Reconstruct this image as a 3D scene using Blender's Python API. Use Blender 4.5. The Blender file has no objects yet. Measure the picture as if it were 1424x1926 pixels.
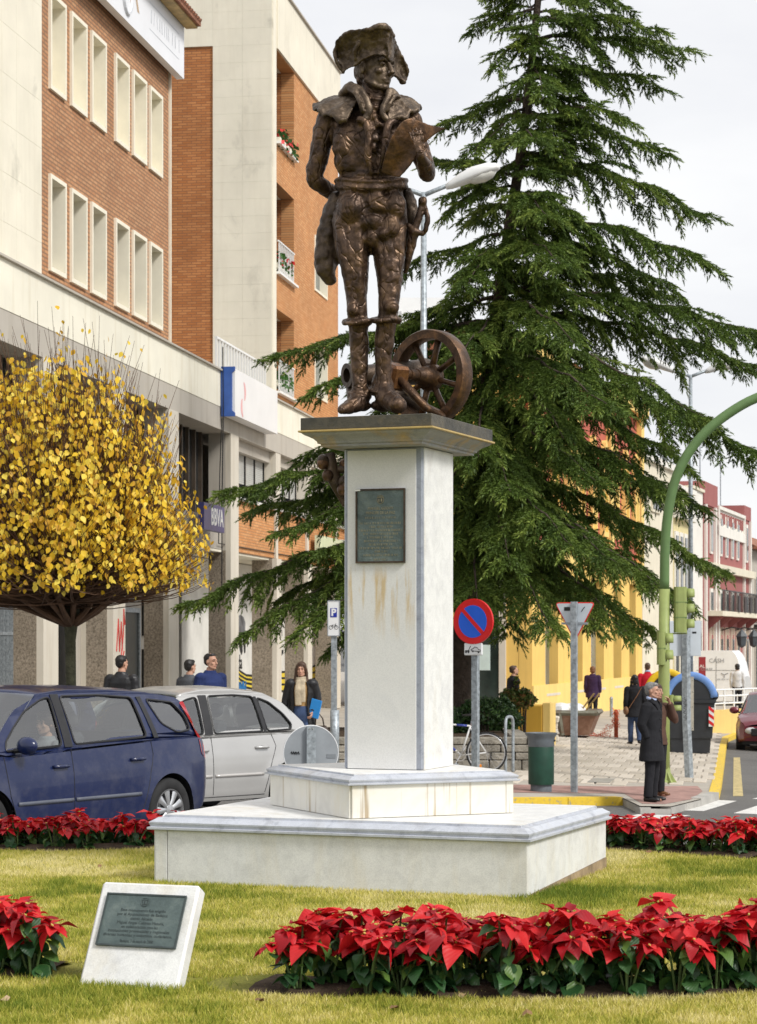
import bpy, bmesh, math, random
import numpy as np
from mathutils import Vector, Matrix
from mathutils.geometry import tessellate_polygon
R = math.radians
rng = random.Random(7)
nr = np.random.default_rng(7)
sc = bpy.context.scene
col = sc.collection

# ---------------------------------------------------------------- camera
F, CX, HY, CZ = 4200.0, 712.0, 1200.0, 2.45      # focal length and horizon in photo pixels, eye height
cam = bpy.data.cameras.new('camera')
cam_o = bpy.data.objects.new('camera', cam)
col.objects.link(cam_o)
cam_o.location = (0, 0, CZ)
cam_o.rotation_euler = (R(90), 0, 0)
cam.sensor_fit = 'HORIZONTAL'
cam.sensor_width = 36.0
cam.lens = F / 1424 * 36
cam.shift_y = (HY - 963) / 1424
cam.clip_start = 0.1
cam.clip_end = 3000
cam.dof.use_dof = True
cam.dof.focus_distance = 15.2
cam.dof.aperture_fstop = 13.0
sc.camera = cam_o

# ---------------------------------------------------------------- sky, sun, exposure
SUN = Vector((0.80, -0.62, 0.95)).normalized()
world = bpy.data.worlds.new('World')
sc.world = world
world.use_nodes = True
wn, wl = world.node_tree.nodes, world.node_tree.links
wn.clear()
w_out = wn.new('ShaderNodeOutputWorld')
w_bg = wn.new('ShaderNodeBackground')
w_bg.inputs['Strength'].default_value = 0.1
w_sky = wn.new('ShaderNodeTexSky')
w_sky.sky_type = 'NISHITA'
w_sky.sun_disc = False
w_sky.sun_elevation = math.asin(SUN.z)
w_sky.sun_rotation = math.atan2(SUN.x, SUN.y)
w_tc = wn.new('ShaderNodeTexCoord')
w_map = wn.new('ShaderNodeMapping')
w_map.inputs['Scale'].default_value = (1.6, 1.6, 5.0)
w_noise = wn.new('ShaderNodeTexNoise')
w_noise.inputs['Scale'].default_value = 1.7
w_noise.inputs['Detail'].default_value = 6
w_noise.inputs['Roughness'].default_value = 0.55
w_ramp = wn.new('ShaderNodeValToRGB')                # cloud cover: pale grey to white
w_ramp.color_ramp.elements[0].position = 0.33
w_ramp.color_ramp.elements[0].color = (0.84, 0.85, 0.885, 1)
w_ramp.color_ramp.elements[1].position = 0.62
w_ramp.color_ramp.elements[1].color = (1.0, 1.0, 1.0, 1)
w_mul = wn.new('ShaderNodeVectorMath')
w_mul.operation = 'SCALE'
w_mul.inputs['Scale'].default_value = 9.5
w_mix = wn.new('ShaderNodeMix')
w_mix.data_type = 'RGBA'
w_mix.inputs[0].default_value = 0.93
wl.new(w_tc.outputs['Generated'], w_map.inputs['Vector'])
wl.new(w_map.outputs['Vector'], w_noise.inputs['Vector'])
wl.new(w_noise.outputs['Fac'], w_ramp.inputs['Fac'])
wl.new(w_ramp.outputs['Color'], w_mul.inputs[0])
wl.new(w_sky.outputs['Color'], w_mix.inputs[6])
wl.new(w_mul.outputs['Vector'], w_mix.inputs[7])
wl.new(w_mix.outputs[2], w_bg.inputs['Color'])
wl.new(w_bg.outputs['Background'], w_out.inputs['Surface'])
sun = bpy.data.lights.new('sun', 'SUN')
sun.energy = 2.8
sun.angle = R(14)
sun.color = (1.0, 0.97, 0.92)
sun_o = bpy.data.objects.new('sun', sun)
col.objects.link(sun_o)
sun_o.rotation_euler = SUN.to_track_quat('Z', 'Y').to_euler()
sc.view_settings.view_transform = 'Standard'
sc.view_settings.look = 'None'
sc.view_settings.exposure = 0.15
sc.view_settings.gamma = 1.0
sc.view_settings.use_curve_mapping = False

# ---------------------------------------------------------------- placing things
def at(px, py, Z):
    return Vector(((px - CX) / F * Z, Z, CZ - (py - HY) / F * Z))

def gz(x, y=0.0):                                    # the streets fall gently towards the right
    return 0.22 - 0.048 * max(-8.0, min(10.0, x))

def ground(px, py, dz=0.0):                          # where the ray through a pixel meets the street
    r, s = (px - CX) / F, (py - HY) / F
    Z = 2.3 / s
    for _ in range(30):
        Z = (CZ - gz(r * Z) - dz) / s
    return Vector((r * Z, Z, gz(r * Z) + dz))

# ---------------------------------------------------------------- objects
def link(o, parent=None):
    col.objects.link(o)
    if parent is not None:
        o.parent = parent
    return o

def tag(o, label=None, cat=None, group=None, kind=None):
    if label: o['label'] = label
    if cat: o['category'] = cat
    if group: o['group'] = group
    if kind: o['kind'] = kind
    return o

def thing(name, label, cat, loc=(0, 0, 0), rz=0.0, group=None):
    o = bpy.data.objects.new(name, None)
    o.empty_display_size = 0.1
    link(o)
    o.location = loc
    o.rotation_euler = (0, 0, rz)
    return tag(o, label, cat, group)

def copy_tree(o, parent=None):
    c = o.copy()
    link(c, parent)
    for ch in list(o.children):
        copy_tree(ch, c)
    return c

def inst(o, name, parent, loc, rot=(0, 0, 0), scale=(1, 1, 1)):   # a piece that shares its mesh
    c = bpy.data.objects.new(name, o)
    link(c, parent)
    c.location = loc
    c.rotation_euler = rot
    c.scale = scale
    return c

class MB:
    """collects shapes; build() links them as one mesh object"""
    def __init__(self):
        self.v, self.f, self.m = [], [], None
    def add(self, vs, fs, M=None):
        b = len(self.v)
        if M is not None:
            vs = [M @ Vector(p) for p in vs]
        self.v.extend([tuple(p) for p in vs])
        self.f.extend([tuple(b + i for i in f) for f in fs])
        return self
    def box(self, x0, x1, y0, y1, z0, z1, M=None, bev=0.0):
        if bev > 0 and min(x1-x0, y1-y0, z1-z0) > 2.2 * bev:
            b = bev
            vs, idx = [], {}
            for ix, (xa, xb) in enumerate(((x0, x0+b), (x1, x1-b))):
                for iy, (ya, yb) in enumerate(((y0, y0+b), (y1, y1-b))):
                    for iz, (za, zb) in enumerate(((z0, z0+b), (z1, z1-b))):
                        idx[ix, iy, iz] = len(vs)
                        vs += [(xa, yb, zb), (xb, ya, zb), (xb, yb, za)]
            g = lambda x, y, z, k: idx[x, y, z] + k
            fs = []
            for s in (0, 1):
                q = [g(s,0,0,0), g(s,1,0,0), g(s,1,1,0), g(s,0,1,0)]; fs.append(q if s else q[::-1])
                q = [g(0,s,0,1), g(0,s,1,1), g(1,s,1,1), g(1,s,0,1)]; fs.append(q if s else q[::-1])
                q = [g(0,0,s,2), g(1,0,s,2), g(1,1,s,2), g(0,1,s,2)]; fs.append(q if s else q[::-1])
            for s in (0, 1):
                for t in (0, 1):
                    fs.append([g(s,t,0,0), g(s,t,1,0), g(s,t,1,1), g(s,t,0,1)])
                    fs.append([g(s,0,t,0), g(s,1,t,0), g(s,1,t,2), g(s,0,t,2)])
                    fs.append([g(0,s,t,1), g(1,s,t,1), g(1,s,t,2), g(0,s,t,2)])
            for x in (0, 1):
                for y in (0, 1):
                    for z in (0, 1):
                        fs.append([g(x,y,z,0), g(x,y,z,1), g(x,y,z,2)])
            return self.add(vs, fs, M)
        vs = [(x, y, z) for x in (x0, x1) for y in (y0, y1) for z in (z0, z1)]
        return self.add(vs, [(0,1,3,2), (4,6,7,5), (0,4,5,1), (2,3,7,6), (0,2,6,4), (1,5,7,3)], M)
    def tube(self, path, rad, n=8, M=None, cap=True, closed=False, flat=None):
        """rad: number, list of numbers or list of (across, up) pairs"""
        P = [Vector(p) for p in path]
        k = len(P)
        if not isinstance(rad, (list, tuple)): rad = [rad] * k
        up = None
        vs, fs = [], []
        for i in range(k):
            a = P[i-1] if (i > 0 or closed) else P[i]
            b = P[(i+1) % k] if (i < k-1 or closed) else P[i]
            t = (b - a)
            t = t.normalized() if t.length > 1e-9 else Vector((0, 0, 1))
            if up is None:
                ref = Vector(flat) if flat else (Vector((0, 0, 1)) if abs(t.z) < 0.9 else Vector((0, 1, 0)))
                up = (ref - t * ref.dot(t)).normalized()
            else:
                up = up - t * up.dot(t)
                up = up.normalized() if up.length > 1e-9 else Vector((1, 0, 0))
            sd = t.cross(up)
            r = rad[i]
            ra, rb = (r if isinstance(r, (list, tuple)) else (r, r))
            for j in range(n):
                an = 2 * math.pi * j / n
                vs.append(P[i] + sd * (ra * math.cos(an)) + up * (rb * math.sin(an)))
        for i in range(k if closed else k-1):
            for j in range(n):
                a, b = i * n, ((i+1) % k) * n
                fs.append((a+j, a+(j+1) % n, b+(j+1) % n, b+j))
        if cap and not closed:
            fs.append(tuple(range(n))[::-1])
            fs.append(tuple((k-1)*n + j for j in range(n)))
        return self.add(vs, fs, M)
    def cyl(self, p0, p1, r, n=12, M=None):
        return self.tube([p0, p1], r, n, M)
    def lathe(self, prof, n=24, M=None, cap=True):
        """profile of (radius, z) turned about z"""
        vs, fs = [], []
        for r, z in prof:
            for j in range(n):
                a = 2*math.pi*j/n
                vs.append((r*math.cos(a), r*math.sin(a), z))
        for i in range(len(prof)-1):
            for j in range(n):
                fs.append((i*n+j, i*n+(j+1) % n, (i+1)*n+(j+1) % n, (i+1)*n+j))
        if cap:
            fs.append(tuple(range(n))[::-1])
            fs.append(tuple((len(prof)-1)*n+j for j in range(n)))
        return self.add(vs, fs, M)
    def ell(self, c, r, n=12, m=8, M=None, rot=None):
        vs, fs = [], []
        c = Vector(c)
        Q = rot.to_matrix() if rot is not None else None
        def pt(x, y, z):
            p = Vector((x*r[0], y*r[1], z*r[2]))
            return c + (Q @ p if Q is not None else p)
        vs.append(pt(0, 0, -1))
        for i in range(1, m):
            ph = math.pi * i / m - math.pi/2
            for j in range(n):
                a = 2*math.pi*j/n
                vs.append(pt(math.cos(ph)*math.cos(a), math.cos(ph)*math.sin(a), math.sin(ph)))
        vs.append(pt(0, 0, 1))
        for j in range(n):
            fs.append((0, 1+(j+1) % n, 1+j))
            for i in range(m-2):
                a, b = 1+i*n, 1+(i+1)*n
                fs.append((a+j, a+(j+1) % n, b+(j+1) % n, b+j))
            a = 1+(m-2)*n
            fs.append((a+j, a+(j+1) % n, len(vs)-1))
        return self.add(vs, fs, M)
    def loft(self, rings, cap=True, M=None, closed=False):
        n = len(rings[0])
        vs = [p for r in rings for p in r]
        fs = []
        k = len(rings)
        for i in range(k if closed else k-1):
            for j in range(n):
                a, b = i*n, ((i+1) % k)*n
                fs.append((a+j, a+(j+1) % n, b+(j+1) % n, b+j))
        if cap and not closed:
            fs.append(tuple(range(n))[::-1])
            fs.append(tuple((k-1)*n+j for j in range(n)))
        return self.add(vs, fs, M)
    def prism(self, poly, axis, a, b, M=None):
        """2-D polygon extruded along an axis ('x': poly is (y,z); 'y': (x,z); 'z': (x,y))"""
        def p3(p, t):
            return {'x': (t, p[0], p[1]), 'y': (p[0], t, p[1]), 'z': (p[0], p[1], t)}[axis]
        n = len(poly)
        vs = [p3(p, a) for p in poly] + [p3(p, b) for p in poly]
        fs = [tuple(range(n))[::-1], tuple(range(n, 2*n))] + [(i, (i+1) % n, n+(i+1) % n, n+i) for i in range(n)]
        return self.add(vs, fs, M)
    def sheet(self, grid, t=0.0, M=None):
        """grid of points, given thickness t along its normals"""
        G = [[Vector(p) for p in r] for r in grid]
        a, b = len(G), len(G[0])
        def nrm(i, j):
            du = G[min(i+1, a-1)][j] - G[max(i-1, 0)][j]
            dv = G[i][min(j+1, b-1)] - G[i][max(j-1, 0)]
            n = du.cross(dv)
            return n.normalized() if n.length > 1e-12 else Vector((0, 0, 1))
        if t == 0:
            vs = [p for r in G for p in r]
            fs = [(i*b+j, (i+1)*b+j, (i+1)*b+j+1, i*b+j+1) for i in range(a-1) for j in range(b-1)]
            return self.add(vs, fs, M)
        top = [G[i][j] + nrm(i, j)*(t/2) for i in range(a) for j in range(b)]
        bot = [G[i][j] - nrm(i, j)*(t/2) for i in range(a) for j in range(b)]
        o = a*b
        fs = []
        for i in range(a-1):
            for j in range(b-1):
                q = (i*b+j, (i+1)*b+j, (i+1)*b+j+1, i*b+j+1)
                fs.append(q)
                fs.append(tuple(o+k for k in q[::-1]))
        edge = [(i, 0) for i in range(a)] + [(a-1, j) for j in range(1, b)] + [(i, b-1) for i in range(a-2, -1, -1)] + [(0, j) for j in range(b-2, 0, -1)]
        for k in range(len(edge)):
            p, q = edge[k], edge[(k+1) % len(edge)]
            i, j = p[0]*b+p[1], q[0]*b+q[1]
            fs.append((j, i, o+i, o+j))
        return self.add(top+bot, fs, M)
    def mesh(self, name='mesh'):
        me = bpy.data.meshes.new(name)
        me.from_pydata(self.v, [], self.f)
        me.update()
        return me
    def build(self, name, mat, parent=None, smooth=False, fix=True, ang=None):
        me = self.mesh(name)
        if fix: fix_normals(me)
        me.materials.append(mat)
        if smooth: shade(me, ang)
        o = bpy.data.objects.new(name, me)
        return link(o, parent)

def fix_normals(me):
    bm = bmesh.new()
    bm.from_mesh(me)
    bmesh.ops.recalc_face_normals(bm, faces=bm.faces)
    bm.to_mesh(me)
    bm.free()

def shade(me, ang=None):
    me.polygons.foreach_set('use_smooth', [True] * len(me.polygons))
    if ang is not None:
        me.set_sharp_from_angle(angle=R(ang))

def raw(name, vs, fs, mat, parent=None, smooth=False):
    me = bpy.data.meshes.new(name)
    me.from_pydata(vs, [], fs)
    me.update()
    me.materials.append(mat)
    if smooth: shade(me)
    o = bpy.data.objects.new(name, me)
    return link(o, parent)

def np_mesh(name, co, idx, k, mat, parent=None, attr=None, smooth=False):
    """fast mesh from arrays: co (n,3), idx (m,k); attr: per-vertex float 'tone'"""
    me = bpy.data.meshes.new(name)
    n, m = len(co), len(idx)
    me.vertices.add(n)
    me.vertices.foreach_set('co', np.asarray(co, dtype=np.float32).ravel())
    me.loops.add(m*k)
    me.loops.foreach_set('vertex_index', np.asarray(idx, dtype=np.int32).ravel())
    me.polygons.add(m)
    me.polygons.foreach_set('loop_start', np.arange(0, m*k, k, dtype=np.int32))
    me.update(calc_edges=True)
    if attr is not None:
        a = me.attributes.new('tone', 'FLOAT', 'POINT')
        a.data.foreach_set('value', np.asarray(attr, dtype=np.float32))
    me.materials.append(mat)
    if smooth: shade(me)
    o = bpy.data.objects.new(name, me)
    return link(o, parent)

def voxel(mb, size, smooth=4, disp=(), sfac=0.5):
    """one continuous skin over everything in mb; disp: (texture, strength)"""
    me = mb.mesh('tmp')
    fix_normals(me)
    o = bpy.data.objects.new('tmp', me)
    col.objects.link(o)
    m = o.modifiers.new('r', 'REMESH')
    m.mode = 'VOXEL'
    m.voxel_size = size
    m.use_smooth_shade = True
    if smooth:
        s = o.modifiers.new('s', 'SMOOTH')
        s.iterations = smooth
        s.factor = sfac
    for tex, st in disp:
        d = o.modifiers.new('d', 'DISPLACE')
        d.texture = tex
        d.strength = st
        d.mid_level = 0.5
        d.texture_coords = 'LOCAL'
    dg = bpy.context.evaluated_depsgraph_get()
    dg.update()
    res = bpy.data.meshes.new_from_object(o.evaluated_get(dg))
    bpy.data.objects.remove(o)
    bpy.data.meshes.remove(me)
    return res

def mesh_obj(name, me, mat, parent=None, smooth=True):
    me.materials.clear()
    me.materials.append(mat)
    if smooth: shade(me)
    o = bpy.data.objects.new(name, me)
    return link(o, parent)

def text(s, size, mat, parent, M, name='lettering', depth=0.002, align='CENTER', sx=1.0, bold=0.0):
    cu = bpy.data.curves.new('t', 'FONT')
    cu.body = s
    cu.size = size
    cu.align_x = align
    cu.align_y = 'CENTER'
    cu.extrude = depth
    cu.offset = bold
    cu.resolution_u = 2
    o = bpy.data.objects.new('t', cu)
    col.objects.link(o)
    dg = bpy.context.evaluated_depsgraph_get()
    dg.update()
    me = bpy.data.meshes.new_from_object(o.evaluated_get(dg))
    bpy.data.objects.remove(o)
    me.transform(M @ Matrix.Diagonal((sx, 1, 1, 1)))
    me.materials.clear()
    me.materials.append(mat)
    r = bpy.data.objects.new(name, me)
    return link(r, parent)

def strokes(width, h, mat, parent, M, seed=1, depth=0.002, name='lettering'):
    """a line of worn, unreadable characters: short upright and slanting strokes"""
    q = random.Random(seed)
    m = MB()
    x = -width/2
    while x < width/2:
        w = h*q.uniform(0.45, 0.7)
        for k in range(q.choice((1, 2, 2))):
            xx = x + w*q.uniform(0.05, 0.6)
            sl = q.uniform(-0.15, 0.15)*h
            m.prism([(xx, -h/2), (xx+h*0.13, -h/2), (xx+h*0.13+sl, h/2), (xx+sl, h/2)], 'z', 0, depth, M)
        x += w + (h*0.5 if q.random() < 0.15 else h*0.12)
    return tag(m.build(name, mat, parent, fix=False), kind='stuff')

def frame(o, ux, uy):
    """matrix with text plane x = ux, y = uy, at o"""
    ux, uy = Vector(ux).normalized(), Vector(uy).normalized()
    uz = ux.cross(uy)
    return Matrix(((ux.x, uy.x, uz.x, o[0]), (ux.y, uy.y, uz.y, o[1]), (ux.z, uy.z, uz.z, o[2]), (0, 0, 0, 1)))

def lerp(a, b, t): return a + (b - a) * t
def interp(x, pts):
    if x <= pts[0][0]: return pts[0][1]
    for (a, va), (b, vb) in zip(pts, pts[1:]):
        if x <= b: return va + (vb - va) * (x - a) / (b - a)
    return pts[-1][1]
def smooth_pts(pts, n):
    """Catmull-Rom through points, n samples per span"""
    P = [Vector(p) for p in pts]
    out = []
    for i in range(len(P)-1):
        p0, p1, p2, p3 = P[max(i-1, 0)], P[i], P[i+1], P[min(i+2, len(P)-1)]
        for k in range(n):
            t = k/n
            out.append(0.5*((2*p1) + (p2-p0)*t + (2*p0-5*p1+4*p2-p3)*t*t + (3*p1-p0-3*p2+p3)*t*t*t))
    out.append(P[-1])
    return out

# ---------------------------------------------------------------- materials
MATS = {}
class N:
    """small node-tree helper"""
    def __init__(self, name):
        self.mat = bpy.data.materials.new(name)
        self.mat.use_nodes = True
        self.t = self.mat.node_tree
        self.b = self.t.nodes['Principled BSDF']
        MATS[name] = self.mat
    def n(self, kind, **kw):
        nd = self.t.nodes.new(kind)
        for k, v in kw.items():
            if k in nd.inputs: nd.inputs[k].default_value = v
            else: setattr(nd, k, v)
        return nd
    def l(self, a, b): self.t.links.new(a, b)
    def coord(self, kind='Object', scale=(1, 1, 1), rot=(0, 0, 0)):
        tc = self.n('ShaderNodeTexCoord')
        mp = self.n('ShaderNodeMapping')
        mp.inputs['Scale'].default_value = scale
        mp.inputs['Rotation'].default_value = rot
        self.l(tc.outputs[kind], mp.inputs['Vector'])
        return mp.outputs['Vector']
    def noise(self, vec, scale, detail=4, rough=0.55, dist=0.0):
        nd = self.n('ShaderNodeTexNoise')
        nd.inputs['Scale'].default_value = scale
        nd.inputs['Detail'].default_value = detail
        nd.inputs['Roughness'].default_value = rough
        nd.inputs['Distortion'].default_value = dist
        if vec is not None: self.l(vec, nd.inputs['Vector'])
        return nd.outputs['Fac']
    def ramp(self, fac, stops, interp='LINEAR'):
        nd = self.n('ShaderNodeValToRGB')
        cr = nd.color_ramp
        cr.interpolation = interp
        while len(cr.elements) < len(stops): cr.elements.new(0.5)
        for e, (p, c) in zip(cr.elements, stops):
            e.position = p
            e.color = (*c, 1) if len(c) == 3 else c
        self.l(fac, nd.inputs['Fac'])
        return nd.outputs['Color']
    def mix(self, fac, a, b, mode='MIX'):
        nd = self.n('ShaderNodeMix')
        nd.data_type = 'RGBA'
        nd.blend_type = mode
        for s, v in ((0, fac), (6, a), (7, b)):
            if hasattr(v, 'is_linked'): self.l(v, nd.inputs[s])
            elif s == 0: nd.inputs[0].default_value = v
            else: nd.inputs[s].default_value = (*v, 1) if len(v) == 3 else v
        return nd.outputs[2]
    def math(self, op, a, b=0.0, clamp=False):
        nd = self.n('ShaderNodeMath')
        nd.operation = op
        nd.use_clamp = clamp
        for s, v in ((0, a), (1, b)):
            if hasattr(v, 'is_linked'): self.l(v, nd.inputs[s])
            else: nd.inputs[s].default_value = v
        return nd.outputs[0]
    def bump(self, h, strength=0.3, dist=0.01):
        nd = self.n('ShaderNodeBump')
        nd.inputs['Strength'].default_value = strength
        nd.inputs['Distance'].default_value = dist
        self.l(h, nd.inputs['Height'])
        self.l(nd.outputs['Normal'], self.b.inputs['Normal'])
        return nd
    def set(self, **kw):
        for k, v in kw.items():
            k = {'rough': 'Roughness', 'metal': 'Metallic', 'color': 'Base Color', 'spec': 'Specular IOR Level', 'coat': 'Coat Weight',
                 'coat_rough': 'Coat Roughness', 'trans': 'Transmission Weight', 'alpha': 'Alpha', 'ior': 'IOR', 'sub': 'Subsurface Weight'}[k]
            if hasattr(v, 'is_linked'): self.l(v, self.b.inputs[k])
            else: self.b.inputs[k].default_value = (*v, 1) if isinstance(v, tuple) and len(v) == 3 else v
        return self

def pm(name, c, rough=0.6, var=0.12, scale=4.0, bump=0.15, bscale=60.0, metal=0.0, spec=0.4, dist=0.004, coat=0.0):
    """plain painted / metal / plaster surface with soft uneven tone and fine relief"""
    if name in MATS: return MATS[name]
    q = N(name)
    v = q.coord()
    f = q.noise(v, scale, 5, 0.6)
    lo = tuple(max(0, x*(1-var*1.6)) for x in c)
    hi = tuple(min(1, x*(1+var)) for x in c)
    colr = q.ramp(f, [(0.3, lo), (0.7, hi)])
    q.set(color=colr, rough=rough, metal=metal, spec=spec, coat=coat)
    if bump > 0: q.bump(q.noise(v, bscale, 3), bump, dist)
    return q.mat

def leaf_mat(name, c1, c2, c3, rough=0.5, trans=0.25, attr=None, spec=0.35):
    """foliage: tone varies from leaf to leaf ('tone' attribute or per object)"""
    q = N(name)
    if attr:
        a = q.n('ShaderNodeAttribute', attribute_name=attr)
        f = a.outputs['Fac']
    else:
        a = q.n('ShaderNodeObjectInfo')
        f = a.outputs['Random']
    colr = q.ramp(f, [(0.0, c1), (0.55, c2), (1.0, c3)])
    q.set(color=colr, rough=rough, spec=spec)
    if trans > 0:
        tr = q.n('ShaderNodeBsdfTranslucent')
        q.l(colr, tr.inputs['Color'])
        mx = q.n('ShaderNodeMixShader')
        mx.inputs[0].default_value = trans
        q.l(q.b.outputs[0], mx.inputs[1])
        q.l(tr.outputs[0], mx.inputs[2])
        out = q.t.nodes['Material Output']
        q.l(mx.outputs[0], out.inputs['Surface'])
    return q.mat

def brick_mat(name, c1, c2, mortar, bw=0.24, bh=0.065, mot=0.010, axis='xz', var=0.5):
    q = N(name)
    tc = q.n('ShaderNodeTexCoord')
    sp = q.n('ShaderNodeSeparateXYZ')
    q.l(tc.outputs['Object'], sp.inputs[0])
    cb = q.n('ShaderNodeCombineXYZ')
    ax = {'x': 0, 'y': 1, 'z': 2}
    q.l(sp.outputs[ax[axis[0]]], cb.inputs[0])
    q.l(sp.outputs[ax[axis[1]]], cb.inputs[1])
    br = q.n('ShaderNodeTexBrick')
    br.inputs['Scale'].default_value = 1.0
    br.inputs['Brick Width'].default_value = bw
    br.inputs['Row Height'].default_value = bh
    br.inputs['Mortar Size'].default_value = mot
    br.inputs['Mortar Smooth'].default_value = 0.15
    br.inputs['Bias'].default_value = -0.1
    br.inputs['Color1'].default_value = (*c1, 1)
    br.inputs['Color2'].default_value = (*c2, 1)
    br.inputs['Mortar'].default_value = (*mortar, 1)
    q.l(cb.outputs[0], br.inputs['Vector'])
    big = q.noise(tc.outputs['Object'], 0.7, 4, 0.65)
    c = q.mix(var, br.outputs['Color'], q.ramp(big, [(0.25, (0.55, 0.55, 0.55)), (0.75, (1.15, 1.1, 1.0))]), 'MULTIPLY')
    q.set(color=c, rough=0.85, spec=0.25)
    h = q.math('SUBTRACT', 1.0, br.outputs['Fac'])
    q.bump(h, 0.6, 0.01)
    return q.mat

def glass_mat(name, tint=(0.75, 0.82, 0.8), rough=0.02, mixv=0.75):
    """thin pane: mostly clear, tinted, with sky reflections"""
    q = N(name)
    tr = q.n('ShaderNodeBsdfTransparent')
    tr.inputs['Color'].default_value = (*tint, 1)
    gl = q.n('ShaderNodeBsdfGlossy')
    gl.inputs['Roughness'].default_value = rough
    fr = q.n('ShaderNodeFresnel')
    fr.inputs['IOR'].default_value = 1.55
    f = q.math('ADD', q.math('MULTIPLY', fr.outputs[0], 1.6), 1.0 - mixv - 0.15, True)
    mx = q.n('ShaderNodeMixShader')
    q.l(f, mx.inputs[0])
    q.l(tr.outputs[0], mx.inputs[1])
    q.l(gl.outputs[0], mx.inputs[2])
    q.l(mx.outputs[0], q.t.nodes['Material Output'].inputs['Surface'])
    return q.mat

def marble_mat(name, base, vein, stain, samt=0.5, vscale=2.0, rough=0.45, vamt=0.5, streak=True):
    q = N(name)
    v = q.coord()
    big = q.noise(v, vscale, 8, 0.65, 1.2)
    c = q.ramp(big, [(0.30, vein), (0.47, base), (0.72, base)])
    c = q.mix(vamt, base, c)
    sv = q.coord(scale=(3.0, 3.0, 0.55))
    st = q.noise(sv, 1.5, 6, 0.62, 0.3)
    stain_f = q.math('MULTIPLY', q.ramp(st, [(0.50, (0, 0, 0)), (0.72, (1, 1, 1))]), samt)
    c = q.mix(stain_f, c, stain)
    sp = q.noise(v, 140, 2, 0.6)
    c = q.mix(0.22, c, q.ramp(sp, [(0.35, (0.45, 0.45, 0.45)), (0.6, (1, 1, 1))]), 'MULTIPLY')
    gr_ = q.noise(v, 9, 6, 0.7, 0.5)
    c = q.mix(0.30, c, q.ramp(gr_, [(0.36, (0.55, 0.55, 0.56)), (0.58, (1, 1, 1))]), 'MULTIPLY')
    q.set(color=c, rough=rough, spec=0.4)
    q.bump(q.noise(v, 90, 3), 0.12, 0.003)
    return q.mat

# ================================================================ surfaces of the setting
def asphalt():
    q = N('asphalt')
    v = q.coord()
    big = q.noise(v, 0.35, 5, 0.65)
    c = q.ramp(big, [(0.3, (0.11, 0.108, 0.105)), (0.7, (0.17, 0.165, 0.158))])
    fine = q.noise(v, 55, 3, 0.7)
    c = q.mix(0.55, c, q.ramp(fine, [(0.35, (0.45, 0.45, 0.46)), (0.65, (1.35, 1.33, 1.3))]), 'MULTIPLY')
    q.set(color=c, rough=0.9, spec=0.3)
    q.bump(fine, 0.5, 0.01)
    return q.mat
def soil():
    q = N('soil')
    v = q.coord()
    c = q.ramp(q.noise(v, 9, 6, 0.7), [(0.3, (0.035, 0.024, 0.016)), (0.7, (0.12, 0.085, 0.058))])
    q.set(color=c, rough=0.95, spec=0.15)
    q.bump(q.noise(v, 30, 5, 0.7), 0.9, 0.03)
    return q.mat
def turf():
    q = N('turf')
    v = q.coord()
    c = q.ramp(q.noise(v, 1.3, 6, 0.65), [(0.3, (0.16, 0.18, 0.03)), (0.6, (0.30, 0.28, 0.07)), (0.8, (0.40, 0.34, 0.13))])
    f = q.noise(v, 70, 4, 0.7)
    c = q.mix(0.6, c, q.ramp(f, [(0.3, (0.3, 0.35, 0.3)), (0.7, (1.3, 1.25, 1.1))]), 'MULTIPLY')
    q.set(color=c, rough=0.9, spec=0.15)
    q.bump(f, 0.8, 0.02)
    return q.mat
def granite():
    q = N('rough_granite')
    v = q.coord()
    f = q.noise(v, 22, 5, 0.75)
    c = q.ramp(f, [(0.3, (0.10, 0.085, 0.065)), (0.5, (0.30, 0.26, 0.21)), (0.72, (0.46, 0.41, 0.34))])
    b = q.noise(v, 1.3, 5, 0.65)
    c = q.mix(0.7, c, q.ramp(b, [(0.3, (0.62, 0.58, 0.52)), (0.65, (1.05, 1.0, 0.95))]), 'MULTIPLY')
    q.set(color=c, rough=0.9, spec=0.2)
    q.bump(f, 0.5, 0.02)
    return q.mat
def stained(name, base, dark, streak=0.5, sc_=1.0, spots=0.0):
    """rendered wall with grey-brown rain streaks"""
    q = N(name)
    v = q.coord()
    sv = q.coord(scale=(2.6*sc_, 2.6*sc_, 0.22*sc_))
    st = q.noise(sv, 1.6, 6, 0.62, 0.2)
    f = q.math('MULTIPLY', q.ramp(st, [(0.5, (0, 0, 0)), (0.75, (1, 1, 1))]), streak)
    b = q.noise(v, 0.9, 5, 0.6)
    c = q.mix(0.5, base, q.ramp(b, [(0.3, tuple(x*0.8 for x in base)), (0.7, tuple(min(1, x*1.08) for x in base))]))
    c = q.mix(f, c, dark)
    if spots:
        s = q.noise(q.coord(scale=(1.0, 1.0, 0.75)), 1.15, 7, 0.62, 0.3)
        sf = q.math('MULTIPLY', q.ramp(s, [(0.58, (0, 0, 0)), (0.74, (1, 1, 1))]), spots)
        c = q.mix(sf, c, tuple(x*0.42 for x in base))
    q.set(color=c, rough=0.85, spec=0.25)
    q.bump(q.noise(v, 40, 4), 0.25, 0.006)
    return q.mat
M_asphalt, M_soil, M_turf, M_granite = asphalt(), soil(), turf(), granite()
M_cream = stained('cream_render', (0.86, 0.82, 0.69), (0.52, 0.43, 0.26), 0.40)
M_creamw = pm('pale_render', (0.85, 0.80, 0.66), 0.8, 0.05, 2, 0.1)
M_conc = stained('grey_concrete', (0.50, 0.46, 0.40), (0.30, 0.26, 0.20), 0.4)
M_lightconc = stained('light_concrete', (0.66, 0.61, 0.52), (0.42, 0.35, 0.25), 0.5)
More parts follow.
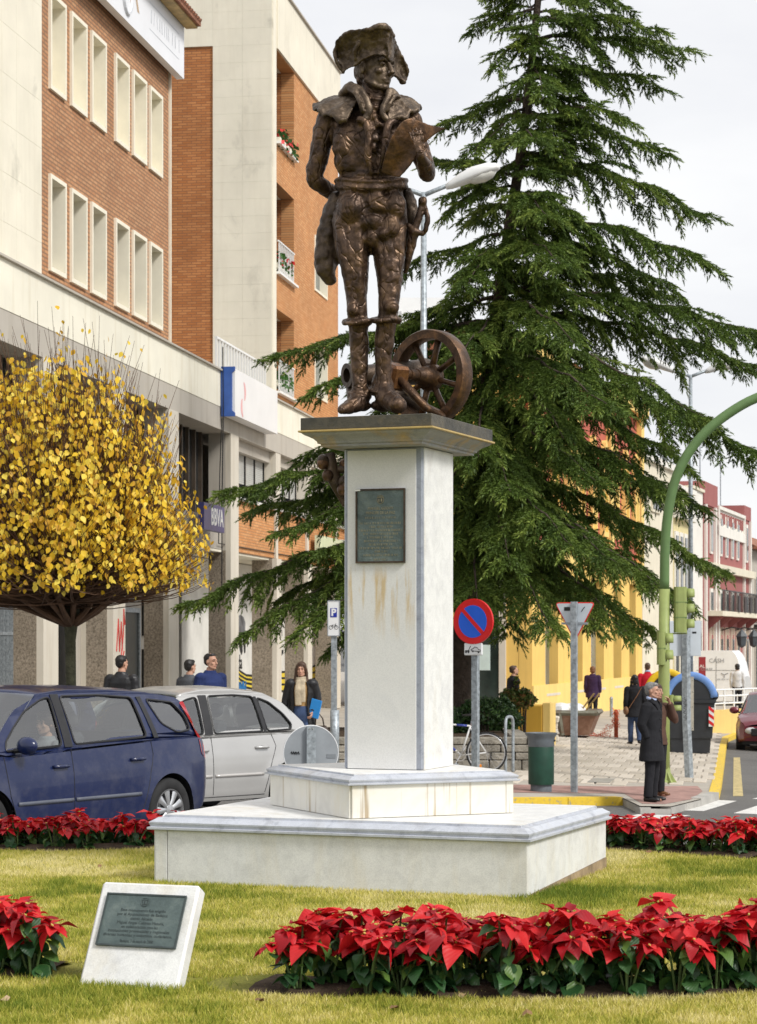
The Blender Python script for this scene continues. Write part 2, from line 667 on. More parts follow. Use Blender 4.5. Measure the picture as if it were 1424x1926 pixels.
M_panel = stained('stone_cladding', (0.82, 0.77, 0.64), (0.58, 0.51, 0.39), 0.25, 1.0, 0.45)
M_brickA = brick_mat('red_brick', (0.50, 0.245, 0.125), (0.62, 0.345, 0.185), (0.29, 0.175, 0.11), 0.25, 0.075, 0.014, var=0.5)
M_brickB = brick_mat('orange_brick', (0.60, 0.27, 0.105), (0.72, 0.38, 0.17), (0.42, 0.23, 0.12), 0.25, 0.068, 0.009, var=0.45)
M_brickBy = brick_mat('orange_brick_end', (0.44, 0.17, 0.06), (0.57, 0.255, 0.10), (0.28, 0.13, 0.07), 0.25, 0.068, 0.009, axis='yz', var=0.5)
M_dark = pm('dark_interior', (0.03, 0.028, 0.026), 0.7, 0.3)
M_glassd = pm('window_glass_dark', (0.035, 0.04, 0.042), 0.06, 0.3, 1.5, 0.0, spec=0.7)
M_glassg = pm('window_glass_grey', (0.16, 0.19, 0.19), 0.08, 0.35, 0.8, 0.0, spec=0.7)
M_white = pm('white_paint', (0.80, 0.80, 0.78), 0.5, 0.05)
M_black = pm('black_metal', (0.018, 0.018, 0.019), 0.45, 0.3)
M_shut = pm('grey_shutter', (0.50, 0.50, 0.47), 0.6, 0.08, 3, 0.1)
M_alu = pm('brown_aluminium', (0.10, 0.075, 0.055), 0.4, 0.2)
M_galv = pm('galvanised_steel', (0.36, 0.40, 0.43), 0.45, 0.3, 18, 0.1, 60, metal=0.35)
M_timber = pm('yellow_timber', (0.48, 0.33, 0.13), 0.6, 0.25, 3, 0.15)
M_tile = pm('roof_tile', (0.30, 0.13, 0.075), 0.85, 0.35, 5, 0.3)
M_leafg = leaf_mat('pot_plant_leaf', (0.035, 0.09, 0.02), (0.06, 0.16, 0.03), (0.12, 0.24, 0.05))
M_red = pm('red_flower', (0.65, 0.03, 0.03), 0.5, 0.2)

def sheet_on_street(name, poly, dz, mat, parent=None, cuts=(), thick=0.0):
    """a flat polygon laid on the gently falling street"""
    bm = bmesh.new()
    bv = [bm.verts.new((p[0], p[1], 0)) for p in poly]
    for t_ in tessellate_polygon([[Vector((p[0], p[1], 0)) for p in poly]]): bm.faces.new([bv[i] for i in t_])
    for x in (-8, 10) + tuple(cuts):
        bmesh.ops.bisect_plane(bm, geom=bm.verts[:] + bm.edges[:] + bm.faces[:], plane_co=(x, 0, 0), plane_no=(1, 0, 0))
    if thick:
        r = bmesh.ops.extrude_face_region(bm, geom=bm.faces[:])
        for e in r['geom']:
            if isinstance(e, bmesh.types.BMVert): e.co.z -= thick
    for v in bm.verts: v.co.z += gz(v.co.x) + dz
    bmesh.ops.recalc_face_normals(bm, faces=bm.faces)
    me = bpy.data.meshes.new(name)
    bm.to_mesh(me); bm.free()
    if not thick:
        for p in me.polygons:
            if p.normal.z < 0: p.flip()
    me.materials.append(mat)
    o = bpy.data.objects.new(name, me)
    return link(o, parent)

tag(sheet_on_street('ground', [(-1500, -200), (1500, -200), (1500, 2500), (-1500, 2500)], -0.02, M_asphalt), kind='structure')
tag(sheet_on_street('road', [(-60, -20), (60, -20), (60, 140), (-60, 140)], 0.0, M_asphalt), kind='structure')

# pavement with kerb stones
KT = 0.115
edge_px = [(1172, 1500), (1204, 1515), (1262, 1516), (1318, 1502), (1352, 1491), (1357, 1470), (1366, 1402), (1370, 1387)]
edge = [(-40.0, 31.7), (ground(960, 1502, KT).x, ground(960, 1502, KT).y)] + [tuple(ground(a, b, KT)[:2]) for a, b in edge_px]
e_end = (edge[-1][0] + 0.30*70 - 4, edge[-1][1] + 70)
edge.append(e_end)
M_pave = pm('pavement_concrete', (0.40, 0.365, 0.315), 0.85, 0.12, 1.2, 0.25)
pav = tag(sheet_on_street('pavement', edge + [(-40, 140)], KT - 0.006, M_pave), kind='structure')
M_kerb = pm('kerb_concrete', (0.40, 0.385, 0.355), 0.85, 0.15, 3, 0.3)
def yellow_paint():
    q = N('kerb_yellow_paint')
    v = q.coord()
    f = q.noise(v, 14, 6, 0.7)
    c = q.ramp(f, [(0.36, (0.33, 0.30, 0.22)), (0.44, (0.70, 0.47, 0.03)), (0.75, (0.78, 0.56, 0.06))])
    q.set(color=c, rough=0.7)
    q.bump(f, 0.3, 0.01)
    return q.mat
M_yel = yellow_paint()
for i in range(len(edge)-1):
    a, b = Vector(edge[i]), Vector(edge[i+1])
    if i == 0: a = Vector((-12.0, lerp(a.y, b.y, 28/(b.x+40) if b.x > -40 else 0)))
    L = (b - a).length
    n = max(1, round(L / 1.0))
    if i == len(edge)-2: n = 34
    for k in range(min(n, 34)):
        p0, p1 = a + (b-a)*((k+0.006)/n), a + (b-a)*((k+0.994)/n)
        dv = (p1-p0).normalized()
        nm = Vector((dv.y, -dv.x))
        low = {2: 0.075, 3: 0.075}.get(i, 0.0)
        s0, s1 = (0.0 if i != 2 else 0.02), low
        m = MB()
        q = [p0 - nm*0.15, p1 - nm*0.15, p1 + nm*0.004, p0 + nm*0.004]
        top = KT + 0.006 - (0.05 if i in (3,) else (0.03 if i in (2, 4) else 0))
        vs = [(p.x, p.y, gz(p.x) - 0.04) for p in q] + [(p.x, p.y, gz(p.x) + top) for p in q]
        m.add(vs, [(3,2,1,0), (4,5,6,7), (0,1,5,4), (1,2,6,5), (2,3,7,6), (3,0,4,7)])
        yel = i == 1 or i >= 6 or (i == 0 and p0.x > -3)
        m.build('kerb_stone', M_yel if yel else M_kerb, pav)

# red tactile band
red_px = [(900, 1474), (1150, 1479), (1312, 1478), (1322, 1488), (1300, 1503), (1250, 1512), (1208, 1511), (1174, 1492), (900, 1490)]
M_redpave = pm('red_paving', (0.36, 0.215, 0.185), 0.85, 0.2, 5, 0.4, 30)
sheet_on_street('tactile_band', [tuple(ground(a, b, KT)[:2]) for a, b in red_px], KT - 0.002, M_redpave, pav)
# light paving slabs laid in long rows; the nearest as pieces of their own
ang = math.atan2(0.988, 0.157)
du, dv = Vector((math.cos(ang), math.sin(ang))), Vector((math.sin(ang), -math.cos(ang)))
M_slab = leaf_mat('paving_slab', (0.44, 0.39, 0.32), (0.52, 0.465, 0.39), (0.60, 0.54, 0.46), rough=0.85, trans=0.0, spec=0.2)
org = Vector((1.6, 34.6))
edge_poly = [Vector(e) for e in edge]
def inside_pave(p):
    r = (p.x / p.y) * F + CX
    lim = interp(p.y, [(33.0, 1318), (34.2, 1350), (36, 1356), (42, 1361), (55, 1366), (90, 1400)])
    return r < lim - 4
cells = []
for i in range(0, 32):
    off = (i % 2) * 0.12
    for j in range(-34, 60):
        c = org + du*(i*1.02) + dv*(j*0.245 + off)
        if not inside_pave(c + dv*0.13): continue
        if c.x/c.y*F + CX < 965: continue
        pg = ground(c.x/c.y*F + CX, 1300)
        py = HY + (CZ - gz(c.x) - KT) * F / c.y
        rb = interp(c.x/c.y*F + CX, [(900, 1472), (1150, 1477), (1312, 1476), (1360, 1484)])
        if py + 3.2 > rb or py < 1372: continue
        cells.append((c.y, c))
cells.sort(key=lambda a: a[0])
m = MB().box(-0.5, 0.5, -0.106, 0.106, -0.03, 0.014, bev=0.006)
slab_me = m.mesh('paving_slab'); fix_normals(slab_me); slab_me.materials.append(M_slab)
tilt = math.atan(0.048)
for k, (yy, c) in enumerate(cells[:300]):
    o = inst(slab_me, 'paving_slab', pav, (c.x, c.y, gz(c.x) + KT - 0.001 + rng.uniform(-0.002, 0.002)), (0, 0, ang))
    o.rotation_euler = (Matrix.Rotation(tilt, 3, 'Y') @ Matrix.Rotation(ang, 3, 'Z')).to_euler()
m = MB()
for yy, c in cells[300:]:
    T = Matrix.Translation((c.x, c.y, gz(c.x) + KT - 0.001)) @ (Matrix.Rotation(tilt, 4, 'Y') @ Matrix.Rotation(ang, 4, 'Z'))
    m.box(-0.5, 0.5, -0.106, 0.106, -0.03, 0.014, M=T)
if m.v: tag(m.build('paving_field', pm('paving_far', (0.52, 0.465, 0.39), 0.85, 0.12, 1.5), pav), kind='stuff')

# painted road markings
M_mark = pm('road_paint', (0.66, 0.65, 0.62), 0.7, 0.15, 8, 0.2)
M_marky = pm('road_paint_yellow', (0.52, 0.42, 0.20), 0.75, 0.3, 10, 0.2)
def marking(name, pts, mat):
    o = sheet_on_street(name, [tuple(ground(a, b)[:2]) for a, b in pts], 0.004, mat)
    return tag(o, kind='structure')
marking('crossing_stripe', [(1262, 1524), (1324, 1526), (1386, 1507), (1348, 1505)], M_mark)
marking('crossing_stripe', [(1380, 1530), (1452, 1533), (1500, 1513), (1440, 1511)], M_mark)
marking('crossing_stripe', [(1130, 1545), (1262, 1540), (1300, 1534), (1200, 1532)], M_mark)
marking('crossing_stripe', [(1415, 1503), (1470, 1505), (1500, 1496), (1450, 1495)], M_mark)
marking('parking_line', [(1379, 1498), (1398, 1498), (1392, 1425), (1380, 1425)], M_marky)

# lawn of the roundabout: a low mound
LZ = 0.82
def lawn_z(x, y):
    r = math.hypot(x/15.0, (y - 5.0)/14.4)
    t = max(0.0, min(1.0, (r - 0.87)/0.13))
    return lerp(LZ, gz(x) + 0.18, t*t*(3-2*t))
vs, fs = [], []
na, nb = 96, 26
for i in range(nb):
    r = [0, .3, .5, .6, .7, .75, .8, .84, .86, .87, .88, .89, .9, .91, .92, .93, .94, .95, .96, .965, .97, .975, .98, .985, .99, 1.0][i]
    for j in range(na):
        a = 2*math.pi*j/na
        x, y = 15.0*r*math.cos(a), 5.0 + 14.4*r*math.sin(a)
        vs.append((x, y, lawn_z(x, y)))
for i in range(nb-1):
    for j in range(na):
        fs.append((i*na+j, (i+1)*na+j, (i+1)*na+(j+1) % na, i*na+(j+1) % na))
tag(raw('lawn', vs, fs, M_turf, smooth=True), kind='structure')
m = MB()
ring = []
for j in range(na):
    a = 2*math.pi*j/na
    c, s = math.cos(a), math.sin(a)
    sec = []
    for d, z in ((0.0, -0.1), (0.0, 0.19), (0.03, 0.2), (0.27, 0.18), (0.3, 0.15), (0.3, -0.1)):
        x, y = (15.0+d)*c, 5.0 + (14.4+d)*s
        sec.append((x, y, gz(x)+z))
    ring.append(sec)
m.loft(ring, closed=True)
tag(m.build('kerb_ring', M_kerb), kind='structure')

# ================================================================ buildings along the left side
class Fr:
    """a street front: O = start, dir at ang; local x along, y inwards, z up"""
    def __init__(s, O, d):
        s.O, s.d = Vector(O), Vector(d).normalized()
        s.n = Vector((-s.d.y, s.d.x))
        s.rz = math.atan2(s.d.y, s.d.x)
    def t(s, px, D=0.0):
        r = (px - CX)/F
        A = s.O + s.n*D
        return (r*A.y - A.x)/(s.d.x - r*s.d.y)
    def hit(s, px, py, D=0.0):
        t = s.t(px, D)
        Z = s.O.y + s.n.y*D + s.d.y*t
        return t, CZ - (py - HY)/F*Z
    def z(s, px, py, D=0.0): return s.hit(px, py, D)[1]

LF = Fr((-6.1, 36.2), (0.157, 0.988))
T = LF.t
g0 = 0.2 + 0.04*6
def b_thing(name, label, fr=LF, group=None):
    return thing(name, label, 'building', (fr.O.x, fr.O.y, 0), fr.rz, group)

def wall_with_openings(t0, t1, z0, z1, y0, y1, ops):
    """wall slab t0..t1 x z0..z1, openings (ta, tb, za, zb); returns MB"""
    m = MB()
    ts = sorted({t0, t1} | {o[0] for o in ops} | {o[1] for o in ops})
    zs = sorted({z0, z1} | {o[2] for o in ops} | {o[3] for o in ops})
    solid = lambda a, b, c, d: not any(o[0]-1e-6 <= a and b <= o[1]+1e-6 and o[2]-1e-6 <= c and d <= o[3]+1e-6 for o in ops)
    for a, b in zip(ts, ts[1:]):
        run = None
        for c, d in list(zip(zs, zs[1:])) + [(None, None)]:
            ok = c is not None and solid(a, b, c, d)
            if ok:
                run = (run[0], d) if run else (c, d)
            elif run:
                m.box(a, b, y0, y1, run[0], run[1]); run = None
    return m

# ---- brick office block
A = b_thing('brick_office_block', 'red brick office block with two rows of narrow deep windows above concrete arcade')
tl, tr = T(68), T(317)
wins = [(93, 118.5), (133, 158), (171, 194.5), (216, 238), (249, 271), (281, 301)]
WT = [(T(a), T(b)) for a, b in wins]
rows = [(8.88, 10.42), (12.03, 13.58), (15.75, 17.3)]
ops = [(a, b, z0, z1) for z0, z1 in rows for a, b in WT]
w = wall_with_openings(tl, tr, 8.48, 21.0, 0.0, 0.6, ops).build('brick_wall', M_brickA, A)
MB().box(tr-0.3, tr, 0.62, 9.0, 8.48, 21.0).box(tl, tr-0.32, 0.62, 0.7, 8.48, 21).build('rear_wall', M_dark, A)
MB().box(tr, tr+0.06, -0.05, 0.12, 8.48, 21.0).build('corner_trim', M_creamw, A)
for ri, (z0, z1) in enumerate(rows):
    for a, b in WT:
        m = MB()
        e = 0.07
        m.box(a-e, a+0.003, -0.05, 0.52, z0-e, z1+e).box(b-0.003, b+e, -0.05, 0.52, z0-e, z1+e)
        m.box(a+0.003, b-0.003, -0.05, 0.52, z0-e, z0+0.003).box(a+0.003, b-0.003, -0.05, 0.52, z1-0.003, z1+e)
        wf = m.build('window', M_creamw, A)
        if ri == 1:
            MB().box(a+0.004, b-0.004, 0.46, 0.5, z0+0.004, z1-0.004).build('blind', M_creamw, wf)
        else:
            MB().box(a+0.004, b-0.004, 0.40, 0.43, z0+0.004, z1-0.004).build('pane', M_glassd, wf)
            MB().box(a+0.004, a+0.05, 0.34, 0.398, z0+0.004, z1-0.004).box(a+0.1, a+0.13, 0.34, 0.398, z0+0.004, z1-0.004).build('sash', M_white, wf)
            zc = lerp(z0, z1, 0.42)
            MB().tube([(a+0.12, 0.34, zc), (a+0.12, 0.22, zc), (a+0.2, 0.2, zc+0.01)], 0.012, 6).build('handle', M_galv, wf)
# pale stone-clad bay beside the brick
ph = 0.80
cols_t = [T(-70), T(-30), T(20), T(68)-0.004]
MB().box(T(-200), tl-0.01, 0.05, 0.5, 8.35, 21).build('bay_core', M_lightconc, A)
for ci in range(len(cols_t)-1):
    zz = 8.36
    while zz < 20.8:
        MB().box(cols_t[ci]+0.002, cols_t[ci+1]-0.002, -0.10, 0.052, zz+0.002, zz+ph-0.002).build('cladding_panel', M_panel, A)
        zz += ph
# banner under the eave
bz0, bz1 = 14.22, 15.32
ban = MB().box(T(-60), T(322), -0.28, -0.12, bz0, bz1).build('banner', pm('banner_white', (0.80, 0.81, 0.84), 0.5, 0.03, 1, 0.02), A)
M_ban = pm('banner_grey_print', (0.68, 0.70, 0.74), 0.6, 0.05)
M_banb = pm('banner_brown_print', (0.50, 0.36, 0.24), 0.6, 0.05)
def on_front(t, z, y=-0.283): return frame((t, y, z), (1, 0, 0), (0, 0, 1))
text('R', 1.25, M_banb, ban, on_front(T(226), 14.98), depth=0.001)
text('E', 1.25, M_banb, ban, on_front(T(190), 14.98), depth=0.001)
m = MB()
cx_ = T(212)
m.tube([(cx_ + 0.36*math.cos(a), -0.284, 14.95 + 0.58*math.sin(a)) for a in np.linspace(0, 2*math.pi, 28)[:-1]], (0.05), 6, closed=True)
m.build('emblem', M_ban, ban)
strokes(T(312)-T(258), 0.26, M_ban, ban, on_front((T(256)+T(312))/2, 14.80), 5, 0.002)
MB().box(T(256), T(312), -0.285, -0.281, 15.05, 15.065).box(T(256), T(312), -0.285, -0.281, 14.52, 14.535).build('rule_line', M_ban, ban)
# tiled eave above the banner
ev = MB()
ev.prism([(0.0, 15.75), (-0.62, 15.42), (-0.62, 15.34), (0.0, 15.34)], 'x', T(-60), T(322)+0.1).build('eave', M_tile, A)
MB().box(T(-60), T(322)+0.09, -0.55, -0.3, 15.30, 15.338).build('eave_lining', M_timber, A)
tt = T(150)
tile_m = MB().tube([(0, -0.64, 15.42), (0, -0.02, 15.77)], 0.06, 6).mesh('roof_tile'); fix_normals(tile_m); tile_m.materials.append(M_tile)
while tt < T(322):
    inst(tile_m, 'roof_tile', A, (tt, 0, 0)); tt += 0.19

def podium(par, t0, t1, bays, style):
    """two-storey concrete base: cream fascia, grey beam, first-floor windows, arcade columns"""
    MB().box(t0, t1-0.003, -0.30, 0.5, 7.66, 8.46).build('fascia', M_cream, par)
    MB().box(t0, t1-0.003, -0.36, 0.5, 8.463, 8.50).build('coping', M_conc, par)
    MB().box(t0, t1-0.003, -0.29, 0.45, 7.15, 7.657).build('beam', M_conc, par)
    MB().box(t0, t1-0.003, 0.46, 8.0, 8.0, 8.45).build('terrace', M_conc, par)
    MB().box(t0, t1-0.003, 3.0, 3.3, gz(-8)-0.1, 7.9).build('back_wall', M_conc, par)
    MB().box(t0, t1-0.003, -0.1, 3.0, 4.42, 4.47).build('arcade_ceiling', M_creamw, par)

def column(par, te, wid=0.85, dep=0.22, top=7.15):
    c = MB().box(te-wid, te-0.02, -0.18, dep, gz(-8)-0.2, min(top, 4.46)).build('column', M_granite, par)
    MB().box(te-wid+0.01, te+0.0, -0.30, -0.181, gz(-8)-0.2, top).build('column_face', M_lightconc, c)
    if top > 5: MB().box(te-wid, te-0.02, -0.18, dep, 4.463, top).build('column_upper', M_conc, par)
    return c

podium(A, T(-200), T(426), None, 'A')
edgesA = [-40, 78, 207, 310, 425.5]
for x in edgesA: column(A, T(x))
# first-floor openings of the office block: deep, dark, with slim mullions and a low parapet
for xa, xb in zip(edgesA, edgesA[1:]):
    a, b = T(xa)+0.02, T(xb)-0.87
    MB().box(a, b, -0.1, 0.15, 4.48, 5.2).build('parapet', M_conc, A)
    win = MB().box(a, b, 0.35, 0.4, 5.0, 7.14).build('window', M_glassd, A)
    k = a
    while k < b-0.2:
        MB().box(k, k+0.05, 0.26, 0.348, 5.0, 7.14).build('mullion', M_alu, win); k += 0.62
lv = MB()
for z in np.arange(5.9, 7.1, 0.11): lv.box(T(232)+0.1, T(300)-1.6, 0.14, 0.25, z, z+0.05)
lv.build('louvre', M_alu, A)
# shop fronts below
def shop(par, t0, t1, z1, mat, D=1.15, name='shopfront'):
    return MB().box(t0, t1, D, D+0.12, gz(-8)-0.1, z1).build(name, mat, par)
a, b = T(78)+0.02, T(207)-0.87
s = shop(A, a, b, 4.41, M_timber)
MB().box(a+0.6, b-0.2, 1.10, 1.148, 1.6, 3.2).build('pane', M_dark, s)
g = MB()
for k in np.arange(a+0.62, b-0.2, 0.075): g.box(k, k+0.025, 1.05, 1.08, 1.6, 3.2)
g.box(a+0.6, b-0.2, 1.04, 1.049, 2.5, 2.56).build('grille', M_galv, s)
a, b = T(207)+0.02, T(310)-0.87
s = shop(A, a, b, 4.41, M_conc)
MB().box(a+0.3, a+1.2, 1.10, 1.148, 0.3, 3.6).build('door', M_dark, s)
MB().box(a+1.9, a+2.3, 0.9, 1.148, 0.3, 4.4).build('pier', M_lightconc, s)
a, b = T(310)+0.02, T(425)-0.87
s = shop(A, a, b, 4.41, M_conc)
d = MB().box(a+0.3, a+1.9, 1.10, 1.148, 0.3, 3.0).build('door', pm('dark_green_door', (0.035, 0.04, 0.036), 0.4, 0.2), s)
MB().box(a+0.2, a+0.3, 1.06, 1.149, 0.3, 3.1).box(a+1.9, a+2.0, 1.06, 1.149, 0.3, 3.1).box(a+0.3, a+1.9, 1.06, 1.149, 3.0, 3.1).build('door_frame', M_galv, d)
MB().box(a+2.4, b-0.3, 1.10, 1.148, 0.3, 2.2).box(a+2.4, b-0.3, 1.10, 1.148, 2.5, 4.0).build('pane', M_dark, s)
# red scrawl on the column
gm = pm('red_spray', (0.50, 0.06, 0.05), 0.6, 0.1)
t0_ = T(207)-0.02
pts = [(-0.62, 2.1), (-0.5, 2.7), (-0.42, 2.1), (-0.3, 2.65), (-0.22, 2.15), (-0.3, 2.0), (-0.15, 2.4), (-0.12, 2.9), (-0.05, 2.6)]
MB().tube([(t0_+x, -0.305, z+0.1) for x, z in pts], 0.018, 5).tube([(t0_-0.6, -0.305, 1.95), (t0_-0.35, -0.305, 1.85), (t0_-0.1, -0.305, 2.2)], 0.016, 5).build('graffiti', gm, A)
# bank sign
sg = thing('bank_sign', 'navy blue projecting bank sign with white letters on arcade column', 'sign', (LF.O.x, LF.O.y, 0), LF.rz)
s0, s1 = T(390, -0.46), T(422, -0.46)
za, zb = LF.z(410, 1002, -0.36), LF.z(410, 953, -0.36)
MB().box(s0-0.3, s1, -0.46, -0.33, za, zb).build('panel', pm('navy_sign', (0.065, 0.062, 0.21), 0.4, 0.1, 2, 0.0), sg)
text('BBVA', 0.52, M_white, sg, frame(((s0+s1)/2+0.12, -0.463, (za+zb)/2), (1, 0, 0), (0, 0, 1)), depth=0.002, sx=0.95, bold=0.012)

# ---- tower with loggias on the second podium
B = b_thing('apartment_tower', 'tall apartment block of orange brick and pale stone with loggias full of flowers')
t0, t1 = T(512), T(636)
tA, tZ = T(426), T(690)
podium(B, tA, tZ, None, 'B')
edgesB = [508, 567, 622, 676]
prev = T(425.5)
for x in edgesB:
    e = T(x)
    column(B, e, 0.62, 0.34, 4.46)
    MB().box(e-0.62, e-0.01, -0.28, 0.3, 5.78, 7.145).build('pilaster', M_lightconc, B)
    a, b = prev+0.02, e-0.63
    par_ = MB().box(a, e-0.0, -0.14, 0.1, 4.48, 5.70).build('brick_parapet', M_brickB, B)
    MB().box(a, e-0.0, -0.24, 0.12, 5.703, 5.775).build('parapet_coping', M_white, par_)
    MB().box(e-0.2, e+0.06, -0.20, -0.143, 4.48, 5.70).build('parapet_rib', M_lightconc, par_)
    MB().box(a, b, -0.12, 0.12, 6.88, 7.145).build('shutter_box', M_conc, B)
    wn_ = MB().box(a, b, 0.10, 0.16, 5.78, 6.87).build('window', M_glassd, B)
    nsh = 4
    for k in range(nsh):
        u0, u1 = lerp(a, b, k/nsh)+0.03, lerp(a, b, (k+1)/nsh)-0.03
        m = MB()
        zc = 6.18
        while zc < 6.86:
            m.box(u0, u1, 0.055, 0.09, zc, min(zc+0.043, 6.868)); zc += 0.05
        m.build('roller_shutter', M_shut, wn_)
        MB().box(u1+0.005, u1+0.055, 0.02, 0.098, 5.78, 6.87).build('mullion', M_black, wn_)
    prev = e
# mural on the arcade's back wall
mur = MB().box(tA+0.1, tZ-0.1, 1.1, 1.25, gz(-8)-0.1, 4.40).build('arcade_wall', pm('white_wall', (0.66, 0.645, 0.60), 0.8, 0.1, 1.5), B)
M_my = pm('yellow_spray', (0.76, 0.58, 0.06), 0.6, 0.18, 6)
M_mk = pm('black_spray', (0.02, 0.02, 0.02), 0.6, 0.3)
M_mb = pm('blue_spray', (0.02, 0.18, 0.45), 0.6, 0.1)
M_mg = pm('grey_spray', (0.16, 0.16, 0.165), 0.7, 0.5, 3)
def mural_band(pts_px, name, mat, y):
    lo = [LF.hit(a, b, 1.1) for a, b, c in pts_px]
    hi = [LF.hit(a, c, 1.1) for a, b, c in pts_px]
    MB().sheet([[(t, y, z) for t, z in lo], [(t, y, z) for t, z in hi]]).build(name, mat, mur)
def mural_line(pts_px, name, mat, y=1.091, r=0.03):
    MB().tube([(t, y, z) for t, z in (LF.hit(a, b, 1.1) for a, b in pts_px)], [(r, 0.004)]*len(pts_px), 4, flat=(0, 1, 0)).build(name, mat, mur)
arc = [(418, 1262, 1237), (430, 1266, 1240), (440, 1276, 1250), (452, 1287, 1263), (463, 1293, 1270), (485, 1298, 1272), (508, 1299, 1264), (532, 1300, 1264), (548, 1300, 1263), (565, 1293, 1262), (590, 1290, 1253), (612, 1282, 1246)]
mural_band(arc, 'mural_yellow_band', M_my, 1.096)
for off in (0.0, 0.35, 0.68, 1.0):
    mural_line([(a, lerp(b, c, off)) for a, b, c in arc], 'mural_outline', M_mk)
for i_, (x0_, y0_, x1_, y1_, w_, mm) in enumerate([(438, 1195, 437, 1230, 0.13, M_mk), (448, 1190, 455, 1228, 0.16, M_mk), (459, 1185, 460, 1228, 0.12, M_mk), (508, 1205, 530, 1190, 0.16, M_mg), (508, 1222, 512, 1205, 0.10, M_mk),
     (518, 1240, 532, 1225, 0.09, M_mk), (575, 1198, 588, 1200, 0.2, M_mg), (580, 1212, 582, 1222, 0.1, M_mk), (581, 1230, 582, 1236, 0.09, M_mk), (445, 1170, 460, 1180, 0.25, M_mg)]):
    (ta, za_), (tb, zb_) = LF.hit(x0_, y0_, 1.1), LF.hit(x1_, y1_, 1.1)
    MB().tube([(lerp(ta, tb, k/4), 1.090-0.001*i_, lerp(za_, zb_, k/4)) for k in range(5)], [(w_*s_, 0.004) for s_ in (0.5, 0.9, 1.0, 0.95, 0.55)], 6, flat=(0, 1, 0)).build('mural_shape', mm, mur)
tt_, zz_ = LF.hit(451, 1246, 1.1)
text('da', 0.55, M_mk, mur, frame((tt_, 1.088, zz_), (1, 0, 0), (0, 0, 1)), depth=0.002)
tt_, zz_ = LF.hit(452, 1297, 1.1)
text('OWN', 0.5, M_mb, mur, frame((tt_, 1.084, zz_), (1, 0, 0), (0, 0, 1)), depth=0.002, bold=0.02)
# shop sign further along the arcade
sgn = MB().box(T(574), T(618), -0.42, -0.27, LF.z(600, 1045, -0.3), LF.z(600, 1008, -0.3)).build('shop_fascia_sign', pm('pale_green_sign', (0.62, 0.68, 0.48), 0.5, 0.05), B)
MB().box(T(618)+0.02, T(634), -0.42, -0.27, LF.z(625, 1050, -0.3), LF.z(625, 1012, -0.3)).build('sign_end', M_white, sgn)
# banner box with swoosh
box = thing('sign_box', 'white sign box with blue end and faded red crescents on cream fascia', 'sign', (LF.O.x, LF.O.y, 0), LF.rz)
bx0, bx1 = T(442, -0.62), T(522, -0.62)
MB().box(bx0, bx1, -0.62, -0.32, 7.47, 8.52).build('face_panel', pm('sign_white', (0.82, 0.81, 0.80), 0.5, 0.03, 1, 0.02), box)
bl = MB()
bl.prism([(-0.63, 7.44), (-0.31, 7.44), (-0.31, 8.56), (-0.63, 8.56), (-0.63, 8.48), (-0.56, 8.42), (-0.56, 7.58), (-0.63, 7.52)], 'x', bx0-0.06, bx0-0.003).build('blue_end', pm('blue_plastic', (0.045, 0.12, 0.42), 0.4, 0.12), box)
M_sw = pm('faded_red_print', (0.80, 0.42, 0.42), 0.6, 0.08)
tc_, zc_ = LF.hit(458, 752, -0.62)
for s_, dx, dz_ in ((1, 0.05, 0.17), (-1, -0.08, -0.17)):
    aa = np.linspace(-0.75, 1.05, 10) if s_ > 0 else np.linspace(math.pi-0.75, math.pi+1.05, 10)
    MB().tube([(tc_+dx+0.36*math.cos(a)*0.9 - s_*0.2, -0.623, zc_+dz_+0.26*math.sin(a)) for a in aa], [(w_, 0.003) for w_ in (0.015, .05, .07, .08, .085, .085, .08, .065, .045, .012)], 6, flat=(0, 1, 0)).build('crescent', M_sw, box)
MB().tube([(bx0-0.1, -0.36, 9.0), (bx0-0.09, -0.37, 7.4), (bx0-0.05, -0.33, 5.4), (bx0-0.06, -0.33, 3.4)], 0.014, 5).tube([(bx0-0.02, -0.32, 7.4), (bx0+0.3, -0.2, 6.2), (bx0+0.35, -0.16, 4.6), (T(622), -0.16, 4.62)], 0.012, 5).build('cable', M_black, box)
# terrace railing
rl = MB()
k = T(404)
while k < T(500):
    MB().box(k, k+0.045, -0.05, 0.0, 8.503, 9.30).build('railing_bar', M_white, B); k += 0.30
MB().box(T(404), T(500), -0.06, 0.01, 9.303, 9.35).build('railing_top', M_white, B)
# front end of the tower
WF = 7.5
tw = 0.0
p_w = (512-398)/F*(LF.O.y + LF.d.y*t0)
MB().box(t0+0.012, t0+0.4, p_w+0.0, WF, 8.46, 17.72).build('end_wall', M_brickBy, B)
MB().box(t0+0.02, t0+0.45, -0.02, p_w-0.003, 8.46, 19.4).box(t0+0.02, t0+0.45, p_w, WF, 17.723, 19.4).build('end_pier', M_panel, B)
# stone facing panels on the pier and top band
hp = p_w/2
for ci in range(2):
    z = 8.47; 
    while z < 19.3:
        MB().box(t0-0.03, t0+0.018, ci*hp+0.0015, (ci+1)*hp-0.0015, z+0.0012, min(z+0.44, 19.4)-0.0012).build('cladding_panel', M_panel, B); z += 0.44
for ci in range(6):
    z = 17.725
    while z < 19.3:
        y0_ = p_w + ci*0.9
        MB().box(t0-0.03, t0+0.018, y0_+0.0015, y0_+0.9-0.0015, z+0.0012, min(z+0.44, 19.4)-0.0012).build('cladding_panel', M_panel, B); z += 0.44
MB().box(t0+0.46, t1, 0.6, WF, 8.46, 19.0).build('core', M_dark, B)
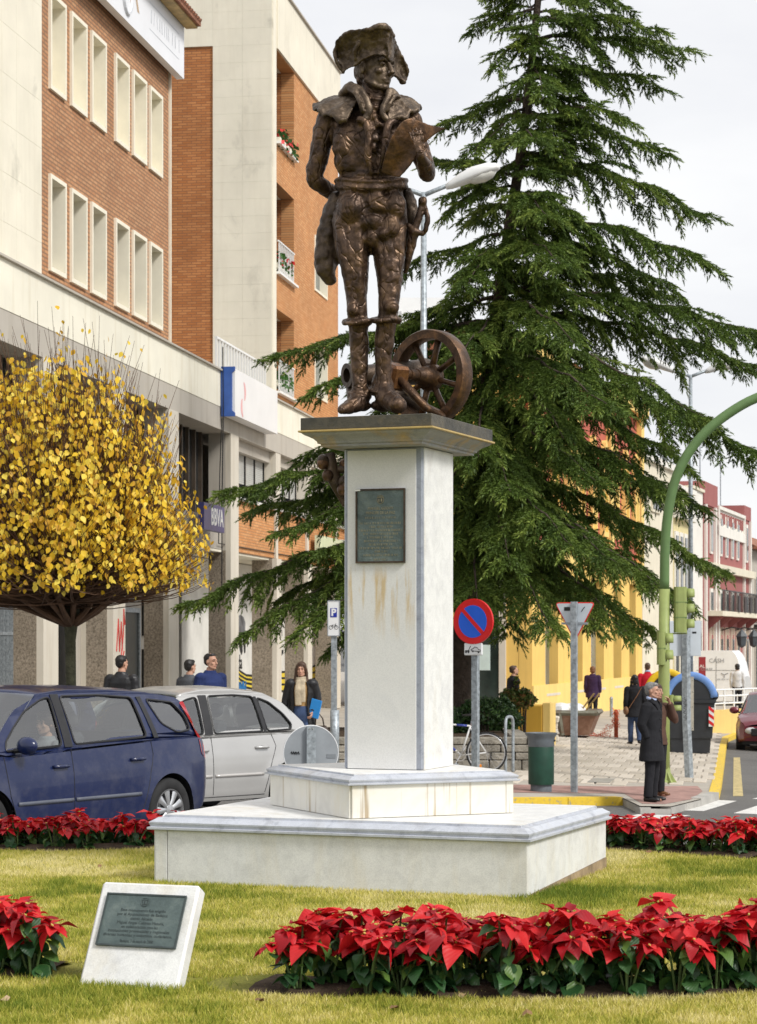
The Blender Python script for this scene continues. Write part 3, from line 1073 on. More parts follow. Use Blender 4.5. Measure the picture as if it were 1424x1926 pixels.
# street side with recessed loggias
r0, r1 = t0+0.452, T(553)
floors = [(8.86, 11.0), (11.95, 14.28), (15.33, 17.7)]
ops = [(r0, r1, a, b) for a, b in floors]
swins = [(T(592), T(614), 9.35, 10.75), (T(592), T(614), 12.35, 13.8)]
ops2 = ops + swins
wall_with_openings(r0, t1, 8.46, 17.72, 0.0, 0.35, ops2).build('side_wall', M_brickB, B)
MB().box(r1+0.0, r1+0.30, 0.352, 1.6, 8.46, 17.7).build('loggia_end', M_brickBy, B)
MB().box(r0, r1-0.003, 1.55, 1.598, 8.46, 17.7).build('loggia_back', M_brickB, B)
for a, b in floors:
    MB().box(r0+0.003, r1-0.003, 0.36, 1.54, a-0.35, a-0.15).build('loggia_floor', M_conc, B)
    MB().box(r0+0.003, r1-0.003, 0.36, 1.54, b, b+0.1).build('loggia_soffit', M_creamw, B)
    MB().box(r0+0.003, r1+0.05, -0.12, 0.34, a-0.06, a+0.0).build('loggia_sill', M_white, B)
    wd = MB().box(r1-0.04, r1-0.004, 0.62, 1.45, a+0.05, b-0.45).build('window', M_white, B)
    MB().box(r1-0.06, r1-0.042, 0.70, 1.38, a+0.1, lerp(a, b, 0.45)).build('pane', M_glassd, wd)
    MB().box(r1-0.06, r1-0.042, 0.70, 1.38, lerp(a, b, 0.46), b-0.5).build('roller_shutter', M_shut, wd)
MB().box(r0, t1+0.05, -0.06, 0.6, 17.723, 19.38).build('parapet_band', M_panel, B)
MB().box(r0-0.4, t1+0.08, -0.12, 0.65, 19.383, 19.43).build('roof_edge', M_conc, B)
for a, b, c, d in swins:
    m = MB()
    m.box(a-0.06, a+0.003, -0.03, 0.34, c-0.06, d+0.06).box(b-0.003, b+0.06, -0.03, 0.34, c-0.06, d+0.06).box(a+0.003, b-0.003, -0.03, 0.34, c-0.06, c+0.003).box(a+0.003, b-0.003, -0.03, 0.34, d-0.003, d+0.06)
    f_ = m.build('window', M_creamw, B)
    MB().box(a+0.004, b-0.004, 0.2, 0.24, c+0.004, d-0.004).build('pane', M_glassg, f_)
    MB().box(a+0.02, a+0.3, 0.15, 0.198, c+0.004, d-0.004).build('sash', M_white, f_)
MB().box(T(590), T(612), 1.2, 3.5, 19.0, 20.2).build('chimney', M_creamw, B)
# flowers on the loggia sills
def sill_flowers(name, label, ta, tb, z, y, red, hang=0.25, seed=1):
    g = thing(name, label, 'plant', (LF.O.x, LF.O.y, 0), LF.rz, 'plants on the tower loggias')
    q = random.Random(seed)
    m, mr = MB(), MB()
    for k in range(170):
        c = Vector((q.uniform(ta, tb), y + q.uniform(-0.16, 0.1), z + q.uniform(-hang, 0.28)))
        n = Vector((q.uniform(-1, 1), q.uniform(-1, 0.3), q.uniform(-0.3, 1))).normalized()
        u = n.orthogonal().normalized(); v = n.cross(u)
        s = q.uniform(0.05, 0.1)
        (mr if (q.random() < red) else m).add([c-u*s, c+v*s*0.6, c+u*s, c-v*s*0.6], [(0, 1, 2, 3)])
    m.build('foliage', M_leafg, g, fix=False)
    if mr.v: mr.build('blossom', M_red, g, fix=False)
    MB().box(ta, tb, y-0.08, y+0.1, z-0.14, z+0.0).build('trough', M_creamw, g)
sill_flowers('loggia_flowers', 'trailing red-flowered greenery on the topmost loggia sill of brick tower', r0+0.1, r1-0.1, 15.45, -0.02, 0.22, 0.2, 3)
sill_flowers('loggia_flowers', 'red and green pot plants behind white bars on middle tower loggia', r0+0.1, r1-0.5, 12.2, 0.05, 0.3, 0.1, 4)
sill_flowers('loggia_flowers', 'leafy green pot plant behind bars on the lowest tower loggia', r0+0.1, r1-0.5, 9.15, 0.05, 0.02, 0.15, 5)
for zf in (8.88, 11.97):
    k = r0+0.1
    while k < r1-0.35:
        MB().box(k, k+0.035, -0.08, -0.05, zf, zf+0.75).build('loggia_bar', M_white, B); k += 0.21
    MB().box(r0, r1-0.3, -0.085, -0.045, zf+0.753, zf+0.79).build('loggia_rail', M_white, B)

# ================================================================ buildings along the right side
RF = Fr((4.5, 65.4), (0.287, 0.958))
TR = RF.t
def painted(name, c, var=0.1): return stained(name, c, tuple(x*0.55 for x in c), 0.3)
M_yb = painted('yellow_wall', (0.84, 0.56, 0.165))
M_yb2 = painted('bright_yellow_trim', (0.86, 0.62, 0.21))
M_rw = painted('red_wall', (0.52, 0.14, 0.095))
Y = thing('yellow_civic_building', 'yellow painted building with red panels and pointed arches behind the cedar', 'building', (RF.O.x, RF.O.y, 0), RF.rz)
yt1 = TR(1208)
gzr = -0.35
ops = []
gw = [(1026, 1050), (1074, 1096), (1112, 1136), (1154, 1169), (1184, 1196)]
for a, b in gw: ops.append((TR(a), TR(b), RF.z(1040, 1303), 4.4))
wall_with_openings(0.0, yt1, gzr, 4.75, 0.0, 0.4, ops).build('ground_floor_wall', M_yb, Y)
for a, b, c, d in ops:
    f_ = MB().box(a+0.003, b-0.003, 0.28, 0.33, c, d).build('window', M_glassg, Y)
    MB().box(a+0.003, a+0.08, 0.2, 0.278, c, d).box((a+b)/2-0.03, (a+b)/2+0.03, 0.2, 0.278, c, d).build('frame', M_galv, f_)
    MB().box(a-0.05, b+0.05, -0.06, 0.1, c-0.08, c-0.003).build('sill', M_lightconc, f_)
MB().box(0.0, yt1, -0.05, -0.003, gzr, 1.05).build('plinth', M_yb2, Y)
MB().box(-0.02, yt1, -0.1, 0.4, 4.753, 5.1).build('string_course', M_yb2, Y)
MB().box(0.3, yt1, 0.12, 0.4, 5.103, 10.6).build('upper_wall', M_rw, Y)
MB().box(0.0, 0.298, 0.41, 4.2, gzr, 10.6).build('end_wall', M_yb, Y)
MB().box(-0.15, yt1+0.1, -0.25, 0.5, 10.603, 11.0).build('cornice', M_yb2, Y)
MB().prism([(-0.35, 11.003), (4.3, 11.003), (2.0, 11.7)], 'x', -0.2, yt1).build('roof', M_tile, Y)
nb_ = 9
for k in range(nb_+1):
    tt_ = lerp(0.0, yt1-0.5, k/nb_)
    if k % 3 == 0: MB().box(tt_, tt_+0.62, -0.06, 0.118, 5.103, 10.6).build('pilaster', M_yb2, Y)
for k in range(nb_):
    tc_ = lerp(0.0, yt1-0.5, (k+0.5)/nb_) + 0.3
    hw, zb_, zs_, za_ = 0.42, 5.9, 8.1, 9.2
    outer = [(tc_-hw, zb_), (tc_-hw, zs_)] + [(tc_-hw+hw*s_, lerp(zs_, za_, math.sin(s_*math.pi/2))) for s_ in (0.25, 0.5, 0.75)] + [(tc_, za_)] + [(tc_+hw-hw*s_, lerp(zs_, za_, math.sin(s_*math.pi/2))) for s_ in (0.75, 0.5, 0.25)] + [(tc_+hw, zs_), (tc_+hw, zb_)]
    inner = [(tc_+(x-tc_)*0.62, lerp(7.3, z, 0.88)) for x, z in outer]
    m = MB()
    n_ = len(outer)
    vs = [(x, -0.05, z) for x, z in outer] + [(x, -0.05, z) for x, z in inner] + [(x, 0.119, z) for x, z in outer] + [(x, 0.1, z) for x, z in inner]
    fs = []
    for i in range(n_):
        j = (i+1) % n_
        fs += [(i, j, n_+j, n_+i), (i, j, 2*n_+j, 2*n_+i), (n_+i, n_+j, 3*n_+j, 3*n_+i)]
    m.add(vs, fs)
    ar = m.build('arched_window', M_yb2, Y)
    MB().prism(inner, 'y', 0.06, 0.115).build('pane', M_yb if k % 2 else M_creamw, ar)
# door in the end face
MB().box(-0.05, -0.003, 1.0, 2.0, gzr+0.0, 4.2).build('door', pm('green_black_glass', (0.02, 0.035, 0.03), 0.1, 0.3, 2, 0.0, spec=0.6), Y)
MB().box(-0.09, -0.003, 0.78, 0.98, gzr, 4.3).build('door_shutter', M_lightconc, Y)
MB().box(-0.075, -0.052, 1.25, 1.75, 1.5, 2.25).build('notice', pm('notice_paper', (0.6, 0.72, 0.70), 0.6, 0.05), Y)
MB().box(-0.02, -0.003, 2.0, 4.2, gzr, 1.2).build('end_plinth', M_yb2, Y)

def townhouse(name, label, x0, x1, top_px, mat, trim, build_fn):
    t0, t1 = TR(x0), TR(x1)
    h = thing(name, label, 'building', (RF.O.x, RF.O.y, 0), RF.rz)
    zt = RF.z(*top_px)
    MB().box(t0+0.01, t1-0.01, 0.0, 9.0, gzr-0.5, zt).build('wall', mat, h)
    build_fn(h, t0, t1, zt, trim)
    return h
M_cr2 = painted('cream_wall', (0.74, 0.68, 0.54))
M_cr3 = painted('pale_yellow_wall', (0.72, 0.62, 0.34))
M_wh2 = painted('whitewash', (0.80, 0.77, 0.70))
M_rose = painted('rose_red_wall', (0.36, 0.135, 0.125))
def win(h, a, b, c, d, frame_mat, pane=M_glassd, y=0.0, name='window'):
    f_ = MB().box(a-0.14, b+0.14, y-0.07, y-0.003, c-0.12, d+0.18).build(name, frame_mat, h)
    MB().box(a, b, y-0.10, y-0.073, c, d).build('pane', pane, f_)
    return f_
def house_cream(h, t0, t1, zt, trim):
    win(h, lerp(t0, t1, 0.28), lerp(t0, t1, 0.52), RF.z(1222, 955), RF.z(1222, 922), M_cr2, name='window')
    MB().box(t0, t1, -0.15, 0.3, zt+0.003, zt+0.25).build('cornice', M_wh2, h)
townhouse('cream_house', 'plain cream house with one dark window beside the yellow building', 1208.5, 1266, (1230, 872), M_cr2, M_wh2, house_cream)
def house_yellow(h, t0, t1, zt, trim):
    for fr_ in (0.12, 0.37, 0.62, 0.86):
        c = lerp(t0, t1, fr_)
        for za_, zb_ in ((1.0, 3.4), (4.5, 6.6)): win(h, c-0.28, c+0.28, za_, zb_, M_wh2)
        for j in range(4): MB().box(c-0.35+j*0.2, c-0.27+j*0.2, -0.12, -0.003, zt-0.75, zt-0.1).build('baluster', M_wh2, h)
    MB().box(t0, t1, -0.25, 0.3, zt+0.003, zt+0.2).build('coping', M_wh2, h)
    MB().box(t0, t1, -0.28, -0.003, zt-1.15, zt-0.85).build('cornice', M_wh2, h)
    MB().box(t0, t1, -0.22, -0.003, 3.9, 4.15).build('string_course', M_wh2, h)
townhouse('pale_yellow_house', 'pale yellow house with balustraded roof beside the plain cream house', 1266.5, 1300, (1280, 925), M_cr3, M_wh2, house_yellow)
def house_white(h, t0, t1, zt, trim):
    MB().box(t0, t1, -0.1, 0.3, zt+0.003, zt+0.12).build('coping', M_cr2, h)
    win(h, lerp(t0, t1, .3), lerp(t0, t1, .7), 1.0, 3.2, M_cr2)
townhouse('white_house', 'narrow whitewashed house between yellow and rose-red houses', 1300.5, 1322, (1310, 922), M_wh2, M_cr2, house_white)
def house_rose(h, t0, t1, zt, trim):
    L = t1-t0
    bal_z = 3.55
    zcor = RF.z(1370, 1075)
    MB().box(t0, t1, -0.3, 0.2, zcor-0.15, zcor+0.2).build('cornice', M_cr2, h)
    for fr_ in (0.02, 0.20, 0.26, 0.82, 0.97):
        MB().box(t0+L*fr_, t0+L*fr_+0.32, -0.11, -0.003, gzr, zt).build('pilaster', M_wh2, h)
    MB().box(t0, t0+L*0.26, -0.05, 3, zt+0.003, zt+1.0).build('corner_attic', M_rose, h)
    MB().box(t0+L*0.84, t1, -0.05, 3, zt+0.003, zt+0.7).build('corner_attic', M_rose, h)
    MB().box(t0+L*0.26, t0+L*0.84, -0.12, 0.2, zt-1.2, zt-0.75).build('frieze', M_wh2, h)
    MB().box(t0+L*0.26, t0+L*0.84, -0.12, 0.2, zt+0.003, zt+0.16).build('balustrade_rail', M_wh2, h)
    MB().box(t0+L*0.26, t0+L*0.84, -0.02, -0.003, zt-0.75, zt).build('balustrade_back', M_wh2, h)
    k = 0
    while k < 11:
        MB().box(t0+L*0.28+k*L*0.05, t0+L*0.28+k*L*0.05+0.26, -0.09, -0.022, zt-0.62, zt-0.12).build('balustrade_panel', M_rose, h); k += 1
    for fr_ in (0.14, 0.33, 0.45, 0.57, 0.69, 0.90):
        c = t0+L*fr_
        win(h, c-0.2, c+0.2, zcor+0.75, zcor+2.35, M_wh2, M_glassg)
        dw = win(h, c-0.3, c+0.3, bal_z+0.15, zcor-1.1, M_wh2, M_glassg, name='balcony_door')
        MB().box(c-0.46, c-0.38, -0.1, -0.003, gzr, bal_z-0.6).box(c+0.38, c+0.46, -0.1, -0.003, gzr, bal_z-0.6).build('shop_pilaster', M_cr2, h)
        win(h, c-0.28, c+0.28, 0.0, 2.4, M_rose, M_glassd, name='shop_window')
    sl = MB().box(t0+L*0.05, t1, -0.75, -0.003, bal_z-0.12, bal_z+0.1).build('balcony', M_cr2, h)
    m = MB()
    k = t0+L*0.05
    while k < t1:
        m.box(k, k+0.02, -0.73, -0.71, bal_z+0.1, bal_z+1.0); k += 0.24
    m.box(t0+L*0.05, t1, -0.74, -0.70, bal_z+1.003, bal_z+1.05).build('railing', M_black, sl)
    for fr_ in (0.36, 0.5, 0.62, 0.74, 0.86): MB().box(t0+L*fr_, t0+L*fr_+0.62, -0.8, -0.745, bal_z+0.1, bal_z+0.85).build('balcony_screen', pm('screen_grey', (0.07, 0.06, 0.06), 0.7, 0.2), sl)
    for fr_ in (0.1, 0.3, 0.5, 0.7, 0.9): MB().prism([(-0.7, bal_z-0.13), (-0.003, bal_z-0.13), (-0.003, bal_z-0.7)], 'x', t0+L*fr_, t0+L*fr_+0.14).build('bracket', M_rose, sl)
    for fr_ in (0.35, 0.62, 0.85):
        c = t0+L*fr_
        lm = MB().lathe([(0.05, 0), (0.2, 0.1), (0.26, 0.5), (0.3, 0.52), (0.12, 0.75), (0.02, 0.85)], 6, Matrix.Translation((c, -0.95, 2.0))).build('wall_lantern', pm('lantern_metal', (0.07, 0.08, 0.09), 0.4, 0.2), h)
        MB().tube([(c, -0.95, 2.85), (c, -0.5, 2.95), (c, 0.0, 2.8)], 0.03, 5).build('arm', M_black, lm)
    for fr_, hh in ((0.36, 3.2), (0.78, 4.2)):
        c = t0+L*fr_
        an = MB().cyl((c, 1.0, zt), (c, 1.0, zt+hh), 0.03, 5)
        for j, w_ in enumerate((0.9, 0.7, 0.5)): an.cyl((c-w_, 1.0, zt+hh-0.1-j*0.25), (c+w_, 1.0, zt+hh-0.1-j*0.25), 0.015, 4)
        an.build('antenna', M_galv, h)
townhouse('rose_red_house', 'rose-red and white house with long iron balcony and roof balustrade', 1322.5, 1411, (1330, 950), M_rose, M_wh2, house_rose)
def house_old(h, t0, t1, zt, trim):
    MB().prism([(-0.6, zt+0.003), (5.0, zt+0.003), (2.5, zt+1.5)], 'x', t0-0.1, t1).build('roof', M_tile, h)
    for c in (0.08, 0.2, 0.35):
        win(h, lerp(t0, t1, c)-0.5, lerp(t0, t1, c)+0.5, 3.4, 5.6, M_conc)
        win(h, lerp(t0, t1, c)-0.5, lerp(t0, t1, c)+0.5, -0.2, 2.4, M_conc)
        MB().box(lerp(t0, t1, c)-0.9, lerp(t0, t1, c)+0.9, -0.6, -0.003, 3.0, 3.15).build('balcony', M_black, h)
townhouse('old_tiled_house', 'weathered grey-brown house with tiled roof at the far end of terrace', 1411.5, 1520, (1420, 1035), M_conc, M_wh2, house_old)
# pale blocks far behind
far = thing('far_apartment_block', 'pale far-off apartment block seen between statue and cedar', 'building', (3.0, 165, 0), 0)
fb = MB().box(-2.6, 3.4, 0, 12, -2, 27.6).build('wall', pm('far_white', (0.86, 0.86, 0.85), 0.8, 0.06, 0.4), far)
for i in range(3):
    for j in range(3):
        MB().box(-2.2+i*1.9, -1.3+i*1.9, -0.1, -0.003, 25.5-j*3.2, 26.6-j*3.2).build('window', pm('far_window', (0.6, 0.6, 0.6), 0.5, 0.2), far)

# ================================================================ monument
M_marb = marble_mat('white_marble', (0.80, 0.80, 0.785), (0.62, 0.62, 0.64), (0.66, 0.60, 0.47), 0.55, 2.2)
M_marbg = marble_mat('grey_marble', (0.52, 0.545, 0.60), (0.30, 0.32, 0.37), (0.42, 0.36, 0.26), 0.25, 5.0, 0.4, 0.9)
M_marbt = marble_mat('cap_marble', (0.31, 0.31, 0.30), (0.16, 0.17, 0.18), (0.52, 0.32, 0.06), 0.9, 5.0, 0.5, 0.8)
M_gold = marble_mat('ochre_edge', (0.50, 0.36, 0.13), (0.28, 0.21, 0.11), (0.30, 0.27, 0.2), 0.5, 6.0, 0.5, 0.8)
def shaft_panel():
    q = N('stained_marble_panel')
    v = q.coord()
    big = q.noise(v, 2.4, 8, 0.65, 1.2)
    c = q.mix(0.35, (0.70, 0.70, 0.69), q.ramp(big, [(0.3, (0.55, 0.55, 0.56)), (0.5, (0.72, 0.71, 0.69))]))
    sp = q.n('ShaderNodeSeparateXYZ')
    q.l(v, sp.inputs[0])
    z = sp.outputs[2]
    st = q.noise(q.coord(scale=(9, 9, 0.9)), 1.6, 4, 0.6, 0.1)
    s = q.ramp(st, [(0.52, (0, 0, 0)), (0.63, (1, 1, 1))])
    mr = q.n('ShaderNodeMapRange')
    mr.inputs['From Min'].default_value = 1.60; mr.inputs['From Max'].default_value = 1.88
    q.l(z, mr.inputs['Value'])
    m2 = q.n('ShaderNodeMapRange')
    m2.inputs['From Min'].default_value = 2.14; m2.inputs['From Max'].default_value = 2.02
    q.l(z, m2.inputs['Value'])
    f = q.math('MULTIPLY', q.math('MULTIPLY', s, mr.outputs[0]), q.math('MULTIPLY', m2.outputs[0], 0.75))
    c = q.mix(f, c, (0.55, 0.38, 0.14))
    spk = q.noise(v, 130, 2, 0.6)
    c = q.mix(0.15, c, q.ramp(spk, [(0.35, (0.4, 0.4, 0.4)), (0.6, (1, 1, 1))]), 'MULTIPLY')
    q.set(color=c, rough=0.5)
    q.bump(spk, 0.1, 0.003)
    return q.mat
M_shaft = shaft_panel()
def step_marble():
    q = N('rain_streaked_marble')
    v = q.coord()
    big = q.noise(v, 2.0, 8, 0.65, 1.2)
    c = q.ramp(big, [(0.3, (0.62, 0.60, 0.55)), (0.5, (0.74, 0.72, 0.66)), (0.7, (0.72, 0.67, 0.55))])
    st = q.noise(q.coord(scale=(15, 15, 0.5)), 1.3, 4, 0.55, 0.05)
    f = q.math('MULTIPLY', q.ramp(st, [(0.575, (0, 0, 0)), (0.67, (1, 1, 1))]), 0.8)
    c = q.mix(f, c, (0.32, 0.22, 0.10))
    q.set(color=c, rough=0.5)
    q.bump(q.noise(v, 90, 3), 0.12, 0.003)
    return q.mat
M_step = step_marble()
def bronze(name, a, b, c_, scale=9.0, rough=0.40, metal=0.6, crack=False):
    q = N(name)
    v = q.coord()
    f = q.noise(v, scale, 7, 0.68, 0.4)
    c = q.ramp(f, [(0.28, a), (0.5, b), (0.72, c_)])
    q.set(color=c, rough=q.math('ADD', q.math('MULTIPLY', q.noise(v, 25, 3), 0.35), rough-0.17), metal=metal, spec=0.5)
    if crack:
        ds = q.n('ShaderNodeTexNoise'); ds.inputs['Scale'].default_value = 5.0
        q.l(v, ds.inputs['Vector'])
        vm = q.n('ShaderNodeVectorMath'); vm.operation = 'MULTIPLY_ADD'
        vm.inputs[1].default_value = (0.25, 0.25, 0.25)
        q.l(ds.outputs['Color'], vm.inputs[0]); q.l(q.coord(scale=(1, 1, 0.42)), vm.inputs[2])
        vo = q.n('ShaderNodeTexVoronoi'); vo.feature = 'DISTANCE_TO_EDGE'; vo.inputs['Scale'].default_value = 9.0
        q.l(vm.outputs[0], vo.inputs['Vector'])
        edge_ = q.ramp(vo.outputs['Distance'], [(0.0, (0, 0, 0)), (0.07, (0.75, 0.75, 0.75)), (0.25, (1, 1, 1))])
        hgt_ = q.math('ADD', edge_, q.math('MULTIPLY', q.noise(v, 38, 6, 0.7), 0.5))
        q.bump(hgt_, 0.5, 0.014)
    else:
        q.bump(q.noise(v, 38, 6, 0.7), 0.45, 0.012)
    return q.mat
M_bronze = bronze('bronze_patina', (0.018, 0.011, 0.008), (0.070, 0.041, 0.025), (0.19, 0.115, 0.066), crack=True)
M_bronze_d = bronze('dark_bronze', (0.030, 0.022, 0.018), (0.075, 0.052, 0.036), (0.15, 0.105, 0.07))
M_bronze_g = bronze('grey_brown_bronze', (0.024, 0.016, 0.010), (0.095, 0.066, 0.043), (0.24, 0.18, 0.125), 11)
M_rust = bronze('rust_brown_bronze', (0.030, 0.017, 0.011), (0.095, 0.052, 0.028), (0.26, 0.13, 0.055), 10)
M_plaque = bronze('green_bronze_plaque', (0.06, 0.085, 0.085), (0.105, 0.14, 0.135), (0.20, 0.24, 0.22), 6, 0.5, 0.35)
M_slabtop = bronze('green_black_bronze', (0.035, 0.035, 0.03), (0.085, 0.078, 0.06), (0.16, 0.13, 0.08), 4, 0.5, 0.35)
M_letter = pm('worn_brass_letters', (0.30, 0.27, 0.17), 0.5, 0.2, 20, 0.0, metal=0.3)
M_letterd = pm('dark_letters', (0.05, 0.065, 0.065), 0.5, 0.2, 20, 0.0)

RB = R(-21)
BC = Vector((0.0515, 15.36))
ped = thing('marble_pedestal', 'tall white marble pedestal with grey mouldings and bronze plaque on stepped base', 'pedestal', (BC.x, BC.y, LZ), RB)
def loc(p):                                     # world xy -> pedestal frame
    d = Vector(p) - BC
    c, s = math.cos(-RB), math.sin(-RB)
    return Vector((d.x*c - d.y*s, d.x*s + d.y*c))
def rect_rings(hw, hd, prof, cx=0.0, cy=0.0):
    return [[(cx-hw-o, cy-hd-o, z), (cx+hw+o, cy-hd-o, z), (cx+hw+o, cy+hd+o, z), (cx-hw-o, cy+hd+o, z)] for o, z in prof]
hw, hd = 1.2885, 0.93
MB().box(-hw, hw, -hd, hd, -0.3, 0.346).build('base_core', M_marb, ped)
# facing panels
fp_ = [(-hw-0.0, -hw+0.085), (-hw+0.09, hw+0.018)]
for a, b in fp_: MB().box(a, b, -hd-0.018, -hd-0.001, -0.1, 0.346, bev=0.002).build('facing_panel', M_marb, ped)
MB().prism([(-hd, 0.012), (hd, 0.085), (hd, 0.346), (-hd, 0.346)], 'x', hw+0.001, hw+0.018).build('facing_panel', M_marb, ped)
MB().box(-hw-0.018, -hw-0.001, -hd, hd, -0.1, 0.346).build('facing_panel', M_marb, ped)
MB().prism([(-hd, -0.25), (hd, -0.25), (hd, 0.082), (-hd, 0.010)], 'x', hw+0.0005, hw+0.024).build('footing', pm('footing_earth', (0.34, 0.25, 0.15), 0.9, 0.25, 8, 0.5), ped)
def bull(o0, z0, h, r, n=6):
    """fillet below a rounded nosing, then a low inset slab"""
    p = [(o0-0.02, z0), (o0+r*0.9, z0), (o0+r, z0+0.004), (o0+r, z0+h*0.18), (o0+r*0.62, z0+h*0.22)]
    p += [(o0+r*0.62 + (r*0.28)*math.sin(a) - r*1.2*max(0, math.sin(a-0.9)) , z0+h*(0.24+0.60*(k/n))) for k, a in enumerate(np.linspace(0, 1.9, n+1))]
    p += [(o0-r*0.75, z0+h*0.86), (o0-r*0.78, z0+h), (o0-r*0.9, z0+h)]
    return p
MB().loft(rect_rings(hw, hd, bull(0.0, 0.349, 0.096, 0.05))).build('base_moulding', M_marbg, ped)
MB().box(-hw+0.045, hw-0.045, -hd+0.045, hd-0.045, 0.38, 0.4485).build('base_top', M_marb, ped)
# upper step, turned half way round
sw = Vector((-0.177 + 0.595*0.9063 - 0.68*0.4226, 14.57 + 0.595*0.4226 + 0.68*0.9063))
sl_ = loc(sw)
st_o = MB().box(-0.595, 0.595, -0.68, 0.68, 0.4487, 0.667).build('step_block', M_step, ped)
st_o.location = (sl_.x, sl_.y, 0); st_o.rotation_euler = (0, 0, R(25) - RB)
for a, b in ((-0.597, 0.54), (0.543, 0.597)):
    MB().box(a, b, -0.695, -0.681, 0.452, 0.667, bev=0.002).build('facing_panel', M_step, st_o)
for a, b in ((-0.68, 0.02), (0.024, 0.68)):
    MB().box(-0.611, -0.596, a, b, 0.452, 0.667, bev=0.002).build('facing_panel', M_step, st_o)
sm = MB().loft(rect_rings(0.595, 0.68, bull(0.0, 0.6675, 0.068, 0.042))).build('step_moulding', M_marbg, ped)
sm.location, sm.rotation_euler = st_o.location, st_o.rotation_euler
sm2 = MB().box(-0.555, 0.555, -0.64, 0.64, 0.69, 0.7375).build('step_top', M_marb, ped)
sm2.location, sm2.rotation_euler = st_o.location, st_o.rotation_euler
# shaft
SCw = Vector((0.143, 15.43))
c_ = loc(SCw)
cx0, cy0 = c_.x, c_.y
aw, ad = 0.285, 0.31
Z0, Z1 = 0.7377, 2.926
M_edge = marble_mat('blue_grey_edge_marble', (0.33, 0.36, 0.43), (0.20, 0.22, 0.28), (0.36, 0.33, 0.28), 0.2, 6.0, 0.4, 0.9)
MB().box(cx0-aw, cx0+aw, cy0-ad, cy0+ad, Z0, Z1, bev=0.012).build('shaft', M_edge, ped)
MB().box(cx0-aw+0.026, cx0+aw-0.046, cy0-ad-0.006, cy0-ad+0.01, Z0+0.004, Z1-0.02, bev=0.002).build('front_panel', M_shaft, ped)
MB().box(cx0+aw-0.01, cx0+aw+0.006, cy0-ad+0.02, cy0+ad-0.012, Z0+0.002, Z1-0.01, bev=0.002).build('side_panel', M_marb, ped)
MB().box(cx0-aw-0.006, cx0-aw+0.01, cy0-ad+0.02, cy0+ad-0.012, Z0+0.002, Z1-0.01, bev=0.002).build('side_panel', M_marb, ped)
MB().box(cx0-aw+0.02, cx0+aw-0.02, cy0+ad-0.01, cy0+ad+0.006, Z0+0.002, Z1-0.01, bev=0.002).build('rear_panel', M_marb, ped)
# cap
ca, cb = 0.4677, 0.645
zt = 3.927 - LZ
prof = [(-0.16, zt-0.187), (-0.105, zt-0.187), (-0.105, zt-0.172), (-0.088, zt-0.168), (-0.085, zt-0.155), (-0.068, zt-0.138), (-0.045, zt-0.125), (-0.022, zt-0.115), (-0.008, zt-0.105), (-0.004, zt-0.098), (-0.02, zt-0.098)]
MB().loft(rect_rings(ca, cb, prof, cx0, cy0)).build('cap_moulding', M_marbt, ped)
MB().box(cx0-ca-0.014, cx0+ca+0.014, cy0-cb-0.014, cy0+cb+0.014, zt-0.0975, zt-0.084, bev=0.003).build('cap_fillet', M_gold, ped)
MB().box(cx0-ca, cx0+ca, cy0-cb, cy0+cb, zt-0.0835, zt, bev=0.004).build('bronze_deck', M_slabtop, ped)
# plaque on the shaft
py_ = cy0-ad-0.006
pc, pz = cx0-0.012, 3.21-LZ
pl = MB().box(pc-0.178, pc+0.178, py_-0.014, py_-0.0005, pz-0.252, pz+0.252, bev=0.003).build('plaque', M_plaque, ped)
m = MB()
for s_ in (-1, 1):
    m.box(pc+s_*0.174-0.006, pc+s_*0.174+0.006, py_-0.021, py_-0.0145, pz-0.252, pz+0.252)
    m.box(pc-0.166, pc+0.166, py_-0.021, py_-0.0145, pz+s_*0.246-0.006, pz+s_*0.246+0.006)
m.build('plaque_border', M_bronze_d, pl)
def crest(par, M, s, mat, matd):
    m = MB()
    sh = [(-1, 0.7), (1, 0.7), (1, -0.3), (0.7, -0.8), (0, -1.1), (-0.7, -0.8), (-1, -0.3)]
    m.prism([(x*s, y*s) for x, y in sh], 'z', 0, 0.003, M)
    m.build('crest', matd, par)
    m = MB()
    m.tube([(M @ Vector((x*s*1.05, y*s*1.05, 0.003))) for x, y in sh], s*0.09, 5, closed=True)
    m.box(-0.55*s, -0.3*s, -0.6*s, 0.4*s, 0.003, 0.006, M).box(0.2*s, 0.6*s, -0.5*s, 0.45*s, 0.003, 0.006, M)
    for k in range(5): m.ell(M @ Vector(((k-2)*0.42*s, (1.25+0.18*(1-abs(k-2)/2))*s, 0.003)), (0.15*s,)*3, 6, 4)
    m.box(-0.95*s, 0.95*s, 0.85*s, 1.02*s, 0.0, 0.005, M)
    m.build('crest_relief', mat, par)
PF = lambda z, x=0.0: frame((pc+x, py_-0.0142, pz+z), (1, 0, 0), (0, 0, 1))
crest(pl, PF(0.175), 0.022, M_letter, M_letterd)
lines = [('MANUEL GODOY', 0.118, 0.026, 0.185), ('PRINCIPE DE LA PAZ', 0.088, 0.026, 0.21)]
for s_, z, h_, wmax in lines:
    o = text(s_, h_*1.05, M_letter, pl, PF(z), depth=0.0015)
    xs = [v.co.x for v in o.data.vertices]
    k = wmax/(max(xs)-min(xs))
    for v in o.data.vertices: v.co.x = pc + (v.co.x-pc)*k
for i_, (z, wmax) in enumerate([(0.056, 0.22), (0.018, 0.31), (-0.006, 0.17), (-0.030, 0.31), (-0.054, 0.25), (-0.078, 0.19), (-0.102, 0.24), (-0.126, 0.17), (-0.150, 0.31), (-0.174, 0.09), (-0.198, 0.25), (-0.228, 0.10)]):
    strokes(wmax, 0.014, M_letter, pl, PF(z), 40+i_, 0.0015)
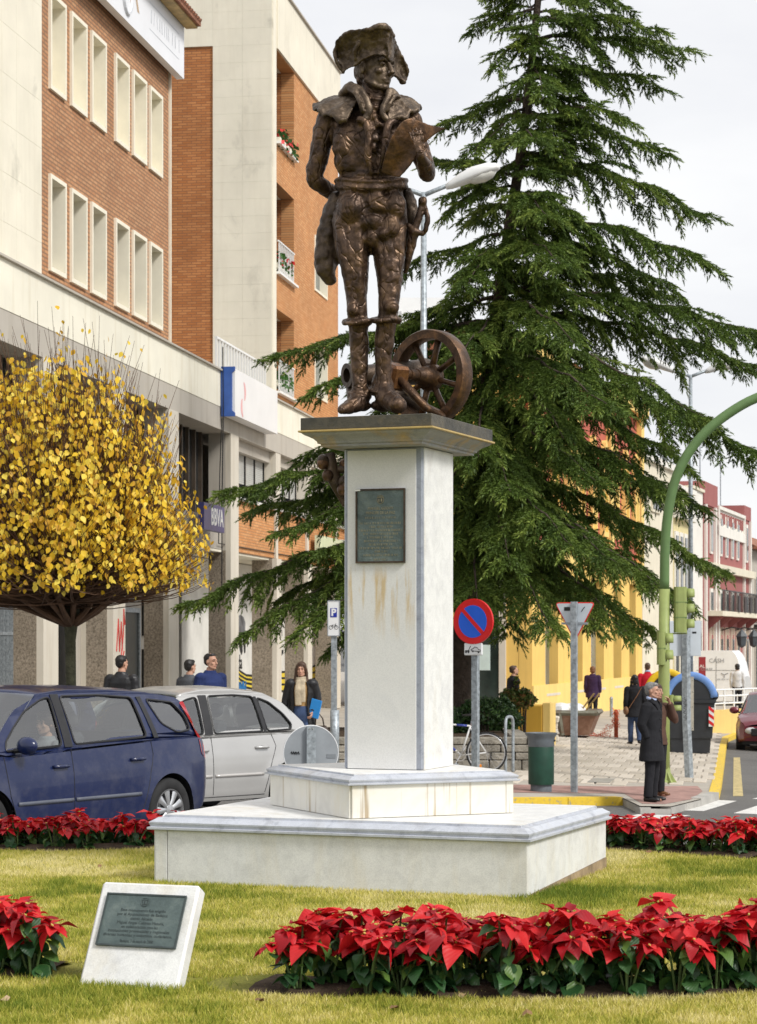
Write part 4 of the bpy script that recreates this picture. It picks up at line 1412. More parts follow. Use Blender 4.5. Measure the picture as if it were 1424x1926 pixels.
MB().box(pc-0.184, pc-0.145, py_-0.024, py_-0.0215, pz+0.238, pz+0.25).build('tape', M_white, pl)
# bunch of bronze balls on the rear of the shaft
cl = MB()
q = random.Random(4)
lp = loc((-0.335, 15.62))
for k in range(15):
    t_ = k/14
    x, y = lp.x + q.uniform(-0.07, 0.08) + 0.16*t_, lp.y + q.uniform(-0.07, 0.07)
    z = zt - 0.23 - 0.34*t_ + q.uniform(-0.03, 0.03)
    MB().ell((x, y, z), (0.042,)*3, 12, 8).build('bronze_ball', M_rust if k % 3 else M_bronze_d, ped, smooth=True)
MB().tube([(lp.x-0.02, lp.y, zt-0.19), (lp.x+0.02, lp.y, zt-0.35), (lp.x+0.12, lp.y, zt-0.55)], [0.05, 0.055, 0.03], 8).tube([(lp.x+0.05, lp.y, zt-0.3), (cx0-aw, cy0+0.1, zt-0.3)], 0.03, 6).build('garland', M_bronze_d, ped, smooth=True)

# ---------------------------------------------------------------- leaning marble slab with plaque
sbw = at(239, 1857, 10.43); sbw.z = LZ
slb = thing('memorial_slab', 'small leaning white marble slab with green bronze plaque set in the lawn', 'slab', sbw, R(-20))
TL = Matrix.Rotation(R(-29), 4, 'X')
so = MB().box(-0.256, 0.256, 0.0, 0.085, -0.08, 0.525, M=TL, bev=0.012).build('slab', M_marb, slb)
pq = MB().box(-0.208, 0.208, -0.012, -0.0005, 0.195, 0.462, M=TL, bev=0.003).build('plaque', M_plaque, slb)
m = MB()
for s_ in (-1, 1):
    m.box(s_*0.205-0.004, s_*0.205+0.004, -0.016, -0.0125, 0.195, 0.462, M=TL)
    m.box(-0.2, 0.2, -0.016, -0.0125, 0.3285+s_*0.1295-0.004, 0.3285+s_*0.1295+0.004, M=TL)
m.build('plaque_border', M_letterd, pq)
SF = lambda z, x=0.0: TL @ frame((x, -0.0122, z), (1, 0, 0), (0, 0, 1))
crest(pq, SF(0.418), 0.017, M_plaque, M_letterd)
for s_, z, wmax in [('Este monumento fue erigido', 0.378, 0.235), ('por el Ayuntamiento de Badajoz', 0.357, 0.262), ('siendo Alcalde', 0.336, 0.115), ('Miguel Angel Celdran Matute,', 0.315, 0.245),
                    ('en colaboracion con las', 0.294, 0.19), ('instituciones provinciales y regionales', 0.273, 0.32), ('diversas instancias y colectivos ciudadanos.', 0.252, 0.36), ('Badajoz, 7 de mayo de 2008', 0.222, 0.17)]:
    cu_o = text(s_, 0.021, M_letterd, pq, Matrix.Identity(4), depth=0.0012)
    xs = [v.co.x for v in cu_o.data.vertices]
    k = wmax/(max(xs)-min(xs))
    cu_o.data.transform(SF(z) @ Matrix.Diagonal((k, 1, 1, 1)))

# ---------------------------------------------------------------- the bronze figure
ZS = 15.05
stat = thing('bronze_statue', 'bronze statue of man in bicorne hat and short cape holding a paper', 'statue', (-0.02, 15.05, 3.927))
SO = Vector(stat.location)
KPX = ZS/F
def S(px, py, d=0.0):
    return at(px, py, ZS + d) - SO
def cloud_tex(name, size, depth=2):
    t = bpy.data.textures.new(name, 'CLOUDS'); t.noise_scale = size; t.noise_depth = depth; t.noise_basis = 'BLENDER_ORIGINAL'
    return t
def crack_tex(name, size):
    t = bpy.data.textures.new(name, 'VORONOI'); t.noise_scale = size
    t.weight_1 = -1.0; t.weight_2 = 1.0; t.noise_intensity = 1.1
    return t
tx_big, tx_small, tx_crack = cloud_tex('lump', 0.13), cloud_tex('grain', 0.03, 3), crack_tex('crack', 0.11)
tx_crack2 = crack_tex('fine_crack', 0.05)
DISP = [(tx_crack, 0.03), (tx_big, 0.026), (tx_small, 0.008)]
DISPL = [(tx_big, 0.02), (tx_small, 0.008)]
def limb(m, pts, n=14):
    """pts: (px, py, d, radius_px[, depth radius factor])"""
    P = [S(p[0], p[1], p[2]) for p in pts]
    P2 = smooth_pts(P, 4)
    rr = []
    for i in range(len(pts)-1):
        for k in range(4): rr.append(lerp(pts[i][3], pts[i+1][3], k/4)*KPX)
    rr.append(pts[-1][3]*KPX)
    m.tube(P2, rr, n)
    m.ell(P[0], (rr[0],)*3, 10, 8); m.ell(P[-1], (rr[-1],)*3, 10, 8)
def blob(m, px, py, d, rx, ry, rd):
    m.ell(S(px, py, d), (rx*KPX, rd, ry*KPX), 14, 10)
fig = MB()
rings = []
for py, cx, hw_, hd_, dy in [(462, 697, 34, .09, 0), (440, 697, 54, .125, 0), (405, 697, 64, .15, 0), (370, 697, 63, .15, 0), (345, 698, 61, .15, 0), (320, 695, 58, .15, -.01), (290, 688, 58, .16, -.01), (258, 689, 66, .17, -.01), (230, 694, 74, .165, 0), (208, 698, 66, .13, .01), (194, 704, 34, .095, .01), (180, 706, 26, .085, 0), (160, 706, 24, .08, 0)]:
    rings.append([S(cx + hw_*math.cos(a), py, dy + hd_*math.sin(a)) for a in np.linspace(0, 2*math.pi, 25)[:-1]])
fig.loft(rings)
# breeches
for b in [(662, 392, -.10, 30, 34, .09), (708, 380, -.12, 24, 26, .07), (742, 388, -.11, 25, 30, .08), (756, 400, -.02, 12, 32, .09), (642, 400, -.02, 13, 36, .09), (700, 418, -.12, 26, 18, .06), (735, 425, -.12, 20, 26, .07), (722, 440, -.13, 15, 14, .06), (702, 446, -.10, 17, 22, .06)]:
    blob(fig, *b)
limb(fig, [(660, 415, 0, 38), (663, 465, -.03, 34), (669, 520, -.04, 27), (671, 565, -.04, 22), (673, 600, -.03, 20), (675, 640, .0, 21), (677, 690, .01, 18), (675, 735, .0, 15)])
limb(fig, [(732, 415, 0, 38), (731, 465, -.03, 34), (733, 520, -.06, 27), (731, 565, -.08, 22), (728, 600, -.07, 20), (723, 640, -.04, 21), (720, 680, -.03, 18), (721, 720, -.03, 16)])
for b in [(664, 583, -.10, 15, 16, .05), (737, 578, -.14, 16, 17, .05)]: blob(fig, *b)
# thigh muscles and boot cuffs
limb(fig, [(641, 420, -.08, 14), (647, 480, -.10, 13), (657, 540, -.09, 8)], 10)
limb(fig, [(672, 430, -.10, 15), (674, 490, -.11, 12), (674, 550, -.1, 8)], 10)
limb(fig, [(716, 455, -.10, 11), (722, 510, -.11, 11), (732, 552, -.12, 8)], 10)
limb(fig, [(752, 430, -.08, 13), (750, 490, -.10, 12), (742, 545, -.12, 8)], 10)
for (cx, cy, d, r) in ((671, 606, -.03, 24), (727, 602, -.07, 25)):
    fig.tube([S(cx + r*math.cos(a), cy + 2*math.sin(2*a), d + r*KPX*math.sin(a)) for a in np.linspace(0, 2*math.pi, 17)[:-1]], 0.026, 8, closed=True)
# shoes
limb(fig, [(679, 738, .04, 20), (672, 757, -.02, 20), (655, 766, -.10, 15), (642, 771, -.17, 10)])
blob(fig, 681, 764, .03, 18, 12, .07)
limb(fig, [(718, 718, .02, 22), (725, 744, -.06, 22), (740, 756, -.14, 21), (748, 762, -.20, 19)])
blob(fig, 722, 763, .0, 26, 13, .09)
for (cx, cy, d, r) in ((676, 742, .01, 20), (722, 738, -.03, 24)):
    fig.tube([S(cx + r*math.cos(a), cy + 5*math.cos(a+0.5), d + r*KPX*math.sin(a)) for a in np.linspace(0, 2*math.pi, 17)[:-1]], 0.016, 6, closed=True)
# arms
limb(fig, [(617, 222, .03, 24), (606, 268, .05, 22), (597, 310, .07, 20), (592, 336, .08, 18), (607, 350, .12, 17), (628, 363, .20, 17), (650, 368, .26, 14)])
limb(fig, [(772, 225, .0, 24), (784, 268, .0, 22), (798, 305, -.06, 20), (803, 326, -.12, 18), (800, 312, -.22, 16), (793, 298, -.30, 12), (791, 288, -.33, 10)])
blob(fig, 608, 245, .04, 22, 22, .07); blob(fig, 592, 318, .07, 19, 20, .06)
# chest planes, lapels, cravat
for b in [(658, 268, -.095, 36, 46, .07), (735, 270, -.095, 32, 46, .07), (666, 306, -.10, 26, 24, .06), (722, 310, -.10, 24, 24, .06), (641, 300, -.07, 14, 30, .07), (690, 330, -.11, 30, 14, .06)]: blob(fig, *b)
limb(fig, [(676, 224, -.18, 9), (688, 232, -.20, 10), (694, 258, -.21, 9), (692, 290, -.20, 9), (698, 325, -.17, 7)], 10)
limb(fig, [(742, 226, -.17, 9), (730, 234, -.20, 10), (724, 262, -.21, 9), (722, 292, -.20, 8), (712, 325, -.17, 6)], 10)
for b in [(703, 222, -.17, 11, 11, .05), (710, 234, -.18, 11, 10, .05), (702, 246, -.18, 10, 10, .05), (708, 260, -.17, 9, 12, .04), (705, 278, -.16, 7, 12, .04), (704, 205, -.13, 13, 9, .06)]: blob(fig, *b)
# folded waistcloth
for cy, r in ((340, 0.026), (352, 0.026)):
    fig.tube([S(699 + 66*math.cos(a), cy + 2*math.sin(3*a), .165*math.sin(a)) for a in np.linspace(0, 2*math.pi, 33)[:-1]], r, 8, closed=True)
# hand on the paper
def hand(m, wrist, palm_dir, across, normal, s, curl=0.5, thumb=1):
    """palm and five fingers; vectors in the same frame as m"""
    w, f, a, n = Vector(wrist), Vector(palm_dir).normalized(), Vector(across).normalized(), Vector(normal).normalized()
    m.tube([w - f*0.01*s, w + f*0.035*s, w + f*0.085*s], [(0.026*s, 0.018*s), (0.038*s, 0.016*s), (0.040*s, 0.014*s)], 10, flat=n)
    for k, (L, off) in enumerate(((0.072, -0.030), (0.082, -0.010), (0.077, 0.010), (0.060, 0.029))):
        b = w + f*0.080*s + a*off*s*thumb
        p1 = b + (f*math.cos(curl*0.5) + n*math.sin(curl*0.5))*L*0.45*s + a*off*0.2*s*thumb
        p2 = p1 + (f*math.cos(curl*1.2) + n*math.sin(curl*1.2))*L*0.32*s
        p3 = p2 + (f*math.cos(curl*1.9) + n*math.sin(curl*1.9))*L*0.27*s
        m.tube([b, p1, p2, p3], [0.0098*s, 0.0092*s, 0.0085*s, 0.0062*s], 7)
    b = w + f*0.025*s - a*0.030*s*thumb
    p1 = b + (f*0.6 - a*thumb*0.75 + n*0.25).normalized()*0.038*s
    p2 = p1 + (f*0.85 - a*thumb*0.3 + n*0.35).normalized()*0.034*s
    m.tube([b, p1, p2], [0.013*s, 0.011*s, 0.008*s], 7)
hw0 = S(791, 292, -.325)
hand(fig, hw0, (-0.16, -0.06, 1), (1, 0.1, 0.1), (-0.5, 0.85, 0.2), 1.2, 0.35, -1)
# head
def head(m, c, yaw, pitch, s, hair=None):
    """c = centre of skull; looks along -y turned by yaw; s = head height / 0.24"""
    Mx = Matrix.Translation(c) @ Matrix.Rotation(yaw, 4, 'Z') @ Matrix.Rotation(pitch, 4, 'X') @ Matrix.Scale(s, 4)
    m.ell((0, 0.012, 0.022), (0.076, 0.096, 0.098), 16, 12, Mx)
    m.ell((0, -0.022, -0.045), (0.061, 0.070, 0.078), 16, 12, Mx)
    m.ell((0, -0.070, -0.100), (0.027, 0.022, 0.020), 10, 8, Mx)
    m.tube([(0, -0.088, 0.012), (0, -0.103, -0.012), (0, -0.118, -0.036), (0, -0.098, -0.046)], [(0.009, 0.010), (0.010, 0.012), (0.0155, 0.012), (0.013, 0.008)], 8, Mx)
    for s_ in (-1, 1):
        m.tube([(s_*0.008, -0.090, 0.020), (s_*0.030, -0.089, 0.026), (s_*0.052, -0.072, 0.018)], [0.009, 0.010, 0.007], 7, Mx)
        m.ell((s_*0.041, -0.066, -0.030), (0.022, 0.020, 0.018), 8, 6, Mx)
        m.ell((s_*0.031, -0.076, 0.002), (0.014, 0.012, 0.010), 8, 6, Mx)
        m.ell((s_*0.076, 0.010, -0.012), (0.009, 0.019, 0.031), 8, 6, Mx)
        m.tube([(s_*0.058, 0.0, -0.06), (s_*0.045, -0.04, -0.088), (s_*0.015, -0.068, -0.102)], [0.016, 0.016, 0.014], 8, Mx)
    m.tube([(-0.024, -0.082, -0.066), (0, -0.094, -0.063), (0.024, -0.082, -0.066)], [0.005, 0.0075, 0.005], 6, Mx)
    m.tube([(-0.020, -0.082, -0.077), (0, -0.092, -0.078), (0.020, -0.082, -0.077)], [0.005, 0.008, 0.005], 6, Mx)
    return Mx
HC = S(704, 128, -.03)
HM = head(fig, HC, R(48), R(2), 1.42)
limb(fig, [(704, 150, 0, 25), (705, 175, 0, 27), (704, 200, 0, 32)])
for b in [(676, 135, .06, 14, 17, .07), (679, 152, .05, 11, 13, .06), (688, 140, -.07, 7, 13, .03), (690, 122, -.07, 8, 9, .04)]: blob(fig, *b)
# stock around the neck
for cy, r_ in ((176, 27), (186, 30)):
    fig.tube([S(706 + r_*math.cos(a), cy + 3*math.cos(a), .005 + r_*KPX*math.sin(a)) for a in np.linspace(0, 2*math.pi, 21)[:-1]], 0.022, 7, closed=True)
fme = voxel(fig, 0.0072, 2, [(tx_crack, 0.014), (tx_crack2, 0.004), (tx_big, 0.014), (tx_small, 0.004)])
fo = mesh_obj('figure', fme, M_bronze, stat)
# calm the face: pull displaced vertices there back towards smooth by re-voxelling a separate mask
fm = MB(); head(fm, HC, R(48), R(2), 1.432)
face_me = voxel(fm, 0.006, 2, [(tx_small, 0.004)])
mesh_obj('face', face_me, M_bronze_g, stat)
ey = MB()
for s_ in (-1, 1): ey.ell((s_*0.031, -0.086, 0.0035), (0.012, 0.007, 0.006), 8, 6, HM)
ey.build('eyes', M_bronze_d, stat, smooth=True)
# hat
def grid_from(cols, nu, nv, bulge=0.0):
    """columns of (bottom, top) photo points with depth -> smooth grid"""
    bot = smooth_pts([S(*c[0]) for c in cols], nu)
    top = smooth_pts([S(*c[1]) for c in cols], nu)
    G = []
    for b, t in zip(bot, top):
        G.append([b.lerp(t, k/nv) + Vector((0, -bulge*math.sin(math.pi*k/nv), 0)) for k in range(nv+1)])
    return G
hat = MB()
front = [((645, 138, -.05), (631, 90, -.04)), ((656, 130, -.08), (635, 74, -.10)), ((670, 124, -.12), (648, 65, -.16)), ((686, 112, -.165), (668, 59, -.22)), ((702, 105, -.185), (692, 55, -.27)), ((719, 105, -.18), (714, 47, -.28)), ((731, 115, -.13), (735, 51, -.20)), ((736, 138, -.02), (743, 74, -.06)), ((750, 148, .05), (751, 92, .03)), ((756, 158, .09), (765, 118, .08)), ((763, 156, .10), (768, 138, .10))]
hat.sheet(grid_from(front, 4, 8, -0.035), 0.022)
back = [((646, 130, .0), (634, 96, .0)), ((660, 118, .08), (642, 82, .06)), ((685, 112, .14), (668, 66, .10)), ((708, 112, .16), (695, 62, .10)), ((730, 116, .18), (716, 58, .10)), ((742, 126, .18), (735, 64, .08)), ((750, 140, .15), (743, 80, .07)), ((756, 150, .12), (752, 98, .07)), ((761, 154, .11), (766, 130, .10))]
hat.sheet(grid_from(back, 4, 6, -0.02), 0.022)
for pts in ([(694, 56, -.275, 5), (714, 49, -.29, 7), (732, 53, -.22, 6), (739, 68, -.12, 5)], [(640, 72, -.12, 3), (652, 62, -.17, 4), (670, 57, -.23, 4), (690, 55, -.275, 5)], [(640, 128, -.05, 5), (646, 135, -.04, 5)], [(636, 82, -.08, 4), (631, 98, -.06, 5), (633, 114, -.06, 5), (641, 130, -.05, 5)], [(731, 60, -.20, 4), (728, 82, -.19, 3.5), (731, 102, -.17, 3)],
            [(752, 146, .08, 7), (759, 154, .09, 7)], [(676, 80, -.19, 4), (668, 94, -.17, 5), (668, 110, -.14, 4)], [(738, 80, -.04, 5), (742, 92, -.02, 6)]):
    limb(hat, pts, 8)
crown = MB(); head_c = HC + Vector((0, 0.01, 0.10))
hat.ell(head_c, (0.10, 0.12, 0.085), 14, 8)
mesh_obj('bicorne_hat', voxel(hat, 0.0065, 2, [(tx_big, 0.024), (tx_small, 0.012), (tx_crack2, 0.008)]), M_bronze_g, stat)
# cape
cape = MB()
G = []
for k in range(41):
    a = R(-158 + 316*k/40)                      # 0 = back
    sx, cy_ = math.sin(a), math.cos(a)
    col_ = []
    hem_y = 224 - 26*abs(sx)**2.5 + (4 if cy_ < 0 else 10*cy_) + 4*math.sin(k*1.9) + 3*math.sin(k*3.1)
    hem_x = 692 + (100 if sx > 0 else 101)*sx
    if sx > 0.8: hem_x -= 2
    for j in range(9):
        u = j/8
        uu = u**0.85
        px = lerp(704 + 30*sx, hem_x, uu)
        py = lerp(184, hem_y, u**1.25) - 7*math.sin(math.pi*u)
        d = lerp(0.11*cy_, 0.21*cy_ - (0.03 if cy_ < 0 else 0), uu) + 0.02
        col_.append(S(px, py, d))
    G.append(col_)
cape.sheet(G, 0.024)
hem = [g[-1] for g in G]
cape.tube(hem, [0.019 + 0.006*math.sin(i*1.7) for i in range(len(hem))], 8)
mesh_obj('cape', voxel(cape, 0.0078, 2, [(tx_big, 0.022), (tx_small, 0.010), (tx_crack2, 0.01)]), M_bronze_g, stat)
# standing collar, folded over
colr = MB()
def ribbon(m, pts, wid, t=0.026):
    """pts: (px,py,d, normal-ish offset) centre line; wid px list -> sheet curling along the line"""
    G = []
    for (px, py, d), (wx, wy, wd) in zip(pts, wid):
        G.append([S(px - wx*u, py - wy*u, d - wd*u + 0.035*(1-u*u)) for u in (-1, -0.5, 0, 0.5, 1)])
    m.sheet(G, t)
ribbon(colr, [(650, 182, -.02), (662, 178, -.09), (676, 184, -.14), (686, 198, -.17), (688, 214, -.18)], [(6, 10, -.02), (8, 12, .02), (10, 12, .04), (9, 6, .05), (6, 3, .03)])
ribbon(colr, [(752, 200, -.02), (745, 192, -.08), (735, 190, -.13), (727, 200, -.17), (724, 213, -.18)], [(-6, 9, -.02), (-8, 12, .02), (-9, 12, .04), (-7, 6, .05), (-5, 3, .03)])
limb(colr, [(642, 178, -.03, 7), (655, 166, -.08, 10), (670, 168, -.13, 10), (682, 176, -.16, 8), (692, 192, -.18, 7), (694, 210, -.19, 6), (688, 224, -.19, 7)], 10)
limb(colr, [(748, 196, -.04, 7), (744, 182, -.08, 9), (734, 172, -.11, 8), (729, 182, -.15, 6), (722, 198, -.18, 6), (720, 214, -.19, 6), (728, 226, -.19, 7)], 10)
limb(colr, [(660, 162, .06, 10), (658, 170, .02, 12), (652, 178, -.02, 10)], 8)
mesh_obj('collar', voxel(colr, 0.0085, 2, [(tx_big, 0.02), (tx_small, 0.008)]), M_bronze_g, stat)
# paper
pap = MB()
lef = smooth_pts([S(716, 323, -.22), S(724, 292, -.27), S(737, 256, -.31), S(754, 230, -.31), S(774, 221, -.28)], 5)
rig = smooth_pts([S(752, 333, -.22), S(774, 308, -.24), S(792, 278, -.27), S(812, 258, -.29), S(838, 241, -.33)], 5)
G = []
for b, t in zip(lef, rig):
    G.append([b.lerp(t, k/6) + Vector((0, 0.03*math.sin(math.pi*k/6), 0)) for k in range(7)])
pap.sheet(G, 0.012)
mesh_obj('paper', voxel(pap, 0.006, 2, [(tx_big, 0.012), (tx_small, 0.004)]), M_rust, stat)
# coat tails, sword
tails = MB()
limb(tails, [(634, 375, .08, 20), (619, 420, .10, 22), (612, 468, .11, 24), (614, 505, .11, 23), (621, 525, .11, 15)])
limb(tails, [(640, 380, .1, 22), (634, 430, .12, 22), (632, 480, .12, 20)])
tails2 = MB()
limb(tails2, [(766, 365, .08, 16), (773, 400, .09, 18), (770, 440, .10, 16), (760, 480, .10, 8)])
mesh_obj('coat_tail', voxel(tails, 0.010, 3, DISP), M_bronze_d, stat)
mesh_obj('coat_tail', voxel(tails2, 0.010, 3, DISP), M_bronze_d, stat)
swd = MB()
limb(swd, [(794, 382, -.03, 8), (790, 402, -.03, 7), (781, 430, -.02, 8), (778, 440, -.02, 10)], 8)
limb(swd, [(795, 378, -.03, 9), (795, 384, -.03, 8)], 8)
limb(swd, [(798, 385, -.03, 4), (804, 405, -.04, 5), (802, 428, -.04, 5), (796, 440, -.03, 5), (782, 434, -.03, 5), (768, 424, -.03, 4)], 8)
limb(swd, [(778, 438, -.02, 11), (772, 470, .0, 9), (762, 510, .02, 5)], 8)
mesh_obj('sword', voxel(swd, 0.007, 2, DISPL), M_bronze, stat)

# ---------------------------------------------------------------- cannon behind the figure
cn = thing('bronze_cannon', 'small bronze field cannon with spoked wheel on the pedestal behind the statue', 'cannon', (0.2, 15.55, 3.927))
CO = Vector(cn.location)
def C(px, py, Z): return at(px, py, Z) - CO
wc = C(809, 703, 15.50); wc.z = 0.332
ax = Vector((-0.62, -0.785, 0)).normalized()
bx_ = Vector((ax.y, -ax.x, 0)) * -1
WM = Matrix(((bx_.x, 0, ax.x, wc.x), (bx_.y, 0, ax.y, wc.y), (bx_.z, 1, ax.z, wc.z), (0, 0, 0, 1)))
wheel = MB()
prof = [(0.268, -0.055), (0.322, -0.058), (0.33, -0.045), (0.33, 0.045), (0.322, 0.058), (0.268, 0.055), (0.262, 0.03), (0.262, -0.03), (0.268, -0.055)]
wheel.lathe(prof, 56, WM, cap=False)
wo = wheel.build('wheel', M_rust, cn, smooth=True, ang=40)
for k in range(8):
    a = R(22.5 + 45*k + 6)
    d_ = Vector((math.cos(a), math.sin(a), 0))
    MB().tube([d_*0.05, d_*0.16, d_*0.272], [(0.024, 0.03), (0.019, 0.024), (0.022, 0.032)], 8, WM, flat=(0, 0, 1)).build('spoke', M_rust, wo, smooth=True)
MB().lathe([(0.0, -0.08), (0.06, -0.08), (0.075, -0.05), (0.098, -0.03), (0.098, 0.02), (0.082, 0.03), (0.07, 0.06), (0.072, 0.075), (0.056, 0.10), (0.045, 0.16), (0.038, 0.162), (0.036, 0.24)], 24, WM).build('hub', M_rust, wo, smooth=True, ang=40)
p0 = Vector(wc) + ax*0.2
MB().cyl(p0, Vector(wc) + ax*0.42, 0.034, 10).build('axle', M_rust, cn, smooth=True)
p1 = Vector(wc) + ax*0.36
MB().box(-0.07, 0.07, -0.05, 0.12, -0.12, 0.05, Matrix.Translation(p1) @ Matrix.Rotation(R(35), 4, 'Z') @ Matrix.Rotation(R(18), 4, 'X'), bev=0.02).build('axle_block', bronze('orange_rust', (0.06, 0.028, 0.015), (0.15, 0.065, 0.026), (0.30, 0.14, 0.05), 12), cn)
MB().tube([p1 + Vector((0, 0, -0.04)), C(800, 766, 15.2), C(830, 778, 15.35)], [(0.05, 0.035), (0.05, 0.03), (0.05, 0.02)], 8).build('trail', M_rust, cn, smooth=True)
mz, bz = C(652, 706, 15.45), C(800, 700, 15.75)
dd = (mz - bz).normalized()
sd_ = dd.cross(Vector((0, 0, 1))).normalized(); up_ = sd_.cross(dd)
BM = Matrix(((sd_.x, up_.x, dd.x, bz.x), (sd_.y, up_.y, dd.y, bz.y), (sd_.z, up_.z, dd.z, bz.z), (0, 0, 0, 1)))
Lb = (mz - bz).length
MB().lathe([(0.0, -0.12), (0.03, -0.12), (0.035, -0.08), (0.02, -0.05), (0.09, -0.03), (0.1, 0.0), (0.1, 0.04), (0.088, 0.05), (0.085, Lb*0.4), (0.09, Lb*0.42), (0.09, Lb*0.47), (0.076, Lb*0.48), (0.066, Lb*0.86), (0.072, Lb*0.88), (0.072, Lb*0.9), (0.066, Lb*0.91), (0.082, Lb*0.97), (0.084, Lb), (0.05, Lb), (0.045, Lb-0.12), (0.0, Lb-0.12)], 24, BM).build('barrel', M_bronze_d, cn, smooth=True, ang=35)
MB().tube([C(690, 728, 15.55), C(740, 740, 15.6), C(800, 770, 15.7)], [(0.05, 0.05)]*3, 8).tube([C(662, 722, 15.5), C(668, 772, 15.5)], 0.045, 8).build('carriage', M_bronze_d, cn, smooth=True)

# ================================================================ cedar
M_bark = pm('cedar_bark', (0.075, 0.055, 0.042), 0.9, 0.35, 5, 0.9, 18, dist=0.05)
M_needle = leaf_mat('cedar_needles', (0.040, 0.075, 0.016), (0.105, 0.165, 0.028), (0.28, 0.35, 0.07), rough=0.55, trans=0.18, attr='tone', spec=0.25)
ZC = 43.0
cg = at(865, 1335, ZC)
ced = thing('cedar_tree', 'tall dark green cedar with tiered drooping branches in stone planter', 'tree', (cg.x, ZC, gz(cg.x)))
CB = Vector(ced.location)
tr_px = [(862, 1420), (866, 1300), (872, 1180), (881, 1050), (903, 850), (928, 650), (955, 450), (985, 250), (1008, 40), (1026, -150), (1040, -330)]
tr_pts = [at(a, b, ZC) - CB for a, b in tr_px]
tr_pts[0].z = -0.2
trunk = smooth_pts(tr_pts, 5)
tr_r = [lerp(0.26, 0.03, (i/(len(trunk)-1))**0.85) for i in range(len(trunk))]
MB().tube(trunk, tr_r, 12).build('trunk', M_bark, ced, smooth=True)
def on_trunk(py):
    for (a, p), (b, q) in zip(zip([t[1] for t in tr_px], tr_pts), list(zip([t[1] for t in tr_px], tr_pts))[1:]):
        if b <= py <= a: return p.lerp(q, (a-py)/(a-b))
    return tr_pts[-1].copy()
# (start height on trunk in photo rows, tip px, tip py, depth of tip towards (-) or away from (+) camera, weight)
BR = [(40, 1245, 55, -0.6), (75, 1292, 98, 0.5), (130, 1235, 160, 0.8), (195, 1182, 222, -0.9), (215, 1252, 290, 0.4), (290, 1335, 410, 0.5), (400, 1348, 500, -0.8), (420, 1282, 556, 0.6), (500, 1250, 560, 1.5),
      (545, 1480, 650, -0.3), (585, 1420, 690, 1.6), (620, 1330, 790, -2.2), (660, 1480, 885, 0.2), (700, 1300, 880, -1.0), (760, 1270, 930, -1.6), (820, 1330, 960, 1.2), (870, 1365, 1080, -0.6), (900, 1250, 1110, -2.4), (930, 1300, 1140, 0.8), (960, 1180, 1190, -2.6), (985, 1120, 1180, -1.2), (1000, 1240, 1200, 0.6),
      (20, 888, 50, 0.2), (70, 930, 120, -0.8), (180, 812, 245, 0.3), (200, 880, 300, -1.0), (300, 838, 405, -0.4), (330, 812, 300, 1.2), (440, 766, 505, 0.3), (455, 850, 560, -1.2), (540, 760, 612, 0.7), (560, 690, 650, 1.0),
      (610, 512, 672, 0.6), (640, 575, 742, -0.3), (690, 700, 780, 1.4), (780, 640, 850, 0.9), (830, 560, 862, 1.0), (870, 418, 928, 0.2), (900, 520, 1005, -0.9), (930, 470, 960, 1.6), (985, 345, 1138, 0.2), (1000, 450, 1195, -0.9), (1010, 560, 1190, -1.8), (1020, 620, 1215, -0.6), (960, 600, 1040, -1.2), (970, 700, 1130, 1.2), (990, 520, 1130, 0.9),
      # towards and away from the camera
      (120, 1020, 170, -1.6), (150, 960, 200, 1.5), (260, 1010, 260, -2.2), (280, 1060, 330, 1.9), (360, 1030, 410, -2.4), (380, 900, 420, 2.2), (450, 1060, 500, -3.0), (470, 880, 530, -2.2), (520, 1000, 560, 2.8), (560, 1080, 640, -3.2), (600, 870, 660, -2.8), (620, 820, 740, -1.2), (640, 1000, 700, 3.0),
      (660, 1150, 770, -3.8), (690, 1060, 820, -3.4), (700, 820, 800, 2.5), (740, 900, 860, -3.2), (780, 1120, 900, -2.8), (800, 960, 930, -3.6), (840, 820, 950, -2.4), (870, 1080, 1030, -4.2), (890, 960, 1060, -4.0), (900, 800, 1060, -3.0), (910, 1160, 1060, -3.4), (930, 740, 1060, 2.2), (940, 1000, 1100, 3.0), (960, 900, 1160, -3.6), (980, 1040, 1190, -3.8), (1000, 800, 1180, -2.4), (1000, 960, 1200, 2.0), (850, 1000, 960, 3.4), (770, 1060, 860, 3.2),
      (-40, 1120, -60, 0.5), (-20, 960, -20, -0.5), (0, 1180, 10, -0.4), (-100, 1100, -120, 0.2), (-120, 980, -100, 0.4), (-180, 1090, -190, -0.3), (-240, 1000, -230, 0.3)]
q = random.Random(11)
for i_ in range(64):                               # short boughs all round the stem
    py_ = -200 + 1250*(i_/64)**1.35
    a_ = q.uniform(0, 2*math.pi)
    l_ = q.uniform(0.7, 1.25)*interp(py_, [(-200, 0.5), (0, 0.85), (300, 1.4), (1000, 1.9)])
    c_0 = on_trunk(py_) + CB
    if math.sin(a_) > 0.5: a_ = -a_
    e_ = c_0 + Vector((l_*math.cos(a_), l_*math.sin(a_), -0.12*l_))
    BR.append((py_, e_.x/e_.y*F + CX, HY - (e_.z-CZ)/e_.y*F, e_.y-ZC))
limbs = MB()
tw_o, tw_d, tw_n, tw_t = [], [], [], []          # twig origin, direction, side normal, tone
